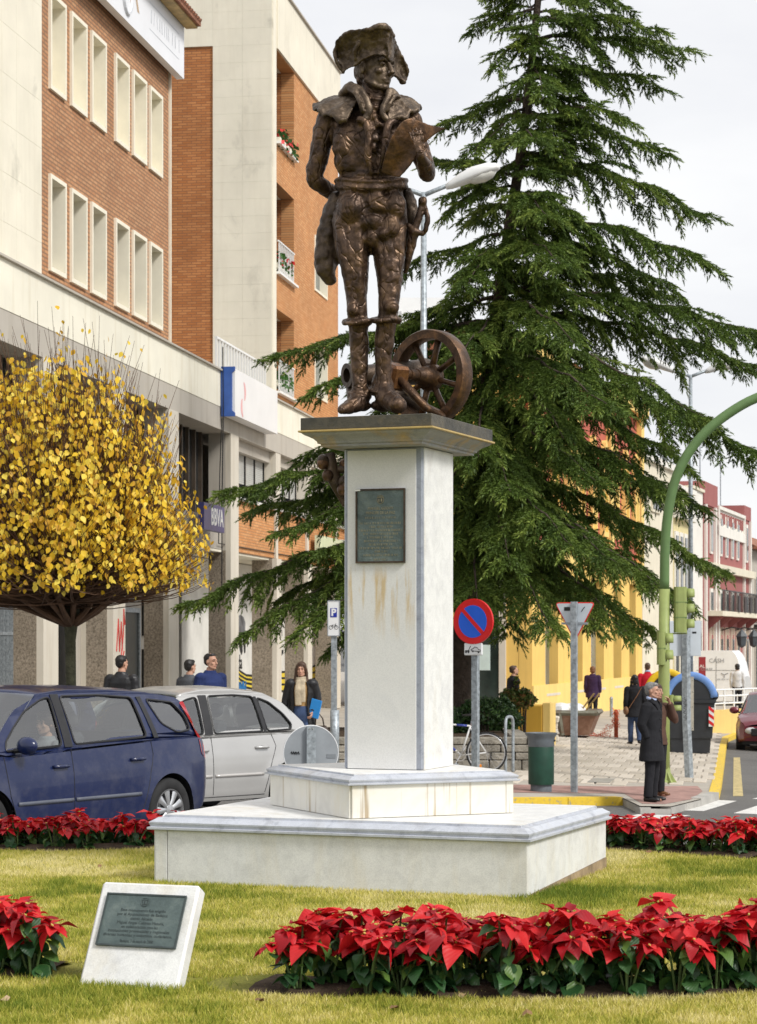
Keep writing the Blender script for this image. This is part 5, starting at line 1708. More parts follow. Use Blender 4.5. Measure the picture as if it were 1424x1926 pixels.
for (py0, px1, py1, dep) in BR:
    a = on_trunk(py0)
    b = at(px1, py1, ZC + dep) - CB
    L = (b - a).length
    flat = Vector((b.x-a.x, b.y-a.y, 0)).normalized()
    side = Vector((-flat.y, flat.x, 0))
    mid = a.lerp(b, 0.5) + Vector((0, 0, 0.10*L)) + side*q.uniform(-0.06, 0.06)*L
    n = max(6, int(L/0.35))
    pts = []
    for k in range(n+1):
        t = k/n
        p = a*(1-t)**2 + mid*2*t*(1-t) + b*t*t
        p += Vector((0, 0, 0.05*math.sin(k*1.7+py0)))
        pts.append(p)
    r0 = 0.018 + 0.011*L
    limbs.tube(pts, [lerp(r0, 0.006, (k/n)**0.8) for k in range(n+1)], 6)
    # secondary sprays to both sides, drooping at the tips
    ns = int(L*9.5)
    for s_ in range(ns):
        t = 0.10 + 0.90*(s_+q.random())/ns
        f = t*n; i = min(int(f), n-1)
        p = pts[i].lerp(pts[i+1], f-i)
        ax_ = (pts[i+1]-pts[i]).normalized()
        reach = min(1.35, 0.26 + 0.33*L*(1-t)**0.7)*q.uniform(0.55, 1.12)
        if t > 0.93: reach = q.uniform(0.2, 0.4)
        sg = 1 if s_ % 2 else -1
        d0 = (side*sg*q.uniform(0.5, 1.0) + ax_*q.uniform(0.45, 1.1) + Vector((0, 0, q.uniform(-0.15, 0.18)))).normalized()
        m_ = max(3, int(reach/0.11))
        p_ = p.copy(); d_ = d0.copy()
        droop = q.uniform(0.05, 0.16)
        hue = q.gauss(0.40, 0.12)
        for k in range(m_):
            step = reach/m_
            d_ = (d_ + Vector((0, 0, -droop)) + Vector((q.gauss(0, .06), q.gauss(0, .06), q.gauss(0, .03)))).normalized()
            p2 = p_ + d_*step
            up = Vector((0, 0, 1)); sd = d_.cross(up)
            sd = sd.normalized() if sd.length > 0.05 else side
            for e in (-1, 1):
                for rep in range(2):
                    dd = (d_*q.uniform(0.5, 1.0) + sd*e*q.uniform(0.35, 0.9) + Vector((0, 0, q.uniform(-0.55, 0.18)))).normalized()
                    tw_o.append(p_.lerp(p2, q.random())); tw_d.append(dd*q.uniform(0.10, 0.21)); tw_t.append(hue + q.gauss(0, 0.10) + 0.10*(k/m_))
            # fringe hanging below
            if q.random() < 0.55:
                dd = (Vector((0, 0, -1)) + d_*q.uniform(0.1, 0.7) + Vector((q.gauss(0, .25), q.gauss(0, .25), 0))).normalized()
                tw_o.append(p2); tw_d.append(dd*q.uniform(0.12, 0.30)); tw_t.append(hue - 0.12 + q.gauss(0, 0.08))
            p_ = p2
        tw_o.append(p_); tw_d.append(d_*0.22); tw_t.append(hue + 0.22)
tag(limbs.build('branches', M_bark, ced, smooth=True), kind='stuff')
O_ = np.array([tuple(v) for v in tw_o]); D_ = np.array([tuple(v) for v in tw_d]); T_ = np.array(tw_t)
nt = len(O_)
L_ = np.linalg.norm(D_, axis=1, keepdims=True); U_ = D_/L_
rv = nr.normal(size=(nt, 3)); A_ = np.cross(U_, rv); A_ /= np.linalg.norm(A_, axis=1, keepdims=True); B_ = np.cross(U_, A_)
NB = 8                                            # needle tufts around each twig
co = np.zeros((nt, NB, 3, 3)); tone = np.zeros((nt, NB, 3))
for k in range(NB):
    an = 2.4*k + nr.uniform(-0.4, 0.4, nt)
    rad = A_*np.cos(an)[:, None] + B_*np.sin(an)[:, None]
    base = O_ + D_*(k/NB)
    tip = base + U_*(L_*0.28+0.02) + rad*(0.034 + 0.024*nr.random((nt, 1)))*(1.15 - 0.75*k/NB)
    wv = np.cross(U_, rad)*0.0155
    co[:, k, 0] = base - wv; co[:, k, 1] = base + wv; co[:, k, 2] = tip
    tone[:, k, :2] = (T_ - 0.04)[:, None]; tone[:, k, 2] = T_ + 0.12
np_mesh('crown', co.reshape(-1, 3), np.arange(nt*NB*3).reshape(-1, 3), 3, M_needle, ced, np.clip(tone.reshape(-1), 0, 1))
print('cedar tris', nt*NB)

# ================================================================ pollarded street tree with yellow leaves
M_twig = pm('brown_twig', (0.12, 0.065, 0.038), 0.8, 0.3, 6, 0.2)
M_trunk2 = pm('mossy_bark', (0.075, 0.075, 0.045), 0.9, 0.35, 9, 0.7, 30, dist=0.03)
M_yleaf = leaf_mat('yellow_leaf', (0.62, 0.34, 0.03), (0.86, 0.58, 0.03), (0.90, 0.73, 0.12), rough=0.5, trans=0.35)
M_yleaf_t = leaf_mat('yellow_leaf_mass', (0.62, 0.34, 0.03), (0.86, 0.58, 0.03), (0.90, 0.73, 0.12), rough=0.5, trans=0.35, attr='tone')
ZT = 27.5
tb = at(134, 1170, ZT)
yt = thing('pollarded_tree', 'street tree with round yellow leafed crown of thin whips behind blue car', 'tree', (tb.x, ZT, gz(tb.x)))
YB = Vector(yt.location)
h0 = tb.z - YB.z
MB().tube([(0, 0, -0.1), (0.01, 0, 0.3), (0.0, 0.01, h0*0.5), (-0.01, 0, h0*0.9), (0, 0, h0+0.1), (0.0, 0, h0+0.35)], [0.085, 0.068, 0.062, 0.066, 0.10, 0.12], 12).build('trunk', M_trunk2, yt, smooth=True)
q = random.Random(23)
k_ = ZT/F
CC = Vector(((75-134)*k_, 0, h0))                 # crown axis sits a little off the trunk
whips = MB()
heads = []
for i in range(26):                               # knuckled arms of the pollard
    a = 2*math.pi*i/26*1.0 + q.uniform(-0.2, 0.2)
    rr = q.uniform(0.25, 0.95)
    heads.append(Vector((CC.x*0.6*rr + rr*math.cos(a), rr*math.sin(a), h0 + 0.16 + 0.22*rr + q.uniform(-0.05, 0.12))))
for h in heads:
    whips.tube([(0, 0, h0-0.05), (h.x*0.45, h.y*0.45, h0+0.12), h], [0.05, 0.034, 0.03], 6)
leaf_p = []
def crown_r(dirv): return 1.0
Rx, Rz = 2.18, 3.35
for i in range(3000):
    h = heads[i % len(heads)]
    az = q.uniform(0, 2*math.pi)
    el = math.asin(q.uniform(0.02, 1.0)**0.8)
    out = Vector((h.x-CC.x*0.6, h.y, 0))
    tgt = Vector((CC.x + Rx*math.cos(az)*math.cos(el), Rx*math.sin(az)*math.cos(el), h0 + 0.35 + (Rz-0.35)*math.sin(el)))
    if (tgt - h).length > 3.4: continue
    sc_ = q.uniform(0.75, 1.0)
    tgt = h.lerp(tgt, sc_)
    bare = q.random() < 0.26 and el > 0.5
    if bare: tgt = tgt + Vector((q.gauss(0, 0.1), q.gauss(0, 0.1), q.uniform(0.25, 0.75)))
    mid = h.lerp(tgt, 0.5)
    outw = Vector((tgt.x-h.x, tgt.y-h.y, 0))
    mid += outw*0.14 - Vector((0, 0, 0.14*outw.length)) + Vector((q.gauss(0, .06), q.gauss(0, .06), 0))
    pts = [h*(1-t)**2 + mid*2*t*(1-t) + tgt*t*t for t in (0, .2, .4, .6, .8, 1)]
    whips.tube(pts, [0.010, 0.0085, 0.007, 0.0055, 0.0045, 0.0025], 3, cap=False)
    if not bare or q.random() < 0.3:
        for j in range(q.choice((5, 6, 7, 8, 9, 10))):
            t = 1.0 - 0.6*q.random()**1.6
            f = t*5; ii = min(int(f), 4)
            p = pts[ii].lerp(pts[ii+1], f-ii)
            if p.z > h0 + 0.30 + 0.05*math.hypot(p.x-CC.x, p.y) + 0.35*q.random()**2: leaf_p.append(p)
    elif q.random() < 0.1: leaf_p.append(pts[-1])
# tangle of fine twigs underneath
for i in range(800):
    h = heads[i % len(heads)]
    a = math.atan2(h.y, h.x-CC.x) + q.gauss(0, 0.5)
    rr = q.uniform(0.7, 1.75)
    tgt = Vector((CC.x*0.9 + rr*math.cos(a), rr*math.sin(a), h0 + 0.22 + 0.26*rr + q.uniform(-0.06, 0.55)))
    mid = h.lerp(tgt, 0.5) + Vector((q.gauss(0, .1), q.gauss(0, .1), q.uniform(-0.12, 0.05)))
    whips.tube([h*(1-t)**2 + mid*2*t*(1-t) + tgt*t*t for t in (0, .33, .66, 1)], [0.008, 0.007, 0.005, 0.002], 3, cap=False)
tag(whips.build('whips', M_twig, yt, fix=False), kind='stuff')
# leaves: broad ovals with a pointed tip, folded a little along the rib
lv_ = [(0, 0, 0), (0.36, 0.30, 0.06), (0.43, 0.62, 0.05), (0.25, 0.92, 0.0), (0, 1.22, -0.06), (-0.25, 0.92, 0.0), (-0.43, 0.62, 0.05), (-0.36, 0.30, 0.06), (0, 0.62, -0.03)]
lf_ = [(0, 1, 8), (1, 2, 8), (2, 3, 8), (3, 4, 8), (4, 5, 8), (5, 6, 8), (6, 7, 8), (7, 0, 8)]
lm_ = bpy.data.meshes.new('leaf'); lm_.from_pydata(lv_, [], lf_); lm_.update(); lm_.materials.append(M_yleaf); shade(lm_)
leaf_p = [p + Vector((q.gauss(0, .04), q.gauss(0, .04), q.gauss(0, .04))) for p in leaf_p]
leaf_p.sort(key=lambda p: p.y + (0 if (p.x+YB.x)/(p.y+ZT)*F+CX > 0 else 5))
mats = []
for p in leaf_p:
    out = Vector((p.x-CC.x, p.y, 0.15)).normalized()
    nrm = (out*1.1 + Vector((q.gauss(0, .5), q.gauss(0, .5), q.gauss(0.1, .45)))).normalized()
    dn = Vector((q.gauss(0, .5), q.gauss(0, .5), -1)); dn = (dn - nrm*dn.dot(nrm)).normalized()
    x_ = dn.cross(nrm); s = q.uniform(0.042, 0.084)
    mats.append(Matrix(((x_.x*s, dn.x*s, nrm.x*s, p.x), (x_.y*s, dn.y*s, nrm.y*s, p.y), (x_.z*s, dn.z*s, nrm.z*s, p.z), (0, 0, 0, 1))))
for Mx in mats[:300]:
    o = inst(lm_, 'leaf', yt, (0, 0, 0)); o.matrix_local = Mx
LV = np.array(lv_); LFa = np.array(lf_)
MM = np.array([[list(r) for r in m] for m in mats[300:]])
cov = np.einsum('nij,kj->nki', MM[:, :3, :3], LV) + MM[:, None, :3, 3]
nl = len(MM)
idx = (LFa[None] + (np.arange(nl)*len(lv_))[:, None, None]).reshape(-1, 3)
tone = np.repeat(nr.random(nl), len(lv_))
tag(np_mesh('crown', cov.reshape(-1, 3), idx, 3, M_yleaf_t, yt, tone), kind='stuff')
print('yellow leaves', len(leaf_p))

# ================================================================ vehicles
M_glass = glass_mat('car_glass', (0.86, 0.93, 0.91), 0.01, 0.70)
M_tyre = pm('tyre_rubber', (0.022, 0.022, 0.023), 0.8, 0.2, 10, 0.2)
M_rim = pm('wheel_alloy', (0.62, 0.63, 0.65), 0.3, 0.06, 6, 0.0, metal=0.8)
M_trim = pm('black_trim', (0.020, 0.020, 0.022), 0.4, 0.2, 8, 0.05)
M_seat = pm('seat_fabric', (0.045, 0.045, 0.05), 0.85, 0.2, 12, 0.3)
M_lred = pm('tail_light', (0.45, 0.012, 0.02), 0.12, 0.15, 8, 0.0, spec=0.6)
M_lclr = pm('head_light', (0.62, 0.63, 0.62), 0.08, 0.15, 14, 0.05, spec=0.7)
M_chrome = pm('chrome', (0.7, 0.7, 0.72), 0.12, 0.04, 3, 0.0, metal=1.0)
M_plate = pm('number_plate', (0.72, 0.72, 0.70), 0.4, 0.05)
def paint(name, c, metal=0.25):
    q = N(name)
    v = q.coord()
    col_ = q.ramp(q.noise(v, 1.2, 3), [(0.3, tuple(x*0.94 for x in c)), (0.7, tuple(min(1, x*1.05) for x in c))])
    dust = q.math('MULTIPLY', q.ramp(q.noise(v, 6, 5, 0.7), [(0.45, (0, 0, 0)), (0.8, (1, 1, 1))]), 0.10)
    q.set(color=q.mix(dust, col_, (0.35, 0.33, 0.30)), rough=0.3, metal=metal, spec=0.4, coat=0.4, coat_rough=0.05)
    return q.mat

def tess(polys):
    """triangulate polygon with holes (2-D)"""
    tri = tessellate_polygon([[Vector((p[0], p[1], 0)) for p in pl] for pl in polys])
    return [p for pl in polys for p in pl], tri
def dense(poly, step):
    out = []
    for a, b in zip(poly, poly[1:] + poly[:1]):
        n = max(1, int(math.hypot(b[0]-a[0], b[1]-a[1])/step))
        out += [(lerp(a[0], b[0], k/n), lerp(a[1], b[1], k/n)) for k in range(n)]
    return out
def rounded(poly, r=0.05, n=4):
    out = []
    k = len(poly)
    for i in range(k):
        a, b, c = Vector(poly[i-1]), Vector(poly[i]), Vector(poly[(i+1) % k])
        u, w = (a-b), (c-b)
        d = min(r, u.length*0.4, w.length*0.4)
        p, q_ = b + u.normalized()*d, b + w.normalized()*d
        for j in range(n+1):
            t = j/n
            out.append(tuple(p*(1-t)**2 + b*2*t*(1-t) + q_*t*t))
    return out

def face_out(o, d):
    d = Vector(d)
    for p in o.data.polygons:
        if p.normal.dot(d) < 0: p.flip()
    return o
def car(name, label, loc, rz, sp, body, interior=True, driver=False):
    """local x = forward, y = left, z = up. sp: dict of shape data"""
    g = thing(name, label, 'car', loc, rz)
    x0, x1 = sp['x']
    rear_ax, front_ax = sp['axles']
    Rw = sp['wheel']
    belt = lambda x: interp(x, sp['belt'])
    roof = lambda x: interp(x, sp['roof'])
    plan = lambda x: interp(x, sp['plan'])          # half width along the length
    wr = lambda x: interp(x, sp['roofw'])           # half width of the roof edge
    zb = lambda x: interp(x, sp['sill'])
    # ---- lower body
    def half(x, z):
        b_, s_ = belt(x), zb(x)
        u = (z - s_)/max(1e-6, b_ - s_)
        k = interp(u, [(0, 0.955), (0.08, 0.98), (0.22, 0.99), (0.30, 1.0), (0.55, 1.0), (0.72, 0.992), (0.76, 0.985), (0.92, 0.962), (1.0, 0.945)])
        # wheel arch flare
        fl = 0.0
        for ax_ in (rear_ax, front_ax):
            d = math.hypot(x-ax_, z-Rw)
            if Rw*1.05 < d < Rw*1.55: fl = max(fl, 0.02*math.cos((d/Rw-1.05)/0.5*math.pi/2))
        return plan(x)*k + fl
    nx, nz = 110, 18
    xs = [lerp(x0, x1, i/nx) for i in range(nx+1)]
    Ra = Rw*1.15
    m = MB()
    vs, fs = [], []
    P2 = []
    for i, x in enumerate(xs):
        for j in range(nz+1):
            z = lerp(zb(x), belt(x), j/nz)
            P2.append([x, z])
    def inside(p): return any(math.hypot(p[0]-a, p[1]-Rw) < Ra for a in (rear_ax, front_ax))
    drop = set()
    for i in range(nx):
        for j in range(nz):
            c = [sum(P2[k][t] for k in (i*(nz+1)+j, i*(nz+1)+j+1, (i+1)*(nz+1)+j, (i+1)*(nz+1)+j+1))/4 for t in (0, 1)]
            if inside(c): drop.add((i, j))
    # snap the edge of the opening to the circle
    for i in range(nx+1):
        for j in range(nz+1):
            ad = [(a, b) for a in (i-1, i) for b in (j-1, j) if 0 <= a < nx and 0 <= b < nz]
            inn = sum((c in drop) for c in ad)
            if 0 < inn < len(ad):
                p = P2[i*(nz+1)+j]
                a = rear_ax if abs(p[0]-rear_ax) < abs(p[0]-front_ax) else front_ax
                d = math.hypot(p[0]-a, p[1]-Rw)
                if d > 1e-6: P2[i*(nz+1)+j] = [a+(p[0]-a)*Ra/d, Rw+(p[1]-Rw)*Ra/d]
    for s_ in (1, -1):
        vs = [(p[0], s_*half(p[0], p[1]), p[1]) for p in P2]
        fs = []
        for i in range(nx):
            for j in range(nz):
                if (i, j) in drop: continue
                a = i*(nz+1)+j
                q4 = (a, a+1, a+nz+2, a+nz+1)
                fs.append(q4 if s_ > 0 else q4[::-1])
        m.add(vs, fs)
    # ends and bonnet: cross strips from side to side
    def strip(xa_list, topz, name_=None):
        rows = []
        for x in xa_list:
            w = half(x, belt(x))
            rows.append([(x, w*u, topz(x, u)) for u in (1, 0.9, 0.7, 0.4, 0, -0.4, -0.7, -0.9, -1)])
        return rows
    cab0, cab1 = sp['cabin']                          # rear and front ends of the cabin opening at belt level
    hood = [x for x in xs if x >= cab1-1e-6]
    m.sheet(strip(hood, lambda x, u: belt(x) + (roof(x)-belt(x))*(1-abs(u)**3)))
    rearx = [x for x in xs if x <= cab0+1e-6]
    if len(rearx) > 1: m.sheet(strip(rearx, lambda x, u: belt(x) + (min(roof(x), belt(x)+0.02)-belt(x))*(1-abs(u)**3)))
    for x in (x0, x1):
        rows = []
        bul = 0.10 if x == x1 else -0.07
        for j in range(nz+1):
            z = lerp(zb(x), belt(x), j/nz)
            w = half(x, z)
            rows.append([(x + bul*(1-u*u)*math.sin(math.pi*min(1, 0.15+0.8*j/nz)), w*u, z) for u in (1, 0.8, 0.5, 0.2, 0, -0.2, -0.5, -0.8, -1)])
        m.sheet(rows if x == x1 else [r[::-1] for r in rows])
    bo = m.build('body', body, g, smooth=True, fix=False, ang=38)
    me = bo.data
    bm = bmesh.new(); bm.from_mesh(me); bmesh.ops.remove_doubles(bm, verts=bm.verts, dist=0.0015); bmesh.ops.recalc_face_normals(bm, faces=bm.faces); bm.to_mesh(me); bm.free()
    shade(me, 38)
    MB().box(x0+0.25, x1-0.25, -plan(0)*0.8, plan(0)*0.8, zb(0)-0.02, zb(0)+0.06).build('underbody', M_trim, g)
    for a in (rear_ax, front_ax):
        for s_ in (1, -1):
            wl_ = MB()
            arc_ = [(a + Ra*1.0*math.cos(t), Rw + Ra*1.0*math.sin(t)) for t in np.linspace(-0.4, math.pi+0.4, 18)]
            wl_.sheet([[(x, s_*(plan(a)-0.004), z) for x, z in arc_], [(x, s_*(plan(a)-0.30), z) for x, z in arc_]])
            wl_.prism([(x, z) for x, z in arc_], 'y', s_*(plan(a)-0.30), s_*(plan(a)-0.31))
            wl_.build('wheel_arch_liner', M_trim, g, fix=False)
    # ---- greenhouse
    def side(x, z):
        b_ = belt(x); t = (z-b_)/max(1e-6, roof(x)-0.045-b_)
        t = max(0, min(1, t))
        w0 = half(x, b_)*0.985
        return lerp(w0, wr(x), t**1.25)
    for s_ in (1, -1):
        outer = dense([(p[0], p[1]) for p in sp['house']], 0.09)
        holes = [dense(rounded(w, 0.05, 4), 0.12) for w in sp['windows']]
        pts, tri = tess([outer] + holes)
        mm = MB()
        mm.add([(p[0], s_*side(p[0], p[1]), p[1]) for p in pts], [t if s_ > 0 else t[::-1] for t in tri])
        ho = face_out(mm.build('side_frame', body, g, smooth=False, fix=False), (0, s_, 0.2))
        sol = ho.modifiers.new('t', 'SOLIDIFY'); sol.thickness = 0.03; sol.offset = -1 if s_ > 0 else -1
        for w in sp['windows']:
            wp = dense(rounded(w, 0.05, 4), 0.12)
            pts, tri = tess([wp])
            face_out(MB().add([(p[0], s_*(side(p[0], p[1])-0.012), p[1]) for p in pts], tri).build('side_window', M_glass, g, fix=False), (0, s_, 0.2))
            ring = [(p[0], s_*(side(p[0], p[1])+0.001), p[1]) for p in wp]
            MB().tube(ring, 0.0115, 5, closed=True).build('window_seal', M_trim, g)
        for (pa, pb, wd) in sp.get('black_pillars', []):
            n_ = 6
            row = []
            for k in range(n_+1):
                x, z = lerp(pa[0], pb[0], k/n_), lerp(pa[1], pb[1], k/n_)
                row.append([(x-wd, s_*(side(x-wd, z)+0.004), z), (x+wd, s_*(side(x+wd, z)+0.004), z)])
            MB().sheet(row, 0.006).build('pillar_cover', M_trim, g)
    rx0, rx1 = sp['roofx']
    rows = []
    for k in range(25):
        x = lerp(rx0, rx1, k/24)
        e = roof(x)-0.045
        rows.append([(x, wr(x)*u, lerp(e, roof(x), (1-abs(u)**2.6))) for u in (1, 0.94, 0.8, 0.5, 0, -0.5, -0.8, -0.94, -1)])
    ro = face_out(MB().sheet(rows).build('roof', body, g, smooth=True), (0, 0, 1))
    for p in ro.data.polygons: pass
    sol = ro.modifiers.new('t', 'SOLIDIFY'); sol.thickness = 0.03; sol.offset = -1
    # windscreen and rear window
    def screen(xa, za_fn, xb, name_):
        rows = []
        for k in range(7):
            t = k/6
            x = lerp(xa, xb, t)
            za = lerp(za_fn, roof(xb)-0.02, t)
            w = lerp(half(xa, belt(xa))*0.93, wr(xb), t)
            bow = 0.10*(1 if xb < xa else -1)
            rows.append([(x + bow*(1-u*u), w*u, za + 0.02*(1-u*u)) for u in (1, 0.6, 0.2, -0.2, -0.6, -1)])
        face_out(MB().sheet(rows).build(name_, M_glass, g, smooth=True), (1 if name_ == 'windscreen' else -1, 0, 0.6))
    screen(cab1-0.05, belt(cab1)+0.0, rx1, 'windscreen')
    screen(cab0+0.0, belt(cab0)+0.02, rx0, 'rear_window')
    # ---- wheels
    for a in (rear_ax, front_ax):
        for s_ in (1, -1):
            Mw = Matrix.Translation((a, s_*(plan(a)-0.10), Rw)) @ Matrix.Rotation(R(-90)*s_, 4, 'X')
            w_ = MB().lathe([(Rw*0.66, -0.09), (Rw*0.92, -0.10), (Rw*0.985, -0.08), (Rw, -0.05), (Rw, 0.05), (Rw*0.985, 0.08), (Rw*0.92, 0.10), (Rw*0.68, 0.095), (Rw*0.64, 0.08), (Rw*0.64, -0.09)], 36, Mw, cap=False).build('wheel', M_tyre, g, smooth=True, ang=50)
            rm = MB().lathe([(Rw*0.655, 0.086), (Rw*0.62, 0.090), (Rw*0.59, 0.060), (Rw*0.56, 0.02), (Rw*0.2, 0.0), (0.0, 0.0)], 30, Mw, cap=False)
            rm.build('rim', pm('rim_dark_grey', (0.12, 0.12, 0.125), 0.5, 0.1), w_, smooth=True)  # dark grey dish set behind the alloy spokes
            sp_ = MB()
            ns = 9
            for k in range(ns):
                aa = 2*math.pi*k/ns
                d_ = Vector((math.cos(aa), math.sin(aa), 0))
                sp_.tube([d_*Rw*0.10 + Vector((0, 0, 0.075)), d_*Rw*0.35 + Vector((0, 0, 0.080)), d_*Rw*0.61 + Vector((0, 0, 0.076))], [(Rw*0.06, 0.012), (Rw*0.085, 0.012), (Rw*0.14, 0.012)], 6, Mw, flat=(0, 0, 1))
            sp_.lathe([(0, 0.06), (Rw*0.17, 0.06), (Rw*0.17, 0.088), (0, 0.094)], 16, Mw)
            sp_.lathe([(Rw*0.60, 0.070), (Rw*0.66, 0.088), (Rw*0.665, 0.080), (Rw*0.61, 0.06)], 30, Mw, cap=False)
            sp_.build('wheel_spokes', M_rim, w_, smooth=True, ang=40)
    # ---- doors: shut lines, handles, rubbing strip, lamps, mirrors
    for s_ in (1, -1):
        for pts in sp['seams']:
            P = [(x, s_*(half(x, z)+0.0005), z) for x, z in dense_line(pts, 0.05)]
            MB().tube(P, 0.0045, 4).build('door_seam', M_trim, g)
        for (hx, hz) in sp['handles']:
            y = s_*half(hx, hz)
            MB().tube([(hx+0.10, y, hz), (hx+0.09, y+s_*0.03, hz+0.004), (hx, y+s_*0.036, hz+0.006), (hx-0.09, y+s_*0.03, hz+0.004), (hx-0.10, y, hz)], [(0.012, 0.016)]*5, 8).build('door_handle', body, g, smooth=True)
            MB().ell((hx-0.01, y-s_*0.006, hz-0.006), (0.06, 0.009, 0.03), 12, 6).build('handle_recess', M_trim, g, smooth=True)
        if sp.get('strip'):
            for (xa, xb, z) in sp['strip']:
                P = [(x, s_*(half(x, z)+0.006), z + (x-xa)*0.0) for x in np.linspace(xa, xb, 12)]
                MB().tube(P, [(0.010, 0.020)]*12, 6).build('rubbing_strip', sp['strip_mat'], g, smooth=True)
        for nm, poly, mt in sp['lamps']:
            pts, tri = tess([dense(rounded(poly, 0.03, 3), 0.06)])
            def ysurf(x, z): return (half(x, z) if z <= belt(x) else side(x, z)) + 0.006
            MB().add([(p[0], s_*ysurf(p[0], p[1]), p[1]) for p in pts], tri).build(nm, mt, g, fix=True)
        mx_, mz_ = sp['mirror']
        y = s_*(half(mx_, belt(mx_))+0.11)
        mo = MB().ell((mx_, y, mz_), (0.07, 0.12, 0.085), 14, 10).build('mirror', body, g, smooth=True)
        MB().tube([(mx_+0.02, s_*(half(mx_, belt(mx_))-0.03), mz_-0.05), (mx_, y-s_*0.05, mz_-0.04)], 0.025, 6).build('mirror_arm', M_trim, mo)
    # front and rear faces
    hwf = half(x1, 0.5)
    MB().box(x1+0.02, x1+0.12, -0.45, 0.45, zb(x1)+0.12, zb(x1)+0.3, bev=0.02).build('grille', M_trim, g)
    MB().box(x1+0.10, x1+0.135, -0.26, 0.26, zb(x1)+0.17, zb(x1)+0.28).build('number_plate', M_plate, g)
    MB().box(x0-0.10, x0-0.06, -0.26, 0.26, 0.72, 0.83).build('number_plate', M_plate, g)
    for s_ in (1, -1):
        MB().ell((x1-0.02, s_*hwf*0.72, belt(x1)-0.10), (0.13, hwf*0.26, 0.085), 12, 8).build('headlight', M_lclr, g, smooth=True)
        MB().ell((x0+0.03, s_*hwf*0.90, belt(x0)-0.08), (0.06, 0.10, 0.13), 10, 8).build('tail_light', M_lred, g, smooth=True)
    # ---- inside
    if interior:
        MB().box(cab0+0.1, cab1, -plan(0)*0.84, plan(0)*0.84, 0.32, 0.42).build('floor_pan', M_seat, g)
        MB().box(cab1-0.45, cab1-0.02, -plan(0)*0.84, plan(0)*0.84, 0.45, belt(cab1)-0.02, bev=0.05).build('dashboard', M_seat, g)
        sx = sp['seat']
        for s_ in (1, -1):
            st = MB().box(sx-0.25, sx+0.28, s_*0.37-0.24, s_*0.37+0.24, 0.40, 0.62, bev=0.05).build('seat', M_seat, g)
            Tb = Matrix.Translation((sx-0.22, s_*0.37, 0.58)) @ Matrix.Rotation(R(-16), 4, 'Y')
            MB().box(-0.08, 0.06, -0.23, 0.23, 0, 0.58, Tb, bev=0.05).build('seat_back', M_seat, st)
            MB().ell(Tb @ Vector((-0.01, 0, 0.70)), (0.055, 0.125, 0.085), 12, 8).build('headrest', M_seat, st, smooth=True)
        MB().box(cab0+0.45, cab0+0.95, -0.6, 0.6, 0.40, 0.62, bev=0.05).box(cab0+0.35, cab0+0.5, -0.6, 0.6, 0.55, belt(cab0)+0.06, bev=0.04).build('rear_bench', M_seat, g)
        Ms = Matrix.Translation((cab1-0.52, 0.37, belt(0)-0.06)) @ Matrix.Rotation(R(-62), 4, 'Y')
        MB().tube([Ms @ Vector((0.185*math.cos(a), 0.185*math.sin(a), 0)) for a in np.linspace(0, 2*math.pi, 25)[:-1]], 0.014, 6, closed=True).build('steering_wheel', M_trim, g, smooth=True)
    return g
def dense_line(pts, step):
    out = []
    for a, b in zip(pts, pts[1:]):
        n = max(1, int(math.hypot(b[0]-a[0], b[1]-a[1])/step))
        out += [(lerp(a[0], b[0], k/n), lerp(a[1], b[1], k/n)) for k in range(n)]
    return out + [pts[-1]]

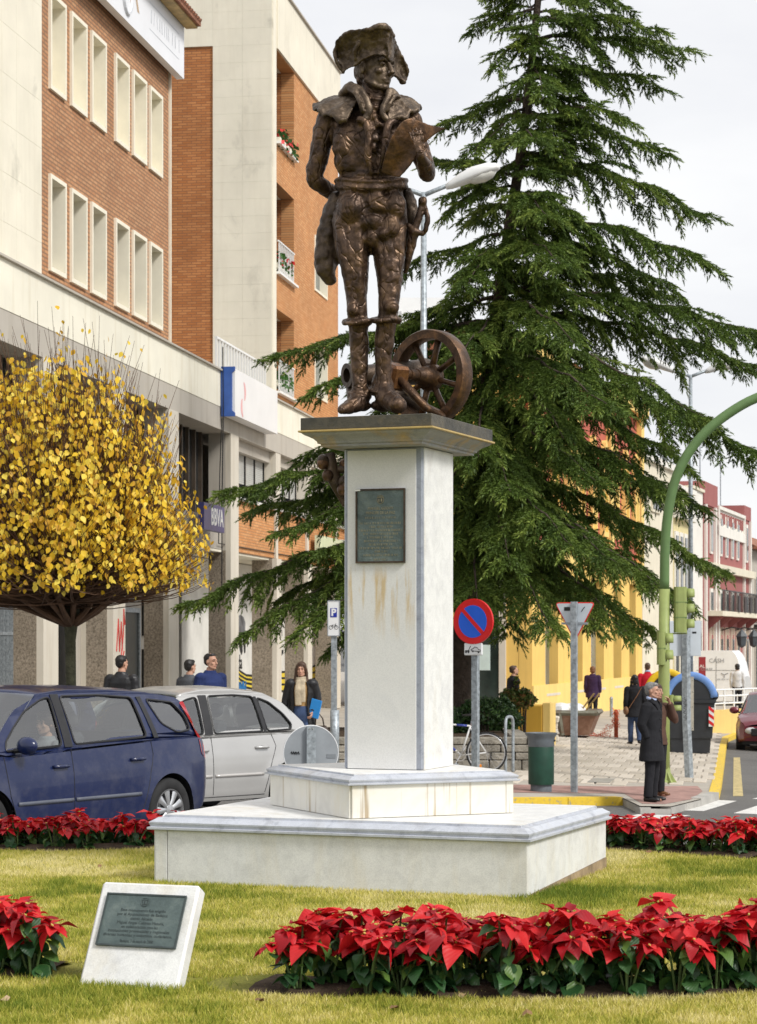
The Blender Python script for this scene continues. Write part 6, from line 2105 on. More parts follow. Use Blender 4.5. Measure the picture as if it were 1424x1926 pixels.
# blue people carrier turning round the island
SPB = dict(x=(-2.08, 2.14), axles=(-1.32, 1.32), wheel=0.325,
    belt=[(-2.08, 0.98), (-1.9, 1.035), (-1.2, 1.03), (0.0, 0.985), (0.9, 0.95), (1.15, 0.97), (1.6, 0.90), (2.0, 0.78), (2.14, 0.66)],
    roof=[(-2.08, 1.02), (-2.0, 1.14), (-1.80, 1.43), (-1.6, 1.505), (-1.2, 1.555), (-0.6, 1.59), (0.0, 1.60), (0.35, 1.57), (0.7, 1.44), (1.15, 1.06), (1.6, 0.985), (2.0, 0.85), (2.14, 0.72)],
    plan=[(-2.08, 0.74), (-1.95, 0.83), (-1.6, 0.885), (-0.8, 0.91), (0.8, 0.91), (1.5, 0.88), (1.9, 0.78), (2.14, 0.58)],
    roofw=[(-2.0, 0.66), (-1.7, 0.62), (-1.0, 0.64), (0.3, 0.65), (0.8, 0.66), (1.2, 0.78)],
    sill=[(-2.08, 0.36), (-1.8, 0.28), (-1.0, 0.22), (1.0, 0.22), (1.8, 0.24), (2.14, 0.30)],
    cabin=(-1.86, 1.15), roofx=(-1.76, 0.42), house=[(-1.98, 1.045), (-1.93, 1.22), (-1.80, 1.40), (-1.70, 1.45), (-1.4, 1.49), (-0.9, 1.53), (-0.4, 1.55), (0.1, 1.552), (0.35, 1.525), (0.7, 1.39), (1.02, 1.12), (1.13, 1.0), (1.0, 0.972), (0.0, 1.005), (-1.2, 1.048)],
    windows=[[(-1.52, 1.10), (-1.78, 1.12), (-1.76, 1.27), (-1.62, 1.40), (-1.18, 1.445), (-1.30, 1.20)], [(-1.02, 1.075), (0.06, 1.04), (0.10, 1.50), (-0.45, 1.50), (-0.96, 1.465)], [(0.24, 1.035), (0.98, 1.01), (0.94, 1.09), (0.62, 1.36), (0.36, 1.475), (0.24, 1.495)]],
    black_pillars=[((0.15, 1.02), (0.17, 1.52), 0.055), ((-1.16, 1.06), (-1.07, 1.47), 0.035)],
    seams=[[(0.14, 1.0), (0.14, 0.30)], [(-1.05, 1.05), (-1.06, 0.9), (-0.96, 0.6), (-0.86, 0.32)], [(1.05, 0.96), (1.02, 0.6), (0.92, 0.32)], [(0.92, 0.27), (-0.86, 0.27)]],
    handles=[(0.32, 0.84), (-0.80, 0.86)], strip=[(-0.84, 0.12, 0.52), (0.16, 0.92, 0.52)], strip_mat=pm('grey_strip', (0.10, 0.11, 0.14), 0.5, 0.1),
    lamps=[('tail_light_edge', [(-2.03, 0.80), (-1.90, 0.86), (-1.86, 1.16), (-1.76, 1.40), (-1.82, 1.41), (-1.97, 1.16)], M_lred)], mirror=(0.86, 1.06), seat=0.05)
M_blue = paint('dark_blue_paint', (0.005, 0.013, 0.062), 0.0)
bl_c = Vector((-3.57, 21.9))
car('blue_people_carrier', 'dark blue people carrier with a driver passing behind the flower bed', (bl_c.x, bl_c.y, gz(bl_c.x)), math.atan2(-0.829, -0.559), SPB, M_blue)
# silver hatchback
SPS = dict(x=(-1.74, 1.80), axles=(-1.20, 1.23), wheel=0.295,
    belt=[(-1.74, 0.90), (-1.6, 0.955), (-1.0, 0.955), (0.0, 0.94), (0.8, 0.92), (1.0, 0.93), (1.4, 0.86), (1.7, 0.72), (1.80, 0.62)],
    roof=[(-1.74, 0.95), (-1.68, 1.06), (-1.50, 1.22), (-1.30, 1.38), (-1.0, 1.49), (-0.5, 1.54), (0.0, 1.54), (0.3, 1.50), (0.6, 1.36), (1.0, 1.02), (1.4, 0.95), (1.7, 0.80), (1.80, 0.68)],
    plan=[(-1.74, 0.66), (-1.6, 0.75), (-1.3, 0.81), (-0.7, 0.83), (0.8, 0.83), (1.3, 0.80), (1.6, 0.70), (1.80, 0.52)],
    roofw=[(-1.7, 0.62), (-1.3, 0.56), (-0.8, 0.57), (0.3, 0.58), (0.8, 0.62), (1.0, 0.70)],
    sill=[(-1.74, 0.36), (-1.5, 0.27), (-0.9, 0.21), (0.9, 0.21), (1.5, 0.24), (1.80, 0.30)],
    cabin=(-1.58, 1.0), roofx=(-1.36, 0.36), house=[(-1.66, 0.965), (-1.62, 1.08), (-1.50, 1.18), (-1.32, 1.32), (-1.0, 1.44), (-0.5, 1.49), (0.0, 1.49), (0.28, 1.455), (0.6, 1.31), (0.9, 1.06), (0.98, 0.96), (0.8, 0.94), (0.0, 0.96), (-1.0, 0.975)],
    windows=[[(-1.30, 1.01), (-0.90, 1.0), (-0.86, 1.40), (-1.05, 1.34), (-1.24, 1.20), (-1.34, 1.07)], [(-0.84, 1.0), (-0.06, 0.99), (-0.08, 1.43), (-0.5, 1.435), (-0.80, 1.41)], [(0.10, 0.99), (0.80, 0.98), (0.78, 1.06), (0.52, 1.28), (0.24, 1.395), (0.09, 1.42)]],
    black_pillars=[((0.02, 0.98), (0.0, 1.44), 0.06), ((-0.87, 0.99), (-0.83, 1.41), 0.02)],
    seams=[[(0.01, 0.96), (0.0, 0.28)], [(-0.94, 0.97), (-1.0, 0.82), (-0.88, 0.55), (-0.80, 0.28)], [(0.90, 0.93), (0.88, 0.6), (0.8, 0.30)], [(0.8, 0.255), (-0.8, 0.255)]],
    handles=[(0.18, 0.80), (-0.76, 0.81)], strip=[(-0.78, -0.02, 0.50), (0.03, 0.80, 0.50)], strip_mat=paint('silver_strip', (0.50, 0.48, 0.46)),
    lamps=[('tail_light_edge', [(-1.70, 0.74), (-1.58, 0.78), (-1.54, 0.95), (-1.62, 0.97)], M_lred)], mirror=(0.72, 1.03), seat=0.0)
M_silver = paint('silver_paint', (0.50, 0.495, 0.485), 0.4)
si_c = Vector((-2.5, 26.57))
car('silver_hatchback', 'silver round-tailed hatchback standing behind the blue car', (si_c.x, si_c.y, gz(si_c.x)), math.atan2(-0.707, -0.707), SPS, M_silver)
# red saloon in the side street
SPR = dict(SPS); SPR.update(x=(-2.05, 2.05), axles=(-1.22, 1.30), wheel=0.29,
    belt=[(-2.05, 0.80), (-1.8, 0.90), (-1.0, 0.90), (0.0, 0.88), (0.8, 0.86), (1.1, 0.87), (1.6, 0.80), (1.95, 0.70), (2.05, 0.62)],
    roof=[(-2.05, 0.86), (-1.85, 0.94), (-1.4, 0.96), (-0.95, 1.30), (-0.6, 1.39), (0.0, 1.41), (0.3, 1.37), (0.6, 1.23), (1.1, 0.93), (1.6, 0.86), (1.95, 0.76), (2.05, 0.68)],
    plan=[(-2.05, 0.66), (-1.85, 0.76), (-1.3, 0.82), (-0.7, 0.84), (0.8, 0.84), (1.4, 0.82), (1.85, 0.74), (2.05, 0.62)],
    sill=[(-2.05, 0.36), (-1.8, 0.27), (-0.9, 0.21), (0.9, 0.21), (1.7, 0.24), (2.05, 0.28)], cabin=(-1.40, 1.1), roofx=(-0.95, 0.34), roofw=[(-1.4, 0.64), (-0.95, 0.57), (0.3, 0.58), (0.8, 0.64), (1.1, 0.72)],
    house=[(-1.42, 0.915), (-1.2, 1.06), (-0.95, 1.25), (-0.6, 1.34), (0.0, 1.36), (0.28, 1.325), (0.6, 1.18), (0.95, 0.97), (1.05, 0.90), (0.8, 0.88), (0.0, 0.90), (-1.0, 0.92)],
    windows=[[(-1.05, 0.96), (-0.06, 0.94), (-0.08, 1.30), (-0.5, 1.30), (-0.84, 1.23)], [(0.08, 0.94), (0.86, 0.92), (0.84, 0.97), (0.52, 1.17), (0.24, 1.28), (0.08, 1.305)]],
    black_pillars=[((0.01, 0.92), (0.0, 1.31), 0.04)], seams=[[(0.01, 0.9), (0.0, 0.28)], [(-0.98, 0.9), (-0.8, 0.28)], [(0.95, 0.87), (0.85, 0.30)]], handles=[(0.18, 0.76), (-0.76, 0.77)],
    strip=[(-0.78, 0.8, 0.46)], strip_mat=M_trim, lamps=[], mirror=(0.78, 0.96))
M_redp = paint('dark_red_paint', (0.16, 0.022, 0.035), 0.2)
rc = ground(1434, 1413)
car('red_saloon', 'dark red saloon facing the zebra crossing in the side street', (rc.x+0.55, rc.y+1.6, gz(rc.x+0.55)), R(-90-12), SPR, M_redp)
for o in []: pass

# white delivery van seen from behind, over the railing
VZ = 86.0
vb = at(1347, 1330, VZ)
van = thing('delivery_van', 'white delivery van seen from behind with dark red panel and grey lettering', 'van', (vb.x, VZ, gz(vb.x)), R(-14))
M_van = paint('van_white', (0.80, 0.80, 0.79), 0.0)
hb = lambda z: interp(z, [(0.25, 0.98), (1.2, 0.98), (1.9, 0.84), (2.15, 0.70)])
rings_ = []
for y in (0.0, 0.06, 3.2, 4.0, 4.9):
    hs = 1.0 if y < 3.5 else (0.9 if y < 4.5 else 0.5)
    sec = []
    for z in (0.25, 0.5, 1.2, 1.9, 2.10): sec.append((hb(z)*(0.985 if y == 0 else 1), y, 0.25 + (z-0.25)*hs))
    sec += [(0.6, y, 0.25 + 1.97*hs), (-0.6, y, 0.25 + 1.97*hs)]
    for z in (2.10, 1.9, 1.2, 0.5, 0.25): sec.append((-hb(z)*(0.985 if y == 0 else 1), y, 0.25 + (z-0.25)*hs))
    rings_.append(sec)
MB().loft(rings_).build('body', M_van, van)
MB().box(-0.96, 0.96, -0.10, -0.003, 0.25, 0.5, bev=0.03).build('bumper', M_van, van)
MB().box(-0.88, 0.88, 0.4, 4.6, 0.12, 0.3).build('underbody', M_trim, van)
for s_ in (-1, 1):
    for y in (1.0, 3.9): MB().lathe([(0.0, -0.1), (0.33, -0.1), (0.33, 0.1), (0.0, 0.1)], 20, Matrix.Translation((s_*0.86, y, 0.33)) @ Matrix.Rotation(R(90), 4, 'Y')).build('wheel', M_tyre, van)
    MB().box(s_*0.86-0.06, s_*0.86+0.06, -0.04, -0.001, 0.75, 1.15, bev=0.01).build('tail_light', M_lred, van)
MB().box(-0.006, 0.006, -0.008, -0.001, 0.5, 2.0).box(-0.75, 0.75, -0.008, -0.001, 1.46, 1.472).build('door_seam', M_trim, van)
MB().box(-0.66, -0.40, -0.010, -0.001, 1.02, 1.98).build('red_panel', pm('dark_red_print', (0.30, 0.03, 0.04), 0.5, 0.05), van)
VFr = lambda x, z: frame((x, -0.014, z), (1, 0, 0), (0, 0, 1))
M_vg = pm('van_lettering', (0.30, 0.30, 0.31), 0.5, 0.05)
text('CASH', 0.23, M_vg, van, VFr(0.02, 1.83))
text('AL', 0.17, M_white, van, VFr(-0.53, 1.62)); text('CORTE', 0.14, M_vg, van, VFr(-0.36, 1.50))
MB().tube([(0.2, -0.012, 1.36), (0.32, -0.012, 1.30), (0.32, -0.012, 1.18)], 0.015, 5).tube([(0.32, -0.012, 1.30), (0.46, -0.012, 1.36)], 0.015, 5).build('emblem', M_vg, van)
strokes(0.55, 0.06, M_vg, van, VFr(0.32, 1.12), 9)

# ================================================================ street furniture
M_sred = pm('sign_red', (0.66, 0.016, 0.018), 0.35, 0.05, 4, 0.0)
M_sblue = pm('sign_blue', (0.02, 0.12, 0.68), 0.35, 0.05, 4, 0.0)
M_sblue2 = pm('sign_dark_blue', (0.015, 0.03, 0.30), 0.35, 0.05, 4, 0.0)
M_swhite = pm('sign_white_face', (0.78, 0.79, 0.80), 0.4, 0.03, 4, 0.0)
M_sback = pm('sign_back_grey', (0.30, 0.325, 0.35), 0.5, 0.12, 3, 0.05)
M_sbackl = pm('sign_back_light', (0.55, 0.60, 0.65), 0.45, 0.06, 3, 0.05)
M_lampw = pm('lamp_white', (0.74, 0.74, 0.73), 0.4, 0.06, 3, 0.0)
M_lens = pm('lamp_lens', (0.62, 0.61, 0.56), 0.15, 0.1, 6, 0.0, spec=0.6)
M_poleg = pm('light_green_paint', (0.29, 0.345, 0.115), 0.5, 0.08, 6, 0.05)
M_poleg2 = pm('mid_green_paint', (0.115, 0.20, 0.07), 0.5, 0.08, 6, 0.05)
M_bin = pm('bin_green', (0.012, 0.055, 0.035), 0.45, 0.15, 6, 0.1)
M_bing = pm('bin_grey', (0.13, 0.15, 0.17), 0.5, 0.15, 6, 0.1)
def disc(m, c, r, n=32, y0=0.0, y1=0.01, sx=1.0):
    m.prism([(c[0]+sx*r*math.cos(2*math.pi*k/n), c[1]+r*math.sin(2*math.pi*k/n)) for k in range(n)], 'y', y0, y1)
    return m
def base_of(px, py, dz=KT): 
    p = ground(px, py, dz); return p
# no-parking sign; local -y faces the viewer
p = base_of(892, 1497); 
ns = thing('no_parking_sign', 'round red and blue no-parking sign with white tow-away plate on square post', 'sign', p, R(-33))
Zp = p.y; k_ = Zp/F
zc = CZ - (1169-HY)*k_ - p.z
MB().box(-0.045, 0.045, 0.0, 0.07, -0.1, zc+0.25).build('post', M_galv, ns)
disc(MB(), (0, zc), 0.315, 40, -0.035, -0.003).build('rim', M_sred, ns)
rp = disc(MB(), (0, zc), 0.31, 40, -0.040, -0.0355).build('red_ring', M_sred, ns)
disc(MB(), (0, zc), 0.225, 40, -0.044, -0.0405).build('blue_disc', M_sblue, ns)
Tr = Matrix.Translation((0, 0, zc)) @ Matrix.Rotation(R(45), 4, 'Y')
MB().box(-0.225, 0.225, -0.048, -0.0445, -0.027, 0.027, Tr).build('slash', M_sred, ns)
zt_ = CZ - (1221-HY)*k_ - p.z
tp = MB().box(-0.145, 0.145, -0.035, -0.003, zt_-0.085, zt_+0.085, bev=0.012).build('tow_plate', M_swhite, ns)
m = MB()
m.box(-0.125, -0.055, -0.038, -0.0355, zt_-0.035, zt_-0.015).tube([(-0.07, -0.037, zt_-0.02), (-0.035, -0.037, zt_+0.045)], 0.005, 4)
m.tube([(-0.03, -0.037, zt_-0.005), (0.0, -0.037, zt_+0.005), (0.03, -0.037, zt_+0.03), (0.07, -0.037, zt_+0.022), (0.09, -0.037, zt_-0.005), (0.125, -0.037, zt_-0.015), (0.12, -0.037, zt_-0.035), (-0.03, -0.037, zt_-0.02)], 0.005, 4, closed=True)
for x, z in ((-0.11, -0.042), (-0.07, -0.042), (0.0, -0.028), (0.09, -0.04)): m.ell((x, -0.037, zt_+z), (0.014, 0.002, 0.014), 10, 6)
m.build('tow_symbol', M_trim, tp)
# bicycle-parking plate
p = base_of(628, 1392+40); p = Vector(((628-CX)/F*36.5, 36.5, 0)); p.z = gz(p.x)+KT; k_ = 36.5/F
bp = thing('bicycle_parking_sign', 'tall narrow white parking plate with blue P and bicycle on post', 'sign', p, R(-8))
z0_, z1_ = CZ-(1196-HY)*k_-p.z, CZ-(1130-HY)*k_-p.z
MB().box(-0.045, 0.045, 0.0, 0.05, -0.1, z0_+0.2).build('post', M_galv, bp)
MB().cyl((0.01, 0.025, -0.05), (0.01, 0.025, 0.9), 0.075, 12).build('post_sleeve', M_galv, bp, smooth=True)
MB().box(-0.098, 0.098, -0.02, -0.002, z0_, z1_, bev=0.008).build('plate', M_swhite, bp)
fr_ = MB()
for s_ in (-1, 1):
    fr_.box(s_*0.097-0.006, s_*0.097+0.006, -0.026, 0.0, z0_, z1_); fr_.box(-0.09, 0.09, -0.026, 0.0, (z0_+z1_)/2+s_*(z1_-z0_)/2-0.006, (z0_+z1_)/2+s_*(z1_-z0_)/2+0.006)
fr_.build('plate_rim', M_sback, bp)
pz_ = lerp(z0_, z1_, 0.66)
MB().box(-0.055, 0.055, -0.024, -0.0205, pz_-0.075, pz_+0.075).build('blue_square', M_sblue2, bp)
text('P', 0.16, M_swhite, bp, frame((0.0, -0.0245, pz_), (1, 0, 0), (0, 0, 1)), depth=0.001, bold=0.006)
bz_ = lerp(z0_, z1_, 0.26)
m = MB()
for x in (-0.045, 0.045): m.tube([(x+0.03*math.cos(a), -0.023, bz_-0.01+0.03*math.sin(a)) for a in np.linspace(0, 2*math.pi, 15)[:-1]], 0.0035, 4, closed=True)
m.tube([(-0.045, -0.023, bz_-0.01), (-0.02, -0.023, bz_+0.03), (0.03, -0.023, bz_+0.03), (0.0, -0.023, bz_-0.01), (-0.02, -0.023, bz_+0.03)], 0.0035, 4).tube([(0.045, -0.023, bz_-0.01), (0.028, -0.023, bz_+0.045), (0.045, -0.023, bz_+0.05)], 0.0035, 4)
m.build('bicycle_symbol', M_trim, bp)
# low round sign seen from behind
Zr = 24.3
p = Vector(((585-CX)/F*Zr, Zr, 0)); p.z = gz(p.x); k_ = Zr/F
rs = thing('round_sign', 'back of low round grey traffic sign on post behind the pedestal step', 'sign', p, R(6))
zc = CZ-(1416-HY)*k_-p.z
disc(MB(), (0, zc), 0.296, 44, 0.0, 0.012).build('disc', M_sback, rs)
MB().tube([(0.298*math.cos(a), 0.012, zc+0.298*math.sin(a)) for a in np.linspace(0, 2*math.pi, 45)[:-1]], [(0.006, 0.016)]*44, 6, closed=True, flat=(0, 1, 0)).build('rim', M_swhite, rs)
MB().box(-0.05, 0.05, -0.05, -0.002, -0.1, zc+0.285).build('post', M_galv, rs)
m = MB()
for x, z in ((-0.018, 0.265), (0.018, 0.265)): m.cyl((x, -0.058, zc+z), (x, -0.05, zc+z), 0.008, 8)
m.build('bolt', M_chrome, rs)
MB().box(0.17, 0.27, -0.004, -0.001, zc-0.06, zc-0.015).build('sticker', pm('sticker_grey', (0.22, 0.24, 0.26), 0.5, 0.05), rs)
MB().tube([(-0.22+i*0.0075, -0.004, zc+0.018*math.sin(i*1.9)) for i in range(14)], 0.005, 4).build('scrawl', M_trim, rs)
# give-way sign seen from behind
p = base_of(1080, 1490); k_ = p.y/F
gw_ = thing('give_way_sign', 'back of triangular give-way sign on galvanised post beside the litter bin', 'sign', p, R(-20))
zt_, zb_ = CZ-(1133-HY)*k_-p.z, CZ-(1205-HY)*k_-p.z
MB().box(-0.045, 0.045, -0.035, 0.035, -0.1, zt_+0.01).build('post', M_galv, gw_)
tri_ = rounded([(-0.29, zt_-0.01), (0.29, zt_-0.01), (0.0, zb_-0.0)], 0.05, 4)
MB().prism(tri_, 'y', 0.04, 0.052).build('plate', M_sbackl, gw_)
MB().tube([(x, 0.05, z) for x, z in tri_], 0.012, 6, closed=True).build('rim', M_sred, gw_)
MB().box(-0.2, 0.2, 0.03, 0.039, lerp(zb_, zt_, 0.42), lerp(zb_, zt_, 0.48)).build('bracket', M_sback, gw_)
MB().box(-0.16, -0.07, 0.036, 0.039, lerp(zb_, zt_, 0.78), lerp(zb_, zt_, 0.88)).build('sticker', M_trim, gw_)
MB().tube([(0.1, 0.037, lerp(zb_, zt_, 0.76)), (0.13, 0.037, lerp(zb_, zt_, 0.84)), (0.15, 0.037, lerp(zb_, zt_, 0.88))], 0.006, 4).build('scrawl', M_trim, gw_)
# litter bin
p = base_of(1018, 1488)
lb = thing('litter_bin', 'dark green round litter bin with flared grey rim at the yellow kerb', 'bin', p)
MB().lathe([(0.155, -0.02), (0.155, 0.11), (0.15, 0.12)], 28).build('foot', M_bing, lb, smooth=True, ang=40)
MB().lathe([(0.16, 0.10), (0.185, 0.10), (0.188, 0.12), (0.188, 0.64), (0.18, 0.66)], 32).build('drum', M_bin, lb, smooth=True, ang=40)
MB().lathe([(0.182, 0.645), (0.192, 0.66), (0.192, 0.74), (0.205, 0.79), (0.235, 0.83), (0.238, 0.85), (0.215, 0.85), (0.18, 0.80), (0.17, 0.70)], 32, cap=False).build('flared_rim', M_bing, lb, smooth=True, ang=40)
MB().lathe([(0.165, 0.66), (0.0, 0.66)], 24, cap=False).build('inside', M_trim, lb)
MB().ell((0.185, -0.06, 0.74), (0.02, 0.02, 0.02), 8, 6).build('lock', M_trim, lb)
# double-headed street lamps
def street_lamp(label, X, Z, ztop, rz, half=False):
    l = thing('street_lamp', label, 'lamp', (X, Z, gz(X)+0.1), rz, 'double-armed street lamps')
    H = ztop - gz(X) - 0.1
    MB().tube([(0, 0, -0.1), (0, 0, H*0.6), (0, 0, H)], [0.065, 0.05, 0.040], 12).build('pole', M_galv, l, smooth=True)
    for s_ in (1, -1):
        MB().tube([(0, 0, H-0.04), (s_*0.15, 0, H+0.02), (s_*0.42, 0, H+0.12)], [0.036, 0.034, 0.03], 8).build('arm', M_galv, l, smooth=True)
        Th = Matrix.Translation((s_*0.32, 0, H+0.06)) @ Matrix.Rotation(-s_*R(20), 4, 'Y') @ Matrix.Diagonal((s_, 1, 1, 1))
        rr_ = []
        for x, w, a, b in ((0, 0.045, -0.03, 0.04), (0.08, 0.07, -0.05, 0.07), (0.25, 0.12, -0.06, 0.12), (0.45, 0.145, -0.06, 0.145), (0.65, 0.14, -0.055, 0.12), (0.78, 0.10, -0.045, 0.07), (0.82, 0.05, -0.03, 0.03)):
            rr_.append([(x, w*math.cos(t), (b if math.sin(t) > 0 else -a)*math.sin(t)) for t in np.linspace(0, 2*math.pi, 17)[:-1]])
        hd_ = MB().loft(rr_, M=Th).build('lamp_head', M_lampw, l, smooth=True)
        rr_ = []
        for x, w, a in ((0.33, 0.03, 0.055), (0.40, 0.11, 0.105), (0.55, 0.125, 0.135), (0.68, 0.10, 0.115), (0.76, 0.03, 0.05)):
            rr_.append([(x, w*math.cos(t), -0.03 + (0.02 if math.sin(t) > 0 else a-0.03)*math.sin(t)) for t in np.linspace(0, 2*math.pi, 15)[:-1]])
        MB().loft(rr_, M=Th).build('lens', M_lens, hd_, smooth=True)
    return l
street_lamp('tall street lamp with white heads rising behind the statue', (797-CX)/F*32, 32.0, CZ+(HY-362)/F*32, R(-8))
street_lamp('tall street lamp with white heads rising behind the green signal pole', (1299-CX)/F*48, 48.0, CZ+(HY-705)/F*48, R(4))
# green signal mast with curved arm
p = base_of(1249, 1472); k_ = p.y/F
tm = thing('traffic_signal', 'green traffic light mast curving over the road beside the man in black coat', 'traffic light', p)
def TMP(px, py): return Vector(((px-1249)*k_, 0, CZ-(py-HY)*k_-p.z))
low = [TMP(1249, 1475), TMP(1249, 1300), TMP(1250, 1108)]
MB().tube(low, [0.097, 0.092, 0.088], 20).build('pole', M_poleg, tm, smooth=True)
up = [TMP(1250, 1107), TMP(1251, 1030), TMP(1256, 970), TMP(1268, 910), TMP(1290, 860), TMP(1325, 815), TMP(1370, 778), TMP(1424, 748), TMP(1500, 725), TMP(1600, 715)]
MB().tube(smooth_pts(up, 4), 0.078, 16).build('curved_arm', M_poleg2, tm, smooth=True)
MB().lathe([(0.15, -0.02), (0.15, 0.02), (0.12, 0.05), (0.10, 0.25)], 8).build('foot', M_poleg, tm)
for k in range(6):
    a = k*math.pi/3
    MB().prism([(0.09, 0.0), (0.21, 0.0), (0.09, 0.19)], 'y', -0.008, 0.008, Matrix.Rotation(a, 4, 'Z')).build('foot_rib', M_poleg, tm)
def signal(px0, px1, py0, py1, n, visor_dir, ry, depth=0.2, yoff=0.0, name='signal_head'):
    a, b = TMP(px0, py1), TMP(px1, py0)
    w = (b.x-a.x)
    sh = MB()
    sh.prism(rounded([(a.x, yoff-depth/2), (a.x, yoff+depth/2), (b.x, yoff+depth/2), (b.x, yoff-depth/2)], 0.05, 2), 'z', a.z, b.z)
    h_ = sh.build(name, M_poleg, tm)
    for k in range(n):
        zc = lerp(a.z, b.z, (k+0.5)/n)
        r_ = (b.z-a.z)/n*0.40
        x0_ = b.x if visor_dir > 0 else a.x
        pts = [(r_*math.cos(t), r_*math.sin(t)) for t in np.linspace(-0.5, math.pi+0.5, 14)]
        MB().sheet([[(x0_-0.002*visor_dir, yoff+u, zc+v) for u, v in pts], [(x0_+visor_dir*0.12, yoff+u*0.95, zc+v*0.95) for u, v in pts]], 0.008).build('visor', M_poleg, h_, smooth=True)
        MB().lathe([(0, 0), (r_*0.9, 0), (r_*0.8, 0.02), (0, 0.03)], 16, Matrix.Translation((x0_, yoff, zc)) @ Matrix.Rotation(R(90)*visor_dir, 4, 'Y')).build('lens', M_trim, h_)
        if k: MB().box(a.x-0.003, b.x+0.003, yoff-depth/2-0.003, yoff+depth/2+0.003, lerp(a.z, b.z, k/n)-0.004, lerp(a.z, b.z, k/n)+0.004).build('joint', M_poleg2, h_)
    return h_
signal(1268, 1291, 1104, 1190, 3, 1, 0, 0.24, -0.02)
signal(1234, 1249, 1188, 1250, 2, 1, 0, 0.24, -0.16)
signal(1259, 1267, 1307, 1342, 2, 1, 0, 0.12, 0.0, 'pedestrian_signal')
MB().box(*sorted((TMP(1250, 0).x, TMP(1292, 0).x)), -0.03, 0.03, TMP(0, 1193).z, TMP(0, 1190.5).z).build('bracket', M_poleg, tm)
# square post with large plate seen from behind
p = base_of(1297, 1464); k_ = p.y/F
dp = thing('direction_sign', 'back of large pale rectangular sign on leaning galvanised post by containers', 'sign', p, R(4))
H_ = CZ-(1168-HY)*k_-p.z
MB().tube([(0, 0, -0.1), (-0.05, 0, 1.0), (-0.06, 0, H_)], [(0.075, 0.05)]*3, 4, flat=(0, 1, 0)).build('post', M_galv, dp)
MB().box(-0.38, 0.21, 0.06, 0.075, CZ-(1234-HY)*k_-p.z, H_, bev=0.004).build('plate', M_sbackl, dp)
MB().box(0.06, 0.13, 0.056, 0.059, H_-0.21, H_-0.18).build('sticker', M_trim, dp)
MB().tube([(-0.09+0.03*math.sin(i*2.1), -0.062, 0.98+i*0.026) for i in range(16)], 0.005, 4).build('scrawl', M_trim, dp)
# recycling containers
def container(label, px, py, w, lidmat, band, rz, group='recycling containers'):
    p = base_of(px, py)
    c = thing('recycling_container', label, 'container', p, rz, group)
    c.scale = (0.9, 0.9, 0.9)
    M_b = pm('container_black', (0.030, 0.033, 0.038), 0.5, 0.15, 4, 0.15)
    rr_ = []
    for z, s_ in ((0.02, 0.86), (0.35, 0.90), (0.36, 0.95), (0.40, 0.96), (1.18, 1.06), (1.19, 1.12), (1.26, 1.12)):
        rr_.append([(u*w/2*s_, v*0.5*s_, z) for u, v in ((-1, -0.96), (-0.96, -1), (0.96, -1), (1, -0.96), (1, 0.96), (0.96, 1), (-0.96, 1), (-1, 0.96))])
    MB().loft(rr_).build('body', M_b, c)
    prof_ = [(-0.53, 1.262)] + [(-0.53*math.cos(t), 1.262+0.55*math.sin(t)) for t in np.linspace(0.25, math.pi-0.25, 16)] + [(0.53, 1.262)]
    MB().prism([(y*w*0.99/1.06, z) for y, z in prof_], 'y', -0.53, 0.5).build('dome', M_b, c)
    arcp = [(-0.55*math.cos(t)*w/1.06, 1.262+0.57*math.sin(t)) for t in np.linspace(0.1, math.pi-0.1, 22)]
    MB().tube([(x, -0.535, z) for x, z in arcp], [(0.085, 0.03)]*22, 8, flat=(0, 1, 0)).build('lid_rim', lidmat, c, smooth=True)
    MB().sheet([[(x*1.0, -0.56, z+0.005) for x, z in arcp], [(x*1.0, 0.5, z+0.005) for x, z in arcp]], 0.02).build('lid', lidmat, c, smooth=True)
    st = MB().box(-0.07, 0.07, -0.60, -0.565, 0.55, 1.80).build('metal_strip', pm('drilled_plate', (0.48, 0.45, 0.38), 0.45, 0.12, 6, 0.1), c)
    for k in range(4):
        z = (0.6, 1.1, 1.45, 1.72)[k]
        for s_ in (-1, 1): MB().cyl((s_*0.045, -0.61, z), (s_*0.045, -0.60, z), 0.014, 8).build('bolt', M_chrome, st)
    if band:
        T_ = Matrix.Translation((w/2*0.98, -0.53, 0.86))
        MB().box(-0.10, 0.02, -0.022, -0.006, -0.22, 0.22, T_).build('reflector', M_swhite, c)
        for k in range(3):
            z = -0.20 + k*0.16
            MB().add([T_ @ Vector(v) for v in ((-0.10, -0.026, z+0.06), (0.02, -0.026, z-0.03), (0.02, -0.026, z+0.05), (-0.10, -0.026, z+0.14))], [(0, 1, 2, 3)]).build('red_stripe', M_sred, c)
    for s_ in (-1, 1): MB().ell((s_*w*0.56, 0.0, 1.35), (0.10, 0.12, 0.12), 10, 8).build('lifting_lug', M_b, c, smooth=True)
    return c
container('black recycling container with pale blue domed lid behind galvanised post', 1296, 1416, 1.06, pm('lid_blue', (0.17, 0.32, 0.68), 0.45, 0.1), True, R(-4))
container('black recycling container with yellow lid half hidden by the green mast', 1253, 1396, 1.0, pm('lid_yellow', (0.80, 0.52, 0.02), 0.45, 0.1), False, R(-4))
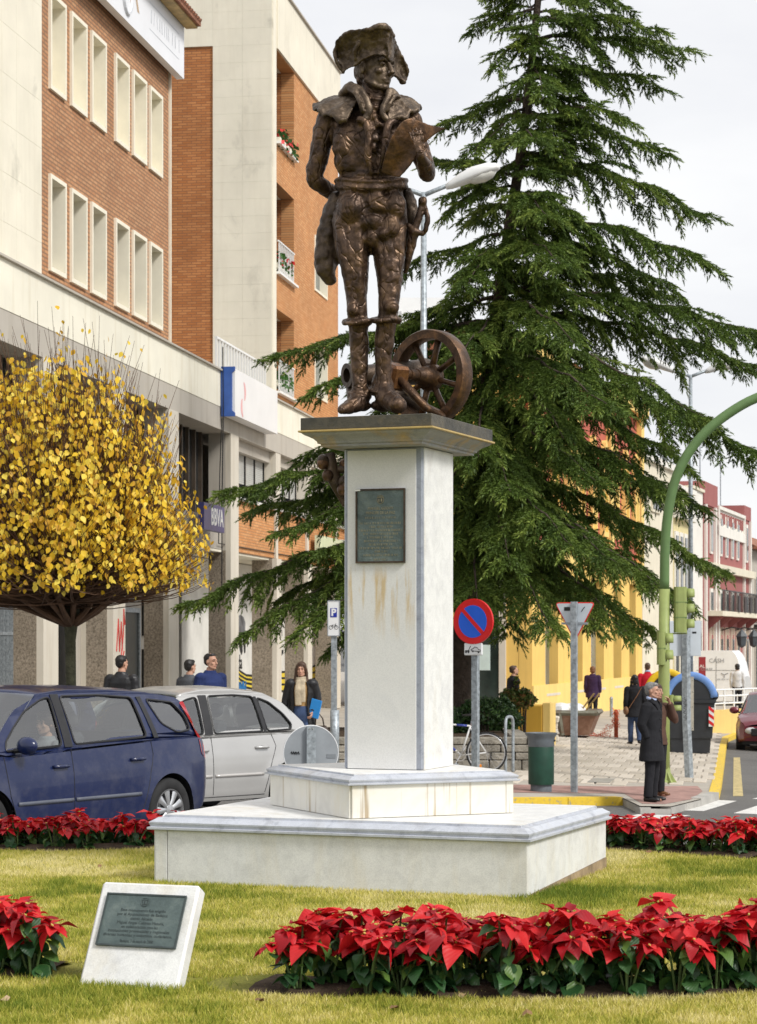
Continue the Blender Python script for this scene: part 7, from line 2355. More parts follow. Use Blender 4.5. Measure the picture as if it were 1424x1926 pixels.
# yellow parapet with white railing
p0, p1 = ground(1331, 1384, 0.05), ground(1470, 1378, 0.05)
yw = thing('yellow_parapet', 'low yellow concrete parapet topped by white tubular railing beyond the containers', 'wall', p0, math.atan2(p1.y-p0.y, p1.x-p0.x))
L_ = (Vector(p1[:2])-Vector(p0[:2])).length; k_ = p0.y/F
hW = (1384-1337)*k_
MB().box(0, L_, 0, 0.25, -0.4, hW).build('wall', painted('parapet_yellow', (0.78, 0.56, 0.20)), yw)
MB().box(0.6, L_, -0.35, -0.003, -0.4, -0.08).build('kerb', M_yel, yw)
tops = [hW + (1337-y)*k_ for y in (1325, 1311, 1299)]
for i, x in enumerate(np.arange(0.05, L_, 0.55)):
    MB().cyl((x, 0.12, hW), (x, 0.12, tops[-1]+0.02), 0.028, 8).build('railing_post', M_white, yw)
for z in tops: MB().cyl((0, 0.12, z), (L_, 0.12, z), 0.024, 8).build('rail', M_white, yw)
# raised planter around the cedar
M_stone = pm('planter_stone', (0.30, 0.275, 0.23), 0.9, 0.3, 4, 0.8, 20, dist=0.03)
pl0 = ground(852, 1444, KT); pl1 = ground(992, 1444, KT)
pt = thing('stone_planter', 'raised planter of grey stone blocks around the cedar behind the bicycle', 'planter', pl0, 0)
Lp = pl1.x - pl0.x
kk = pl0.y/F
q = random.Random(9)
for r_ in range(4):
    x = -2.6 + (0.2 if r_ % 2 else 0)
    z0_ = r_*0.128
    while x < Lp - 0.05:
        w = min(q.uniform(0.35, 0.62), Lp - x)
        if r_ == 1 and q.random() < 0.25: pass
        MB().box(x+0.008, x+w-0.008, q.uniform(-0.02, 0.03), 0.3, z0_-(0.1 if r_ == 0 else 0)+0.006, z0_+0.122, bev=0.012).build('stone', M_stone, pt)
        x += w
    y = 0.31
    while y < 3.0:
        w = q.uniform(0.35, 0.6)
        MB().box(Lp-0.3, Lp+q.uniform(-0.02, 0.02), y+0.008, y+w-0.008, z0_-(0.1 if r_ == 0 else 0)+0.006, z0_+0.122, bev=0.012).build('stone', M_stone, pt); y += w
MB().box(-2.5, Lp-0.31, 0.31, 5.5, 0.2, 0.46).build('soil', M_soil, pt)
# planter end block in yellow
ye = thing('yellow_planter_box', 'square yellow painted planter box with low bush beside the clipped hedge', 'planter', ground(996, 1402, KT), R(-12))
kz = ground(996, 1402, KT).y/F
MB().box(-0.27, 0.27, 0, 0.9, -0.1, (1402-1327)*kz, bev=0.015).build('box', painted('ochre_wall', (0.56, 0.33, 0.05)), ye)
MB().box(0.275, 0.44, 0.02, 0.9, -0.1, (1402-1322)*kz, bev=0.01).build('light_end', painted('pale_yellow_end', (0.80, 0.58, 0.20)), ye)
# hedge and bush of small leaves
M_hedge = leaf_mat('hedge_leaf', (0.012, 0.032, 0.010), (0.028, 0.065, 0.018), (0.07, 0.13, 0.035), rough=0.4, trans=0.15, attr='tone')
M_bush = leaf_mat('bush_leaf', (0.05, 0.10, 0.02), (0.12, 0.17, 0.04), (0.28, 0.13, 0.05), rough=0.5, trans=0.2, attr='tone')
def leafy(name, label, boxes, n, mat, s0, s1, cat='hedge'):
    c0 = Vector(boxes[0][0])
    g = thing(name, label, cat, (c0.x, c0.y, gz(c0.x)+KT))
    P = []
    vol = np.array([b[1][0]*b[1][1]*b[1][2] for b in boxes]); vol = vol/vol.sum()
    for (c, r), f in zip(boxes, vol):
        k = int(n*f)
        d = nr.normal(size=(k, 3)); d /= np.linalg.norm(d, axis=1, keepdims=True)
        rad = (0.72 + 0.30*nr.random((k, 1)))
        P.append(np.array(c) - np.array(g.location) + d*rad*np.array(r)*(1+0.12*np.sin(d[:, :1]*9+d[:, 2:]*7)))
    P = np.concatenate(P); k = len(P)
    nrm = nr.normal(size=(k, 3)); nrm /= np.linalg.norm(nrm, axis=1, keepdims=True)
    u = np.cross(nrm, nr.normal(size=(k, 3))); u /= np.linalg.norm(u, axis=1, keepdims=True); v = np.cross(nrm, u)
    s = (s0 + (s1-s0)*nr.random((k, 1)))
    co = np.stack([P-u*s, P+v*s*0.55, P+u*s, P-v*s*0.55], 1)
    np_mesh('foliage', co.reshape(-1, 3), np.arange(k*4).reshape(-1, 4), 4, mat, g, np.repeat(nr.random(k), 4))
    m = MB()
    for c, r in boxes:
        l_ = Vector(c) - Vector(g.location)
        for j in range(5):
            e = l_ + Vector((rng.uniform(-.6, .6)*r[0], rng.uniform(-.6, .6)*r[1], rng.uniform(-.1, .6)*r[2]))
            m.tube([(l_.x + (e.x-l_.x)*0.3, l_.y, 0.25), (l_+e)/2, e], [0.02, 0.014, 0.006], 5)
    tag(m.build('stems', M_bark, g), kind='stuff')
    return g
hz = 38.6
hh = lambda px, py, Z: at(px, py, Z)
leafy('clipped_hedge', 'dark green clipped hedge growing on the stone planter behind bicycle', [(tuple(hh(905, 1355, 41.6)), (0.50, 0.45, 0.40)), (tuple(hh(940, 1352, 41.6)), (0.42, 0.45, 0.42)), (tuple(hh(872, 1362, 41.6)), (0.45, 0.45, 0.34)), (tuple(hh(830, 1370, 40.5)), (0.5, 0.45, 0.28)), (tuple(hh(918, 1340, 40.4)), (0.5, 0.4, 0.25))], 11000, M_hedge, 0.025, 0.05)
leafy('loose_bush', 'loose green and reddish bush beside the clipped hedge', [(tuple(hh(985, 1314, 44.5)), (0.24, 0.3, 0.2)), (tuple(hh(962, 1312, 44.5)), (0.24, 0.3, 0.17)), (tuple(hh(972, 1292, 44.5)), (0.06, 0.06, 0.22))], 1500, M_bush, 0.03, 0.06, 'bush')
# bicycle
M_tyreb = M_tyre
bw = ground(915, 1453, KT)
bk = thing('bicycle', 'white and blue road bicycle with orange pedal reflector leaning by the planter', 'bicycle', (bw.x, bw.y, bw.z), R(-7))
kb = bw.y/F
rw = 0.325
def wheelb(x, name='wheel'):
    w = MB().tube([(x+rw*math.cos(a), 0, rw+rw*math.sin(a)) for a in np.linspace(0, 2*math.pi, 41)[:-1]], 0.014, 6, closed=True).build(name, M_tyreb, bk, smooth=True)
    MB().tube([(x+(rw-0.025)*math.cos(a), 0, rw+(rw-0.025)*math.sin(a)) for a in np.linspace(0, 2*math.pi, 41)[:-1]], 0.010, 6, closed=True).build('rim', M_rim, w, smooth=True)
    sp_ = MB()
    for k in range(18): sp_.cyl((x, 0, rw), (x+(rw-0.03)*math.cos(k*math.pi/9), 0, rw+(rw-0.03)*math.sin(k*math.pi/9)), 0.0018, 3)
    sp_.build('spokes', M_chrome, w)
    MB().cyl((x, -0.05, rw), (x, 0.05, rw), 0.018, 8).build('hub', M_chrome, w)
wheelb(0.0); wheelb(-1.0)
M_bf = pm('bicycle_white', (0.66, 0.66, 0.65), 0.3, 0.05, 6, 0.0); M_bb = pm('bicycle_blue', (0.04, 0.06, 0.30), 0.3, 0.05, 6, 0.0)
fr_ = MB()
BBk, ST, HT, HB = Vector((-0.42, 0, 0.28)), Vector((-0.28, 0, 0.78)), Vector((-0.84, 0, 0.80)), Vector((-0.87, 0, 0.66))
ST = Vector((-0.26, 0, 0.76))
fr_.cyl(BBk, ST, 0.016, 8).cyl(ST, HT, 0.016, 8).cyl(BBk, HB, 0.019, 8).cyl(HT, HB, 0.019, 8)
for s_ in (-1, 1): fr_.cyl(BBk+Vector((0, s_*0.04, 0)), (0, s_*0.05, rw), 0.010, 6).cyl(ST+Vector((0, s_*0.02, -0.04)), (0, s_*0.05, rw), 0.009, 6).cyl(HB+Vector((0, s_*0.05, -0.04)), (-1.0, s_*0.05, rw), 0.011, 6)
fr_.build('frame', M_bf, bk, smooth=True)
MB().cyl(BBk.lerp(HB, 0.2), BBk.lerp(HB, 0.45), 0.021, 8).cyl(ST.lerp(HT, 0.1), ST.lerp(HT, 0.4), 0.018, 8).build('decal_band', M_bb, bk, smooth=True)
MB().tube([ST, ST+Vector((0.04, 0, 0.16))], 0.013, 8).build('seat_post', M_chrome, bk)
MB().tube([ST+Vector((0.14, 0, 0.18)), ST+Vector((0.05, 0, 0.185)), ST+Vector((-0.14, 0, 0.175))], [(0.07, 0.02), (0.05, 0.022), (0.018, 0.015)], 10).build('saddle', M_trim, bk, smooth=True)
MB().tube([HT, HT+Vector((-0.05, 0, 0.12))], 0.014, 8).tube([HT+Vector((-0.05, -0.21, 0.12)), HT+Vector((-0.07, 0, 0.12)), HT+Vector((-0.05, 0.21, 0.12))], 0.013, 8).build('handlebar', M_trim, bk, smooth=True)
cr = MB().lathe([(0.075, -0.004), (0.095, -0.004), (0.095, 0.004), (0.075, 0.004)], 28, Matrix.Translation(BBk+Vector((0, -0.05, 0))) @ Matrix.Rotation(R(90), 4, 'X'), cap=False).build('chainring', M_chrome, bk)
MB().cyl(BBk+Vector((0, -0.06, 0)), BBk+Vector((-0.08, -0.07, -0.14)), 0.010, 6).cyl(BBk+Vector((0, 0.06, 0)), BBk+Vector((0.08, 0.07, 0.14)), 0.010, 6).build('crank', M_chrome, bk)
pdm = MB().box(-0.55, -0.45, -0.17, -0.07, 0.12, 0.145, bev=0.005).build('pedal', M_galv, bk)
MB().box(-0.20, -0.09, -0.06, -0.02, 0.06, 0.12, Matrix.Rotation(R(8), 4, 'Y'), bev=0.01).build('orange_reflector', pm('orange_plastic', (0.75, 0.24, 0.02), 0.3, 0.1), bk)
# hoop stands
for (px, py) in ((958, 1452),):
    p = ground(px, py, KT); k_ = p.y/F
    hp_ = thing('bicycle_stand', 'galvanised steel hoop bicycle stand at the end of the stone planter', 'bicycle stand', p, R(64))
    h_ = (1452-1348)*k_
    MB().tube(smooth_pts([(-0.16, 0, -0.1), (-0.16, 0, h_*0.5), (-0.16, 0, h_-0.12), (-0.11, 0, h_-0.02), (0, 0, h_), (0.11, 0, h_-0.02), (0.16, 0, h_-0.12), (0.16, 0, h_*0.5), (0.16, 0, -0.1)], 3), 0.026, 10).build('hoop', M_galv, hp_, smooth=True)
# rubble skip
p = ground(1075, 1388, KT); k_ = p.y/F
sk = thing('rubble_skip', 'rusty green open skip with white rubble sacks by the yellow building', 'skip', p, R(-10))
W_ = 95*k_; H_ = 60*k_
M_skip = bronze('skip_green_rust', (0.16, 0.08, 0.045), (0.16, 0.15, 0.11), (0.24, 0.24, 0.19), 4, 0.7, 0.0)
M_skipr = bronze('skip_rust', (0.16, 0.07, 0.04), (0.26, 0.14, 0.09), (0.34, 0.22, 0.16), 4, 0.7, 0.0)
b0, b1 = -0.22*W_, 0.33*W_
t0_, t1_ = -0.5*W_, 0.5*W_
d0, d1 = 0.0, 1.5
vs = [(b0, d0+0.1, 0.06), (b1, d0+0.1, 0.06), (b1, d1-0.1, 0.06), (b0, d1-0.1, 0.06), (t0_, d0, H_*0.78), (t1_, d0, H_*0.78), (t1_, d1, H_*0.78), (t0_, d1, H_*0.78)]
MB().add(vs, [(3, 2, 1, 0), (0, 1, 5, 4), (1, 2, 6, 5), (2, 3, 7, 6), (3, 0, 4, 7)]).build('hopper', M_skipr, sk, fix=False).modifiers.new('t', 'SOLIDIFY').thickness = 0.03
fr_ = MB()
tp_ = [Vector(v) for v in vs[4:]]
for a, b in zip(tp_, tp_[1:]+tp_[:1]): fr_.tube([a, b], [(0.05, 0.06)]*2, 4)
fr_.build('rim', M_skip, sk)
for x_ in (0.0, 0.62):
    MB().tube([(lerp(b0, b1, x_*0.7+0.05), d0+0.06, 0.06), (lerp(t0_, t1_, 0.25+x_*0.5), d0-0.03, H_*0.78)], [(0.06, 0.03)]*2, 4).build('rib', M_skip, sk)
q = random.Random(3)
for k in range(7):
    MB().ell((lerp(t0_, t1_, q.uniform(0.12, 0.6)), q.uniform(0.3, 1.2), H_*0.80+q.uniform(0, 0.06)), (q.uniform(0.2, 0.32), q.uniform(0.2, 0.3), q.uniform(0.1, 0.18)), 9, 6).build('rubble_sack', M_marb, sk)
for k, (x, a) in enumerate(((0.62, 0.5), (0.72, 0.62))):
    MB().tube([(lerp(t0_, t1_, x)-0.1, 0.5, H_*0.6), (lerp(t0_, t1_, x)+0.35, 0.5, H_*1.05+0.25)], [(0.04, 0.02)]*2, 4).build('plank', M_timber, sk)
st_ = thing('stone_pile', 'pile of pale broken stone slabs between yellow planter and skip', 'stones', ground(1030, 1396, KT))
for k in range(4):
    MB().box(-0.20-0.02*k, 0.24-0.03*k, -0.1, 0.5, k*0.15, k*0.15+0.14, Matrix.Rotation(R(7*(-1)**k), 4, 'Z') @ Matrix.Rotation(R(5*(k-1)), 4, 'Y'), bev=0.02).build('stone', M_lightconc, st_)
# bollards, one wrapped in orange netting
M_net = pm('orange_netting', (0.80, 0.15, 0.05), 0.6, 0.1)
for (px, py, ph_, lab) in ((1150, 1348, 38, 'slim grey metal bollard before the yellow facade'), (1159, 1388, 54, 'short post wrapped in torn orange safety netting')):
    p = ground(px, py, KT); k_ = p.y/F
    b_ = thing('bollard', lab, 'bollard', p)
    h_ = ph_*k_
    MB().lathe([(0.05, -0.05), (0.05, h_*0.85), (0.058, h_*0.86), (0.058, h_*0.9), (0.045, h_*0.92), (0.04, h_*0.98), (0.0, h_)], 14).build('post', M_galv if py < 1360 else pm('orange_post', (0.50, 0.10, 0.04), 0.6, 0.2), b_, smooth=True, ang=40)
    if py > 1360:
        m = MB(); q = random.Random(5)
        for i in range(26):
            for j in range(9):
                x = -i*0.045 - 0.02; z = 0.02 + j*0.035*(0.6+0.4*math.sin(i*0.5)) + (0.25 if i < 2 else 0)*max(0, 1-i*0.3)
                y = 0.12*math.sin(i*0.7)+0.1*math.sin(j*0.9)
                if q.random() < 0.75: m.tube([(x, y, z), (x-0.045, y+0.02, z+q.uniform(-.02, .02))], 0.006, 3, cap=False)
                if q.random() < 0.75: m.tube([(x, y, z), (x+q.uniform(-.01, .01), y+0.01, z+0.035)], 0.006, 3, cap=False)
        for i in range(60):
            a = q.uniform(0, 6.28); z = q.uniform(0.25, h_)
            m.tube([(0.06*math.cos(a), 0.06*math.sin(a), z), (0.1*math.cos(a+0.5), 0.1*math.sin(a+0.5), z+q.uniform(-.05, .05))], 0.006, 3, cap=False)
        tag(m.build('netting', M_net, b_, fix=False), kind='stuff')
MB  # end of street furniture
mh = sheet_on_street('manhole_cover', [tuple(ground(a, b, KT)[:2]) for a, b in ((1104, 1473), (1148, 1474), (1158, 1466), (1116, 1465))], KT+0.018, pm('cover_grey', (0.33, 0.31, 0.27), 0.8, 0.15), pav)

# ================================================================ people
M_skin = pm('skin', (0.52, 0.29, 0.20), 0.55, 0.12, 14, 0.05)
M_eye = pm('eye_dark', (0.03, 0.022, 0.018), 0.3, 0.1)
M_lip = pm('lip', (0.36, 0.13, 0.11), 0.5, 0.1)
tx_fold = cloud_tex('cloth_fold', 0.16, 1)
def cloth(name, c, rough=0.85, var=0.15):
    return pm(name, c, rough, var, 5, 0.35, 45, spec=0.2)
def person(label, loc, rz, H, top, legs, hair, arms=None, feet=None, coat_len=0.86, flare=0.0, shoes=(0.02, 0.02, 0.02), head_yaw=0.0, head_pitch=0.0, hair_style='short', collar=None, bulk=1.0,
           vox=0.0105, extras=None, lean=0.0, top_mat=None, seated=False, group=None, inner=None):
    g = thing('person', label, 'person', loc, rz, group)
    k = H/1.75
    V = lambda x, y, z: Vector((x*k, (y + lean*z)*k, z*k))
    A = arms or {}
    def arm(s):
        return A.get('l' if s > 0 else 'r', [(s*0.19, 0.0, 1.41), (s*0.235, 0.02, 1.13), (s*0.235, -0.05, 0.88)])
    Ft = feet or {}
    def leg(s):
        return Ft.get('l' if s > 0 else 'r', [(s*0.09, 0.0, 0.90), (s*0.095, -0.01, 0.49), (s*0.10, 0.02, 0.085)])
    def ring(m_, rows, n=20):
        m_.loft([[V(cx + w*math.cos(a), cy + d*math.sin(a), z) for a in np.linspace(0, 2*math.pi, n+1)[:-1]] for z, w, d, cx, cy in rows])
    # --- body
    b = MB()
    ring(b, [(0.84, 0.12, 0.09, 0, 0), (0.93, 0.155, 0.105, 0, 0), (1.05, 0.135, 0.095, 0, 0), (1.2, 0.145, 0.10, 0, 0), (1.33, 0.165, 0.105, 0, 0), (1.42, 0.15, 0.085, 0, 0.01), (1.47, 0.07, 0.06, 0, 0.01), (1.55, 0.052, 0.055, 0, 0.0)])
    HMx = head(b, V(0, -0.012, 1.635), head_yaw, head_pitch, k*0.98)
    if not seated:
        for s in (1, -1):
            L = leg(s)
            b.tube(smooth_pts([V(*L[0]), V(*[lerp(L[0][i], L[1][i], .5) for i in range(3)]), V(*L[1]), V(*[lerp(L[1][i], L[2][i], .4) for i in range(3)]), V(*L[2])], 2), [x*k for x in (0.085, .08, .075, .065, .055, .053, .052, .046, .036)], 12)
            an = Vector(L[2]); b.tube([V(an.x, an.y+0.03, an.z-0.05), V(an.x, an.y-0.14, an.z-0.06)], [0.035*k, 0.028*k], 8)
    for s in (1, -1):
        P = arm(s)
        b.tube(smooth_pts([V(*P[0]), V(*P[1]), V(*P[2])], 3), [x*k for x in (0.055, .05, .045, .042, .038, .033, .026)], 10)
        d = (V(*P[2]) - V(*P[1])).normalized()
        hd_ = A.get('hand_l' if s > 0 else 'hand_r')
        n_ = Vector(hd_) if hd_ else Vector((-s, 0, 0))
        n_ = (n_ - d*n_.dot(d)); n_ = n_.normalized() if n_.length > 1e-3 else Vector((0, 1, 0))
        hand(b, V(*P[2]) + d*0.01*k, d, d.cross(n_), n_, k*0.98, A.get('curl', 0.5), s)
    mesh_obj('body', voxel(b, vox*0.85, 2), M_skin, g)
    ey = MB()
    for s in (-1, 1): ey.ell((s*0.031, -0.0865, 0.003), (0.011, 0.005, 0.0055), 8, 6, HMx)
    ey.build('eyes', M_eye, g)
    eb = MB()
    for s in (-1, 1): eb.tube([(s*0.012, -0.100, 0.024), (s*0.032, -0.099, 0.030), (s*0.052, -0.082, 0.024)], [0.003, 0.0045, 0.003], 5, HMx)
    eb.build('eyebrows', hair, g)
    MB().tube([(-0.022, -0.088, -0.0715), (0, -0.1005, -0.071), (0.022, -0.088, -0.0715)], [(0.003, 0.005), (0.005, 0.008), (0.003, 0.005)], 6, HMx).build('lips', M_lip, g)
    # --- hair
    h = MB()
    if hair_style == 'short':
        h.ell((0, 0.028, 0.045), (0.083, 0.098, 0.085), 14, 10, HMx); h.ell((0, 0.055, 0.0), (0.074, 0.065, 0.075), 12, 8, HMx); h.ell((0, -0.03, 0.088), (0.066, 0.055, 0.034), 12, 8, HMx)
    elif hair_style == 'receding':
        h.ell((0, 0.032, 0.042), (0.083, 0.094, 0.082), 14, 10, HMx); h.ell((0, 0.055, 0.0), (0.074, 0.065, 0.07), 12, 8, HMx); h.ell((0, -0.022, 0.088), (0.058, 0.05, 0.032), 12, 8, HMx)
    elif hair_style == 'bob':
        h.ell((0, 0.022, 0.04), (0.10, 0.112, 0.098), 14, 10, HMx); h.ell((0, 0.05, -0.03), (0.096, 0.085, 0.085), 12, 8, HMx); h.ell((0, -0.03, 0.09), (0.075, 0.06, 0.04), 12, 8, HMx)
    else:
        h.ell((0, 0.022, 0.045), (0.088, 0.105, 0.092), 14, 10, HMx); h.ell((0, 0.055, -0.03), (0.080, 0.065, 0.11), 12, 8, HMx); h.ell((0, -0.02, 0.088), (0.070, 0.06, 0.034), 12, 8, HMx)
        for s in (-1, 1):
            h.tube([HMx @ Vector((s*0.055, -0.05, 0.085)), HMx @ Vector((s*0.082, -0.03, 0.0)), HMx @ Vector((s*0.088, -0.01, -0.10)), HMx @ Vector((s*0.10, -0.02, -0.20)), HMx @ Vector((s*0.095, -0.05, -0.29))], [x*k for x in (0.02, 0.028, 0.032, 0.034, 0.016)], 8)
    mesh_obj('hair', voxel(h, 0.009, 2, [(tx_small, 0.010)]), hair, g)
    # --- coat or jumper
    c = MB()
    w = bulk
    rows = []
    if coat_len < 0.84:
        rows += [(coat_len, 0.20*w+flare, 0.145*w+flare*0.7, 0, 0), (lerp(coat_len, 0.92, 0.5), 0.192*w+flare*0.5, 0.14*w+flare*0.35, 0, 0)]
    rows += [(0.92 if coat_len < 0.84 else coat_len, 0.182*w, 0.132*w, 0, 0), (1.06, 0.172*w, 0.122*w, 0, 0), (1.2, 0.18*w, 0.128*w, 0, 0), (1.33, 0.195*w, 0.132*w, 0, 0.0), (1.41, 0.18*w, 0.11*w, 0, 0.008), (1.46, 0.105*w, 0.082*w, 0, 0.01), (1.505, 0.078, 0.078, 0, 0.008)]
    ring(c, rows, 24)
    for s in (1, -1):
        P = arm(s)
        q_ = [V(*P[0]), V(*[lerp(P[0][i], P[1][i], .5) for i in range(3)]), V(*P[1]), V(*[lerp(P[1][i], P[2][i], .5) for i in range(3)]), V(*P[2])]
        c.ell(V(P[0][0]*0.95, P[0][1], P[0][2]-0.01), (0.085*w*k, 0.085*w*k, 0.075*k), 10, 8)
        c.tube(smooth_pts(q_, 2), [x*k*w for x in (0.078, .075, .07, .066, .064, .060, .056, .052, .049)], 12)
    cl_ = mesh_obj(top[0], voxel(c, vox, 3, [(tx_fold, 0.018), (tx_small, 0.004)]), top[1], g)
    if collar:
        cc = MB()
        ring_ = [V(0.066*math.cos(a), 0.004 + 0.068*math.sin(a), 1.515 + 0.02*math.sin(a)) for a in np.linspace(0, 2*math.pi, 21)[:-1]]
        cc.tube(ring_, [(0.010*k, 0.024*k)]*20, 6, closed=True)
        cc.build('shirt_collar', collar, g, smooth=True)
    # --- trousers and shoes
    if not seated:
        t = MB()
        ring(t, [(0.80, 0.13, 0.10, 0, 0), (0.88, 0.165, 0.118, 0, 0), (0.98, 0.165, 0.115, 0, 0), (1.04, 0.155, 0.11, 0, 0)])
        for s in (1, -1):
            L = leg(s)
            t.tube(smooth_pts([V(*L[0]), V(*[lerp(L[0][i], L[1][i], .5) for i in range(3)]), V(*L[1]), V(*[lerp(L[1][i], L[2][i], .5) for i in range(3)]), V(L[2][0], L[2][1], L[2][2]-0.015)], 2), [x*k for x in (0.105, .10, .092, .082, .076, .072, .070, .068, .068)], 12)
        mesh_obj(legs[0], voxel(t, vox, 2, [(tx_fold, 0.014)]), legs[1], g)
        sm_ = pm('shoe_%02d%02d%02d' % tuple(int(x*99) for x in shoes), shoes, 0.35, 0.15)
        for s in (1, -1):
            an = Vector(leg(s)[2])
            to = Ft.get('toe_l' if s > 0 else 'toe_r', (s*0.03, -0.19))
            n_ = 5
            pts = [V(an.x - to[0]*0.3, an.y - to[1]*0.3, an.z-0.045)] + [V(an.x + to[0]*u, an.y + to[1]*u, an.z-0.045 - 0.004*u) for u in (0, 0.4, 0.75, 1.0)]
            MB().tube(pts, [(0.034*k, 0.036*k), (0.040*k, 0.044*k), (0.044*k, 0.038*k), (0.042*k, 0.030*k), (0.024*k, 0.018*k)], 12, flat=(0, 0, 1)).build('shoe', sm_, g, smooth=True)
    if extras: extras(g, V, HMx, k)
    return g
def P_at(px, py, Z):
    X = (px-CX)/F*Z
    return Vector((X, Z, gz(X)+KT))
def ztop_H(px, py, Z):
    return CZ-(py-HY)/F*Z - P_at(px, py, Z).z
H_black = pm('black_hair', (0.015, 0.013, 0.012), 0.5, 0.3, 30, 0.3)
H_brown = pm('brown_hair', (0.075, 0.04, 0.024), 0.5, 0.3, 30, 0.3)
H_red = pm('auburn_hair', (0.17, 0.07, 0.03), 0.55, 0.3, 30, 0.3)
H_grey = pm('grey_hair', (0.22, 0.215, 0.21), 0.6, 0.25, 40, 0.3)
C_blackcoat = cloth('black_wool', (0.018, 0.018, 0.021)); C_blacktr = cloth('black_trousers', (0.020, 0.020, 0.024))
C_leather = pm('black_leather', (0.016, 0.016, 0.018), 0.42, 0.2, 6, 0.25, 30)
C_jeans = cloth('blue_denim', (0.055, 0.085, 0.17), 0.85, 0.25); C_navy = cloth('navy_jacket', (0.022, 0.035, 0.115))
C_grey = cloth('grey_jacket', (0.085, 0.09, 0.10)); C_purple = cloth('dark_purple_coat', (0.040, 0.020, 0.055)); C_redj = cloth('red_jacket', (0.50, 0.015, 0.03))
C_brownj = cloth('brown_jacket', (0.10, 0.055, 0.04)); C_white = cloth('white_top', (0.62, 0.62, 0.62)); C_camel = cloth('camel_jumper', (0.42, 0.26, 0.11)); C_scarf = cloth('beige_scarf', (0.50, 0.42, 0.30), 0.9, 0.3)
C_lightgrey = cloth('light_grey_top', (0.30, 0.30, 0.31)); C_shirt = cloth('pale_blue_shirt', (0.42, 0.50, 0.72))
pocket = {'l': [(0.19, 0.0, 1.41), (0.265, 0.06, 1.14), (0.19, 0.01, 0.95)], 'r': [(-0.19, 0.0, 1.41), (-0.265, 0.06, 1.14), (-0.19, 0.01, 0.95)]}
# the man waiting at the kerb
p = P_at(1226, 1513, 31.4); 
hgt = ztop_H(1226, 1284, 31.4)
def coat_bits(g, V, HMx, k):
    MB().tube([V(0.03, -0.134, 1.44), V(0.015, -0.142, 1.2), V(0.01, -0.150, 0.9), V(0.01, -0.165, 0.64)], 0.006*k, 5).build('coat_edge', C_blacktr, g)
    for z in (1.22, 1.06, 0.90): MB().ell(V(-0.03, -0.150, z), (0.012*k, 0.006*k, 0.012*k), 8, 6).build('button', M_trim, g)
    for s in (-1, 1):
        MB().sheet([[V(s*0.02, -0.132, 1.30), V(s*0.09, -0.128, 1.36)], [V(s*0.055, -0.104, 1.46), V(s*0.12, -0.098, 1.43)], [V(s*0.085, -0.03, 1.53), V(s*0.135, -0.02, 1.47)]], 0.012*k).build('lapel', C_blackcoat, g, smooth=True)
person('grey-haired man in long black coat standing at the kerb with hand in pocket', p, R(62), hgt, ('coat', C_blackcoat), ('trousers', C_blacktr), H_grey, arms=pocket, coat_len=0.60, flare=0.03, shoes=(0.015, 0.015, 0.016), head_yaw=R(8), collar=C_shirt, bulk=1.12, vox=0.009, extras=coat_bits, hair_style='short')
# woman half hidden behind him, hand raised to her face
p = P_at(1234, 1505, 32.6)
person('woman in brown jacket behind the man in black coat, hand raised to face', p, R(30), ztop_H(1236, 1284, 32.6)-0.02, ('jacket', C_brownj), ('trousers', C_blacktr), H_brown,
       arms={'l': [(0.18, 0.0, 1.40), (0.30, -0.10, 1.18), (0.16, -0.14, 1.45)], 'hand_l': (-1, 0, 0.2), 'curl': 0.8}, coat_len=0.80, shoes=(0.16, 0.07, 0.03), hair_style='long', head_yaw=R(20))
# woman with shoulder bag walking away
def bag_strap(g, V, HMx, k):
    MB().tube([V(-0.15, 0.10, 1.44), V(0.0, 0.155, 1.2), V(0.18, 0.12, 0.92)], [(0.018*k, 0.006*k)]*3, 6).build('bag_strap', pm('tan_leather', (0.33, 0.16, 0.08), 0.5, 0.1), g)
    MB().ell(V(0.24, 0.06, 0.86), (0.07*k, 0.12*k, 0.11*k), 12, 8).build('shoulder_bag', pm('brown_bag', (0.20, 0.10, 0.05), 0.5, 0.2), g, smooth=True)
p = P_at(1194, 1400, 50)
person('woman in black coat with tan bag strap walking away beside the man in black', p, R(186), ztop_H(1194, 1270, 50), ('coat', C_blackcoat), ('jeans', C_jeans), H_black, coat_len=0.70, flare=0.05, hair_style='long', extras=bag_strap,
       feet={'l': [(0.085, 0, 0.90), (0.09, -0.06, 0.49), (0.085, -0.10, 0.085)], 'r': [(-0.085, 0, 0.90), (-0.09, 0.0, 0.48), (-0.085, 0.18, 0.12)]})
# person in red beyond the containers
p = P_at(1218, 1300, 62)
person('person in red jacket seen above the yellow container lid', p, R(175), ztop_H(1218, 1247, 62), ('jacket', C_redj), ('trousers', C_blacktr), H_brown, hair_style='short', collar=C_shirt)
# woman in purple
p = P_at(1115, 1356, 67)
person('woman in dark purple coat with short auburn hair walking past the skip', p, R(172), ztop_H(1115, 1254, 67), ('coat', C_purple), ('trousers', C_blacktr), H_red, coat_len=0.72, flare=0.02, bulk=1.12, hair_style='bob',
       feet={'l': [(0.085, 0, 0.90), (0.09, 0.0, 0.49), (0.09, 0.10, 0.085)], 'r': [(-0.085, 0, 0.90), (-0.09, -0.05, 0.49), (-0.09, -0.06, 0.085)]})
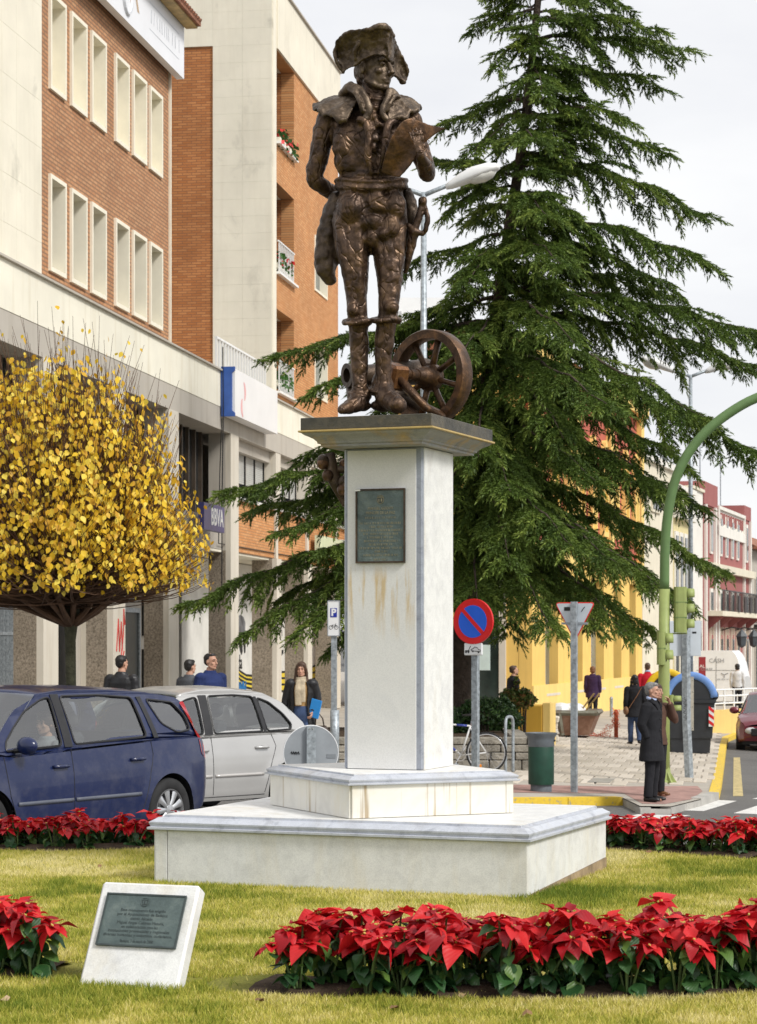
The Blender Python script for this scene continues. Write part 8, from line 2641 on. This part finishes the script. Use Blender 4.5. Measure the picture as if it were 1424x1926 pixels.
# bearded man by the hedge
def beard(g, V, HMx, k):
    MB().tube([(-0.06, -0.03, -0.065), (-0.035, -0.075, -0.095), (0, -0.094, -0.105), (0.035, -0.075, -0.095), (0.06, -0.03, -0.065)], [0.012, 0.016, 0.018, 0.016, 0.012], 8, HMx).build('beard', H_brown, g, smooth=True)
p = P_at(966, 1360, 50)
person('bearded man in black jumper standing behind the hedge by yellow wall', p, R(110), ztop_H(966, 1252, 50), ('jumper', C_blackcoat), ('trousers', C_blacktr), H_brown, hair_style='receding', extras=beard)
# woman with scarf walking towards us
def scarf_bits(g, V, HMx, k):
    sc_ = MB()
    for z, r in ((1.47, 0.085), (1.50, 0.080), (1.44, 0.092)):
        sc_.tube([V(r*math.cos(a), 0.0+r*0.95*math.sin(a), z+0.012*math.sin(a+0.6)) for a in np.linspace(0, 2*math.pi, 19)[:-1]], 0.026*k, 7, closed=True)
    sc_.tube([V(-0.03, -0.10, 1.46), V(-0.04, -0.145, 1.3), V(-0.03, -0.15, 1.05)], [(0.045*k, 0.018*k), (0.055*k, 0.018*k), (0.06*k, 0.014*k)], 8)
    sc_.tube([V(0.04, -0.10, 1.46), V(0.04, -0.145, 1.3), V(0.045, -0.15, 1.10)], [(0.04*k, 0.018*k), (0.05*k, 0.018*k), (0.05*k, 0.014*k)], 8)
    mesh_obj('scarf', voxel(sc_, 0.010, 2, [(tx_small, 0.008)]), C_scarf, g)
    # open jacket over the jumper
    jk = MB()
    for s in (-1, 1):
        G = []
        for z in (0.66, 0.8, 0.95, 1.1, 1.25, 1.36, 1.43):
            wx = interp(z, [(0.66, 0.235), (0.95, 0.20), (1.1, 0.185), (1.3, 0.205), (1.43, 0.16)])
            dx = interp(z, [(0.66, 0.155), (1.1, 0.14), (1.43, 0.10)])
            G.append([V(s*wx*math.cos(a), dx*math.sin(a), z) for a in np.linspace(math.pi/2, -0.95, 9)])
        jk.sheet(G, 0.03*k)
        jk.ell(V(s*0.175, 0.0, 1.405), (0.105*k, 0.105*k, 0.085*k), 12, 8)
        P = {1: [(0.19, 0.0, 1.41), (0.26, 0.03, 1.14), (0.20, -0.10, 0.94)], -1: [(-0.19, 0.0, 1.41), (-0.265, 0.03, 1.13), (-0.29, -0.02, 0.87)]}[s]
        jk.tube(smooth_pts([V(*P[0]), V(*P[1]), V(*P[2])], 4), [x*k for x in (0.082, .08, .078, .076, .072, .068, .064, .06, .056)], 12)
    mesh_obj('jacket', voxel(jk, 0.010, 2, [(tx_fold, 0.014)]), C_leather, g)
fol_bits = []
p = P_at(567, 1440, 35.0)
hg = ztop_H(567, 1246, 35.0)
walk_f = {'l': [(0.085, 0, 0.90), (0.10, -0.10, 0.50), (0.09, -0.12, 0.085)], 'r': [(-0.085, 0, 0.90), (-0.095, 0.02, 0.49), (-0.085, 0.20, 0.15)]}
person('woman in open black jacket and beige scarf walking with blue folder and handbag', p, R(-6), hg, ('jumper', C_camel), ('jeans', C_jeans), H_brown, coat_len=0.90, hair_style='long', shoes=(0.03, 0.02, 0.02), feet=walk_f, vox=0.0095, extras=scarf_bits, bulk=0.84,
       arms={'l': [(0.19, 0.0, 1.41), (0.26, 0.03, 1.14), (0.20, -0.10, 0.94)], 'r': [(-0.19, 0.0, 1.41), (-0.265, 0.03, 1.13), (-0.29, -0.02, 0.87)], 'curl': 0.9})
k = hg/1.75
fo_ = thing('folder', 'bright blue folder held under the arm of woman in scarf', 'folder', p + Vector((0.20*k, -0.14*k, 0.87*k)), R(-25))
MB().box(-0.09, 0.09, -0.010, 0.010, -0.02, 0.27, Matrix.Rotation(R(14), 4, 'Y'), bev=0.004).build('cover', pm('bright_blue_card', (0.03, 0.28, 0.72), 0.4, 0.05), fo_)
MB().box(-0.085, 0.085, 0.0105, 0.016, -0.015, 0.265, Matrix.Rotation(R(14), 4, 'Y')).build('paper', M_white, fo_)
hb_ = thing('handbag', 'dark brown handbag hanging from hand of woman in scarf', 'handbag', p + Vector((0.30*k, -0.10*k, 0.50*k)), R(10))
M_hb = pm('dark_brown_leather', (0.045, 0.03, 0.022), 0.45, 0.25)
MB().loft([[(w*math.cos(a), d*math.sin(a), z) for a in np.linspace(0, 2*math.pi, 17)[:-1]] for z, w, d in ((0.0, 0.15, 0.05), (0.02, 0.17, 0.06), (0.14, 0.15, 0.05), (0.21, 0.10, 0.025))]).build('bag', M_hb, hb_, smooth=True)
for y in (-0.02, 0.02): MB().tube([(-0.07, y, 0.20), (-0.06, y, 0.32), (0, y, 0.385), (0.05, y, 0.32), (0.07, y, 0.20)], 0.008, 6).build('handle', M_hb, hb_, smooth=True)
# three men behind the cars
p = P_at(396, 1400, 32.8)
person('dark-haired man in navy blue jacket behind the silver car', p, R(42), ztop_H(396, 1229, 32.8), ('jacket', C_navy), ('jeans', C_jeans), H_black, hair_style='receding', bulk=1.12, vox=0.0095, head_yaw=R(12))
p = P_at(357, 1400, 34.4)
person('man in grey jacket facing away beside the man in navy', p, R(140), ztop_H(357, 1241, 34.4), ('jacket', C_grey), ('trousers', C_blacktr), H_black, bulk=1.08, hair_style='short')
p = P_at(229, 1400, 32.6)
person('man in black leather jacket facing the arcade behind the blue car', p, R(168), ztop_H(229, 1233, 32.6), ('jacket', C_leather), ('jeans', C_jeans), H_black, bulk=1.08, head_yaw=R(-25), hair_style='short', vox=0.0095)
# far passer-by beside the van
p = P_at(1387, 1330, 80)
person('far passer-by in white top beside the delivery van', p, R(170), 1.66, ('top', C_white), ('trousers', C_blacktr), H_black, hair_style='bob', vox=0.014)
# driver of the blue car
cf, cl_v = Vector((-0.559, -0.829)), Vector((0.829, -0.559))
dpos = bl_c + cf*(-0.08) + cl_v*0.37
drv = {'l': [(0.18, 0.0, 1.41), (0.24, -0.20, 1.22), (0.15, -0.42, 1.28)], 'r': [(-0.18, 0.0, 1.41), (-0.24, -0.20, 1.22), (-0.15, -0.42, 1.28)], 'curl': 1.0}
person('brown-haired driver in grey top inside the blue people carrier', Vector((dpos.x, dpos.y, gz(bl_c.x) - 0.34)), math.atan2(cf.x, -cf.y), 1.68, ('top', C_lightgrey), ('trousers', C_blacktr), H_brown, arms=drv, hair_style='bob', seated=True, coat_len=0.86, lean=-0.02)

# ================================================================ lawn grass and flower beds
def blade_mat():
    q = N('grass_blade')
    a = q.n('ShaderNodeAttribute', attribute_name='tone')
    c = q.ramp(a.outputs['Fac'], [(0.0, (0.13, 0.19, 0.02)), (0.28, (0.36, 0.38, 0.05)), (0.55, (0.62, 0.55, 0.12)), (1.0, (0.84, 0.74, 0.38))])
    q.set(color=c, rough=0.6, spec=0.2)
    tr = q.n('ShaderNodeBsdfTranslucent'); q.l(c, tr.inputs['Color'])
    mx = q.n('ShaderNodeMixShader'); mx.inputs[0].default_value = 0.3
    q.l(q.b.outputs[0], mx.inputs[1]); q.l(tr.outputs[0], mx.inputs[2])
    q.l(mx.outputs[0], q.t.nodes['Material Output'].inputs['Surface'])
    return q.mat
def value_noise(x, y, s, seed):
    g = np.random.default_rng(seed).random((64, 64))
    u, v = x/s, y/s
    i, j = np.floor(u).astype(int), np.floor(v).astype(int)
    fu, fv = u-i, v-j
    fu, fv = fu*fu*(3-2*fu), fv*fv*(3-2*fv)
    g00, g10, g01, g11 = g[i % 64, j % 64], g[(i+1) % 64, j % 64], g[i % 64, (j+1) % 64], g[(i+1) % 64, (j+1) % 64]
    return (g00*(1-fu)+g10*fu)*(1-fv) + (g01*(1-fu)+g11*fu)*fv
NG = 590000
Zg = 8.8 + (18.9-8.8)*nr.random(NG)**1.25
Xg = (nr.random(NG)*2-1)*(0.178*Zg + 1.3)
# keep clear of the pedestal, the slab and the soil of the beds
cb_, sb_ = math.cos(-RB), math.sin(-RB)
lx = (Xg-BC.x)*cb_ - (Zg-BC.y)*sb_
ly = (Xg-BC.x)*sb_ + (Zg-BC.y)*cb_
keep = ~((np.abs(lx) < hw+0.02) & (np.abs(ly) < hd+0.02))
BED = []                                          # beds as (list of centre points, half width)
def lawn_pt(px, py):
    Z = (CZ-LZ)*F/(py-HY)
    return Vector(((px-CX)/F*Z, Z, LZ))
bed_paths = [
    ([(498, 1860), (620, 1866), (760, 1868), (900, 1870), (1040, 1870), (1180, 1868), (1330, 1862), (1500, 1850)], 0.27, 'front'),
    ([(-160, 1810), (-60, 1824), (40, 1832), (104, 1834)], 0.26, 'front_left'),
    ([(-140, 1588), (0, 1596), (120, 1598), (240, 1594), (340, 1582), (430, 1568), (520, 1556)], 0.42, 'back_left'),
    ([(960, 1556), (1060, 1578), (1150, 1592), (1260, 1600), (1350, 1606), (1480, 1616)], 0.42, 'back_right')]
for pts, wid, nm in bed_paths:
    P = smooth_pts([lawn_pt(a, b) for a, b in pts], 6)
    off = wid*0.5 if nm.startswith('front') else wid*0.72
    P = [Vector((p.x, p.y + off, 0)) for p in P]
    BED.append((P, wid, nm))
    A_ = np.array([[p.x, p.y] for p in P])
    d2 = np.full(NG, 9.0)
    for (ax_, ay_), (bx2, by2) in zip(A_, A_[1:]):
        ex, ey_ = bx2-ax_, by2-ay_
        t_ = np.clip(((Xg-ax_)*ex + (Zg-ay_)*ey_)/(ex*ex+ey_*ey_), 0, 1)
        d2 = np.minimum(d2, np.hypot(Xg-ax_-ex*t_, Zg-ay_-ey_*t_))
    keep &= (d2 > wid + 0.04*nr.random(NG)) | (nr.random(NG) < 0.02)
    left, right = [], []
    for i, p in enumerate(P):
        d_ = (P[min(i+1, len(P)-1)] - P[max(i-1, 0)]).normalized()
        n_ = Vector((-d_.y, d_.x, 0))
        w_ = wid*(1 + 0.08*math.sin(i*1.3))
        left.append(p + n_*w_); right.append(p - n_*w_)
    rows_ = []
    for l_, r_ in zip(left, right):
        rows_.append([Vector((lerp(l_.x, r_.x, u), lerp(l_.y, r_.y, u), 0)) for u in (0, .25, .5, .75, 1)])
    for r_ in rows_:
        for k, p in enumerate(r_): p.z = lawn_z(p.x, p.y) + (0.03 if 0 < k < 4 else 0.004)
    b_ = MB().sheet(rows_).build('flower_bed', M_soil, smooth=True)
    for p in b_.data.polygons:
        if p.normal.z < 0: p.flip()
    tag(b_, kind='structure')
sx_, sy_ = Xg-sbw.x, Zg-sbw.y
keep &= ~((np.abs(sx_*math.cos(R(20)) - sy_*math.sin(R(20))) < 0.25) & (sx_*math.sin(R(20)) + sy_*math.cos(R(20)) > -0.005) & (sx_*math.sin(R(20)) + sy_*math.cos(R(20)) < 0.36))
Xg, Zg = Xg[keep], Zg[keep]
ng = len(Xg)
tn = 0.50*value_noise(Xg, Zg, 1.3, 1) + 0.30*value_noise(Xg, Zg, 0.35, 2) + 0.2*value_noise(Xg, Zg, 0.1, 3)
# blade tone: patchy noise plus random scatter, the same all over the lawn
lx = (Xg-BC.x)*cb_ - (Zg-BC.y)*sb_
tone_g = np.clip((tn-0.21)*1.75 + nr.normal(0, 0.17, ng), 0, 1)
hgt = (0.013 + 0.018*nr.random(ng))*(1 + 0.5*(tn < 0.38))
lz_ = np.array([lawn_z(a, b) for a, b in zip(Xg, Zg)])
az = nr.random(ng)*2*np.pi
wx, wy = np.cos(az)*0.0030, np.sin(az)*0.0030
lean = nr.normal(0, 0.5, (ng, 2))*hgt[:, None]
co = np.zeros((ng, 3, 3))
co[:, 0] = np.stack([Xg-wx, Zg-wy, lz_-0.003], 1)
co[:, 1] = np.stack([Xg+wx, Zg+wy, lz_-0.003], 1)
co[:, 2] = np.stack([Xg+lean[:, 0], Zg+lean[:, 1], lz_+hgt], 1)
gr = np_mesh('grass', co.reshape(-1, 3), np.arange(ng*3).reshape(-1, 3), 3, blade_mat(), None, np.repeat(tone_g, 3))
tag(gr, 'short yellowish green lawn grass around the monument', 'grass', kind='stuff')

# fallen leaves on the lawn
M_dead = leaf_mat('dead_leaf', (0.20, 0.11, 0.05), (0.34, 0.20, 0.09), (0.46, 0.33, 0.20), rough=0.7, trans=0.1)
dl = bpy.data.meshes.new('fallen_leaf'); dl.from_pydata([(x, y, 0.18*math.sin(5*x+3*y)+z) for x, y, z in lv_], [], lf_); dl.update(); dl.materials.append(M_dead)
for (a, b, lab) in [(742, 1908, 1), (872, 1881, 1), (488, 1893, 1), (1000, 1915, 1), (20, 1888, 1), (190, 1634, 1), (1212, 1610, 1)]:
    p = lawn_pt(a, b)
    o = bpy.data.objects.new('fallen_leaf', dl); link(o)
    o.location = p + Vector((0, 0, 0.03)); o.rotation_euler = (rng.uniform(-.3, .3), rng.uniform(-.3, .3), rng.uniform(0, 6)); o.scale = (0.05, 0.05, 0.05)
    tag(o, 'small dry brown leaf lying on the lawn', 'leaf', 'fallen leaves on the lawn')

# poinsettias
def petal_mat(name, c1, c2, c3, rough, trans):
    m = leaf_mat(name, c1, c2, c3, rough, trans, spec=0.4)
    nt_ = m.node_tree
    tc = nt_.nodes.new('ShaderNodeTexCoord'); mp = nt_.nodes.new('ShaderNodeMapping')
    wv = nt_.nodes.new('ShaderNodeTexWave'); bp_ = nt_.nodes.new('ShaderNodeBump')
    wv.inputs['Scale'].default_value = 3.0; wv.inputs['Distortion'].default_value = 1.5
    mp.inputs['Rotation'].default_value = (0, 0, 0.9)
    bp_.inputs['Strength'].default_value = 0.10; bp_.inputs['Distance'].default_value = 0.02
    nt_.links.new(tc.outputs['Object'], mp.inputs['Vector']); nt_.links.new(mp.outputs['Vector'], wv.inputs['Vector'])
    nt_.links.new(wv.outputs['Fac'], bp_.inputs['Height']); nt_.links.new(bp_.outputs['Normal'], nt_.nodes['Principled BSDF'].inputs['Normal'])
    return m
M_bract = petal_mat('red_bract', (0.24, 0.005, 0.012), (0.56, 0.008, 0.016), (0.74, 0.035, 0.035), 0.5, 0.28)
M_gleaf = petal_mat('dark_green_leaf', (0.014, 0.050, 0.016), (0.030, 0.095, 0.026), (0.11, 0.20, 0.04), 0.42, 0.2)
M_stem = pm('green_stem', (0.10, 0.16, 0.05), 0.6, 0.2)
M_bud = pm('yellow_bud', (0.55, 0.48, 0.10), 0.6, 0.2)
def leaf_mesh(name, mat, wid, tip, fold, curl, lobes, wav):
    prof_ = [(0.0, 0.03), (0.10, 0.30), (0.28, 0.82+lobes*0.1), (0.45, 1.0), (0.62, 0.80+lobes*0.12), (0.80, 0.46), (0.93, 0.16), (1.0, 0.0)]
    vs, fs = [], []
    for i, (y, w) in enumerate(prof_):
        z = curl*(y**2) + 0.03*math.sin(y*9+wav)
        yy = y*math.cos(abs(curl)*0.4*y)
        for j, u in enumerate((-1, -0.5, 0, 0.5, 1)):
            vs.append((u*w*wid, yy - 0.03*abs(u)*w, z + fold*abs(u)*w*wid*(1 + 0.5*math.sin(y*7+wav+u*2)) ))
    for i in range(len(prof_)-1):
        for j in range(4): fs.append((i*5+j, i*5+j+1, (i+1)*5+j+1, (i+1)*5+j))
    me = bpy.data.meshes.new(name); me.from_pydata(vs, [], fs); me.update(); me.materials.append(mat); shade(me)
    return me
bracts = [leaf_mesh('bract', M_bract, w, 0, f, c, l, v) for w, f, c, l, v in ((0.34, 0.45, -0.32, 0, 0), (0.38, 0.3, -0.55, 1, 1.5), (0.31, 0.6, -0.15, 0, 3.0), (0.36, 0.35, -0.75, 0, 4.2))]
gleaves = [leaf_mesh('leaf', M_gleaf, w, 0, f, c, l, v) for w, f, c, l, v in ((0.36, 0.30, -0.35, 1, 0.5), (0.40, 0.2, -0.6, 0, 2.0), (0.33, 0.4, -0.2, 1, 3.3))]
def orient(me, name, parent, p, az, el, s, roll=0.0):
    o = bpy.data.objects.new(name, me); link(o, parent)
    o.matrix_local = Matrix.Translation(p) @ Matrix.Rotation(az, 4, 'Z') @ Matrix.Rotation(el, 4, 'X') @ Matrix.Rotation(roll, 4, 'Y') @ Matrix.Scale(s, 4)
    return o
def make_plant(seed, big):
    q = random.Random(seed)
    g = thing('poinsettia', 'x', 'plant')
    ros = []
    nros = q.choice((4, 5, 6))
    for k in range(nros):
        a = 2*math.pi*k/nros + q.uniform(-0.4, 0.4)
        rr = q.uniform(0.07, 0.15) if k else 0.02
        ros.append(Vector((rr*math.cos(a), rr*math.sin(a), q.uniform(0.23, 0.34) + (0.04 if k == 0 else 0))))
    st = MB()
    for r in ros:
        st.tube([(r.x*0.15, r.y*0.15, -0.02), (r.x*0.5, r.y*0.5, r.z*0.55), r], [0.007, 0.006, 0.005], 5)
    st.build('stem', M_stem, g)
    bd = MB()
    for r in ros:
        for j in range(4): bd.ell(r + Vector((q.uniform(-.012, .012), q.uniform(-.012, .012), 0.012)), (0.006, 0.006, 0.007), 5, 4)
        n1 = q.choice((5, 6, 7)); a0 = q.uniform(0, 6.28)
        for j in range(n1):
            orient(q.choice(bracts), 'bract', g, r, a0 + 2*math.pi*j/n1 + q.gauss(0, .15), R(q.gauss(-4, 20)), q.uniform(0.08, 0.135), q.gauss(0, 0.25))
        for j in range(3):
            orient(q.choice(bracts), 'bract', g, r + Vector((0, 0, 0.008)), a0 + 1 + 2.1*j + q.gauss(0, .2), R(q.gauss(24, 12)), q.uniform(0.05, 0.085), q.gauss(0, 0.3))
    tag(bd.build('bud_cluster', M_bud, g), kind='stuff')
    for r in ros:
        for j in range(6):
            t = q.uniform(0.12, 0.9)
            p = Vector((r.x*(0.2+0.8*t), r.y*(0.2+0.8*t), r.z*t))
            a = math.atan2(-r.x, r.y) + q.gauss(0, 1.1)
            orient(q.choice(gleaves), 'leaf', g, p, a, R(q.gauss(-28, 22)), q.uniform(0.075, 0.125), q.gauss(0, 0.3))
    return g
protos = [make_plant(100+k, True) for k in range(9)]
used = [False]*len(protos)
LAB = {'front': ('red poinsettia in the long bed beside the leaning marble slab', 'poinsettias in the long front bed'), 'front_left': ('red poinsettia in the short bed on the plain side of marble slab', 'poinsettias in the short front bed'),
       'back_left': ('red poinsettia in the bed between pedestal and blue car', 'poinsettias in the bed by the cars'), 'back_right': ('red poinsettia in the bed between pedestal and zebra crossing', 'poinsettias in the bed by the crossing')}
q = random.Random(77)
ci = 0
for P, wid, nm in BED:
    L = sum((b-a).length for a, b in zip(P, P[1:]))
    spc = 0.20 if nm.startswith('front') else 0.22
    rowsn = (-0.72, -0.15, 0.42) if nm.startswith('front') else (-0.62, 0.0, 0.60)
    for ri, ro in enumerate(rowsn):
        s_ = spc*(0.3 + 0.5*(ri % 2))
        while s_ < L - 0.05:
            d = s_
            for a, b in zip(P, P[1:]):
                l_ = (b-a).length
                if d <= l_: break
                d -= l_
            p = a.lerp(b, min(1, d/l_)); dr = (b-a).normalized(); nn = Vector((-dr.y, dr.x, 0))
            p = p + nn*(ro*wid) + Vector((q.uniform(-.04, .04), q.uniform(-.04, .04), 0))
            s_ += spc*q.uniform(0.88, 1.12)
            k = q.randrange(len(protos))
            px_ = p.x/p.y*F + CX
            if px_ < -170 or px_ > 1590: continue
            if nm == 'front' and px_ < 546: continue
            if nm == 'back_left' and px_ > 500 or nm == 'back_right' and px_ < 985: continue
            o = protos[k] if not used[k] else copy_tree(protos[k])
            used[k] = True
            o.location = (p.x, p.y, lawn_z(p.x, p.y) + (0.02 if nm.startswith('front') else -0.03))
            sc_ = q.uniform(0.92, 1.12)*(1.0 if nm.startswith('front') else 0.90)
            o.scale = (sc_, sc_, sc_*q.uniform(0.88, 1.06)*(0.86 if nm.startswith('front') else 0.84))
            o.rotation_euler = (q.gauss(0, .05), q.gauss(0, .05), q.uniform(0, 6.28))
            o['label'], o['group'] = LAB[nm]
            ci += 1
print('plants', ci)
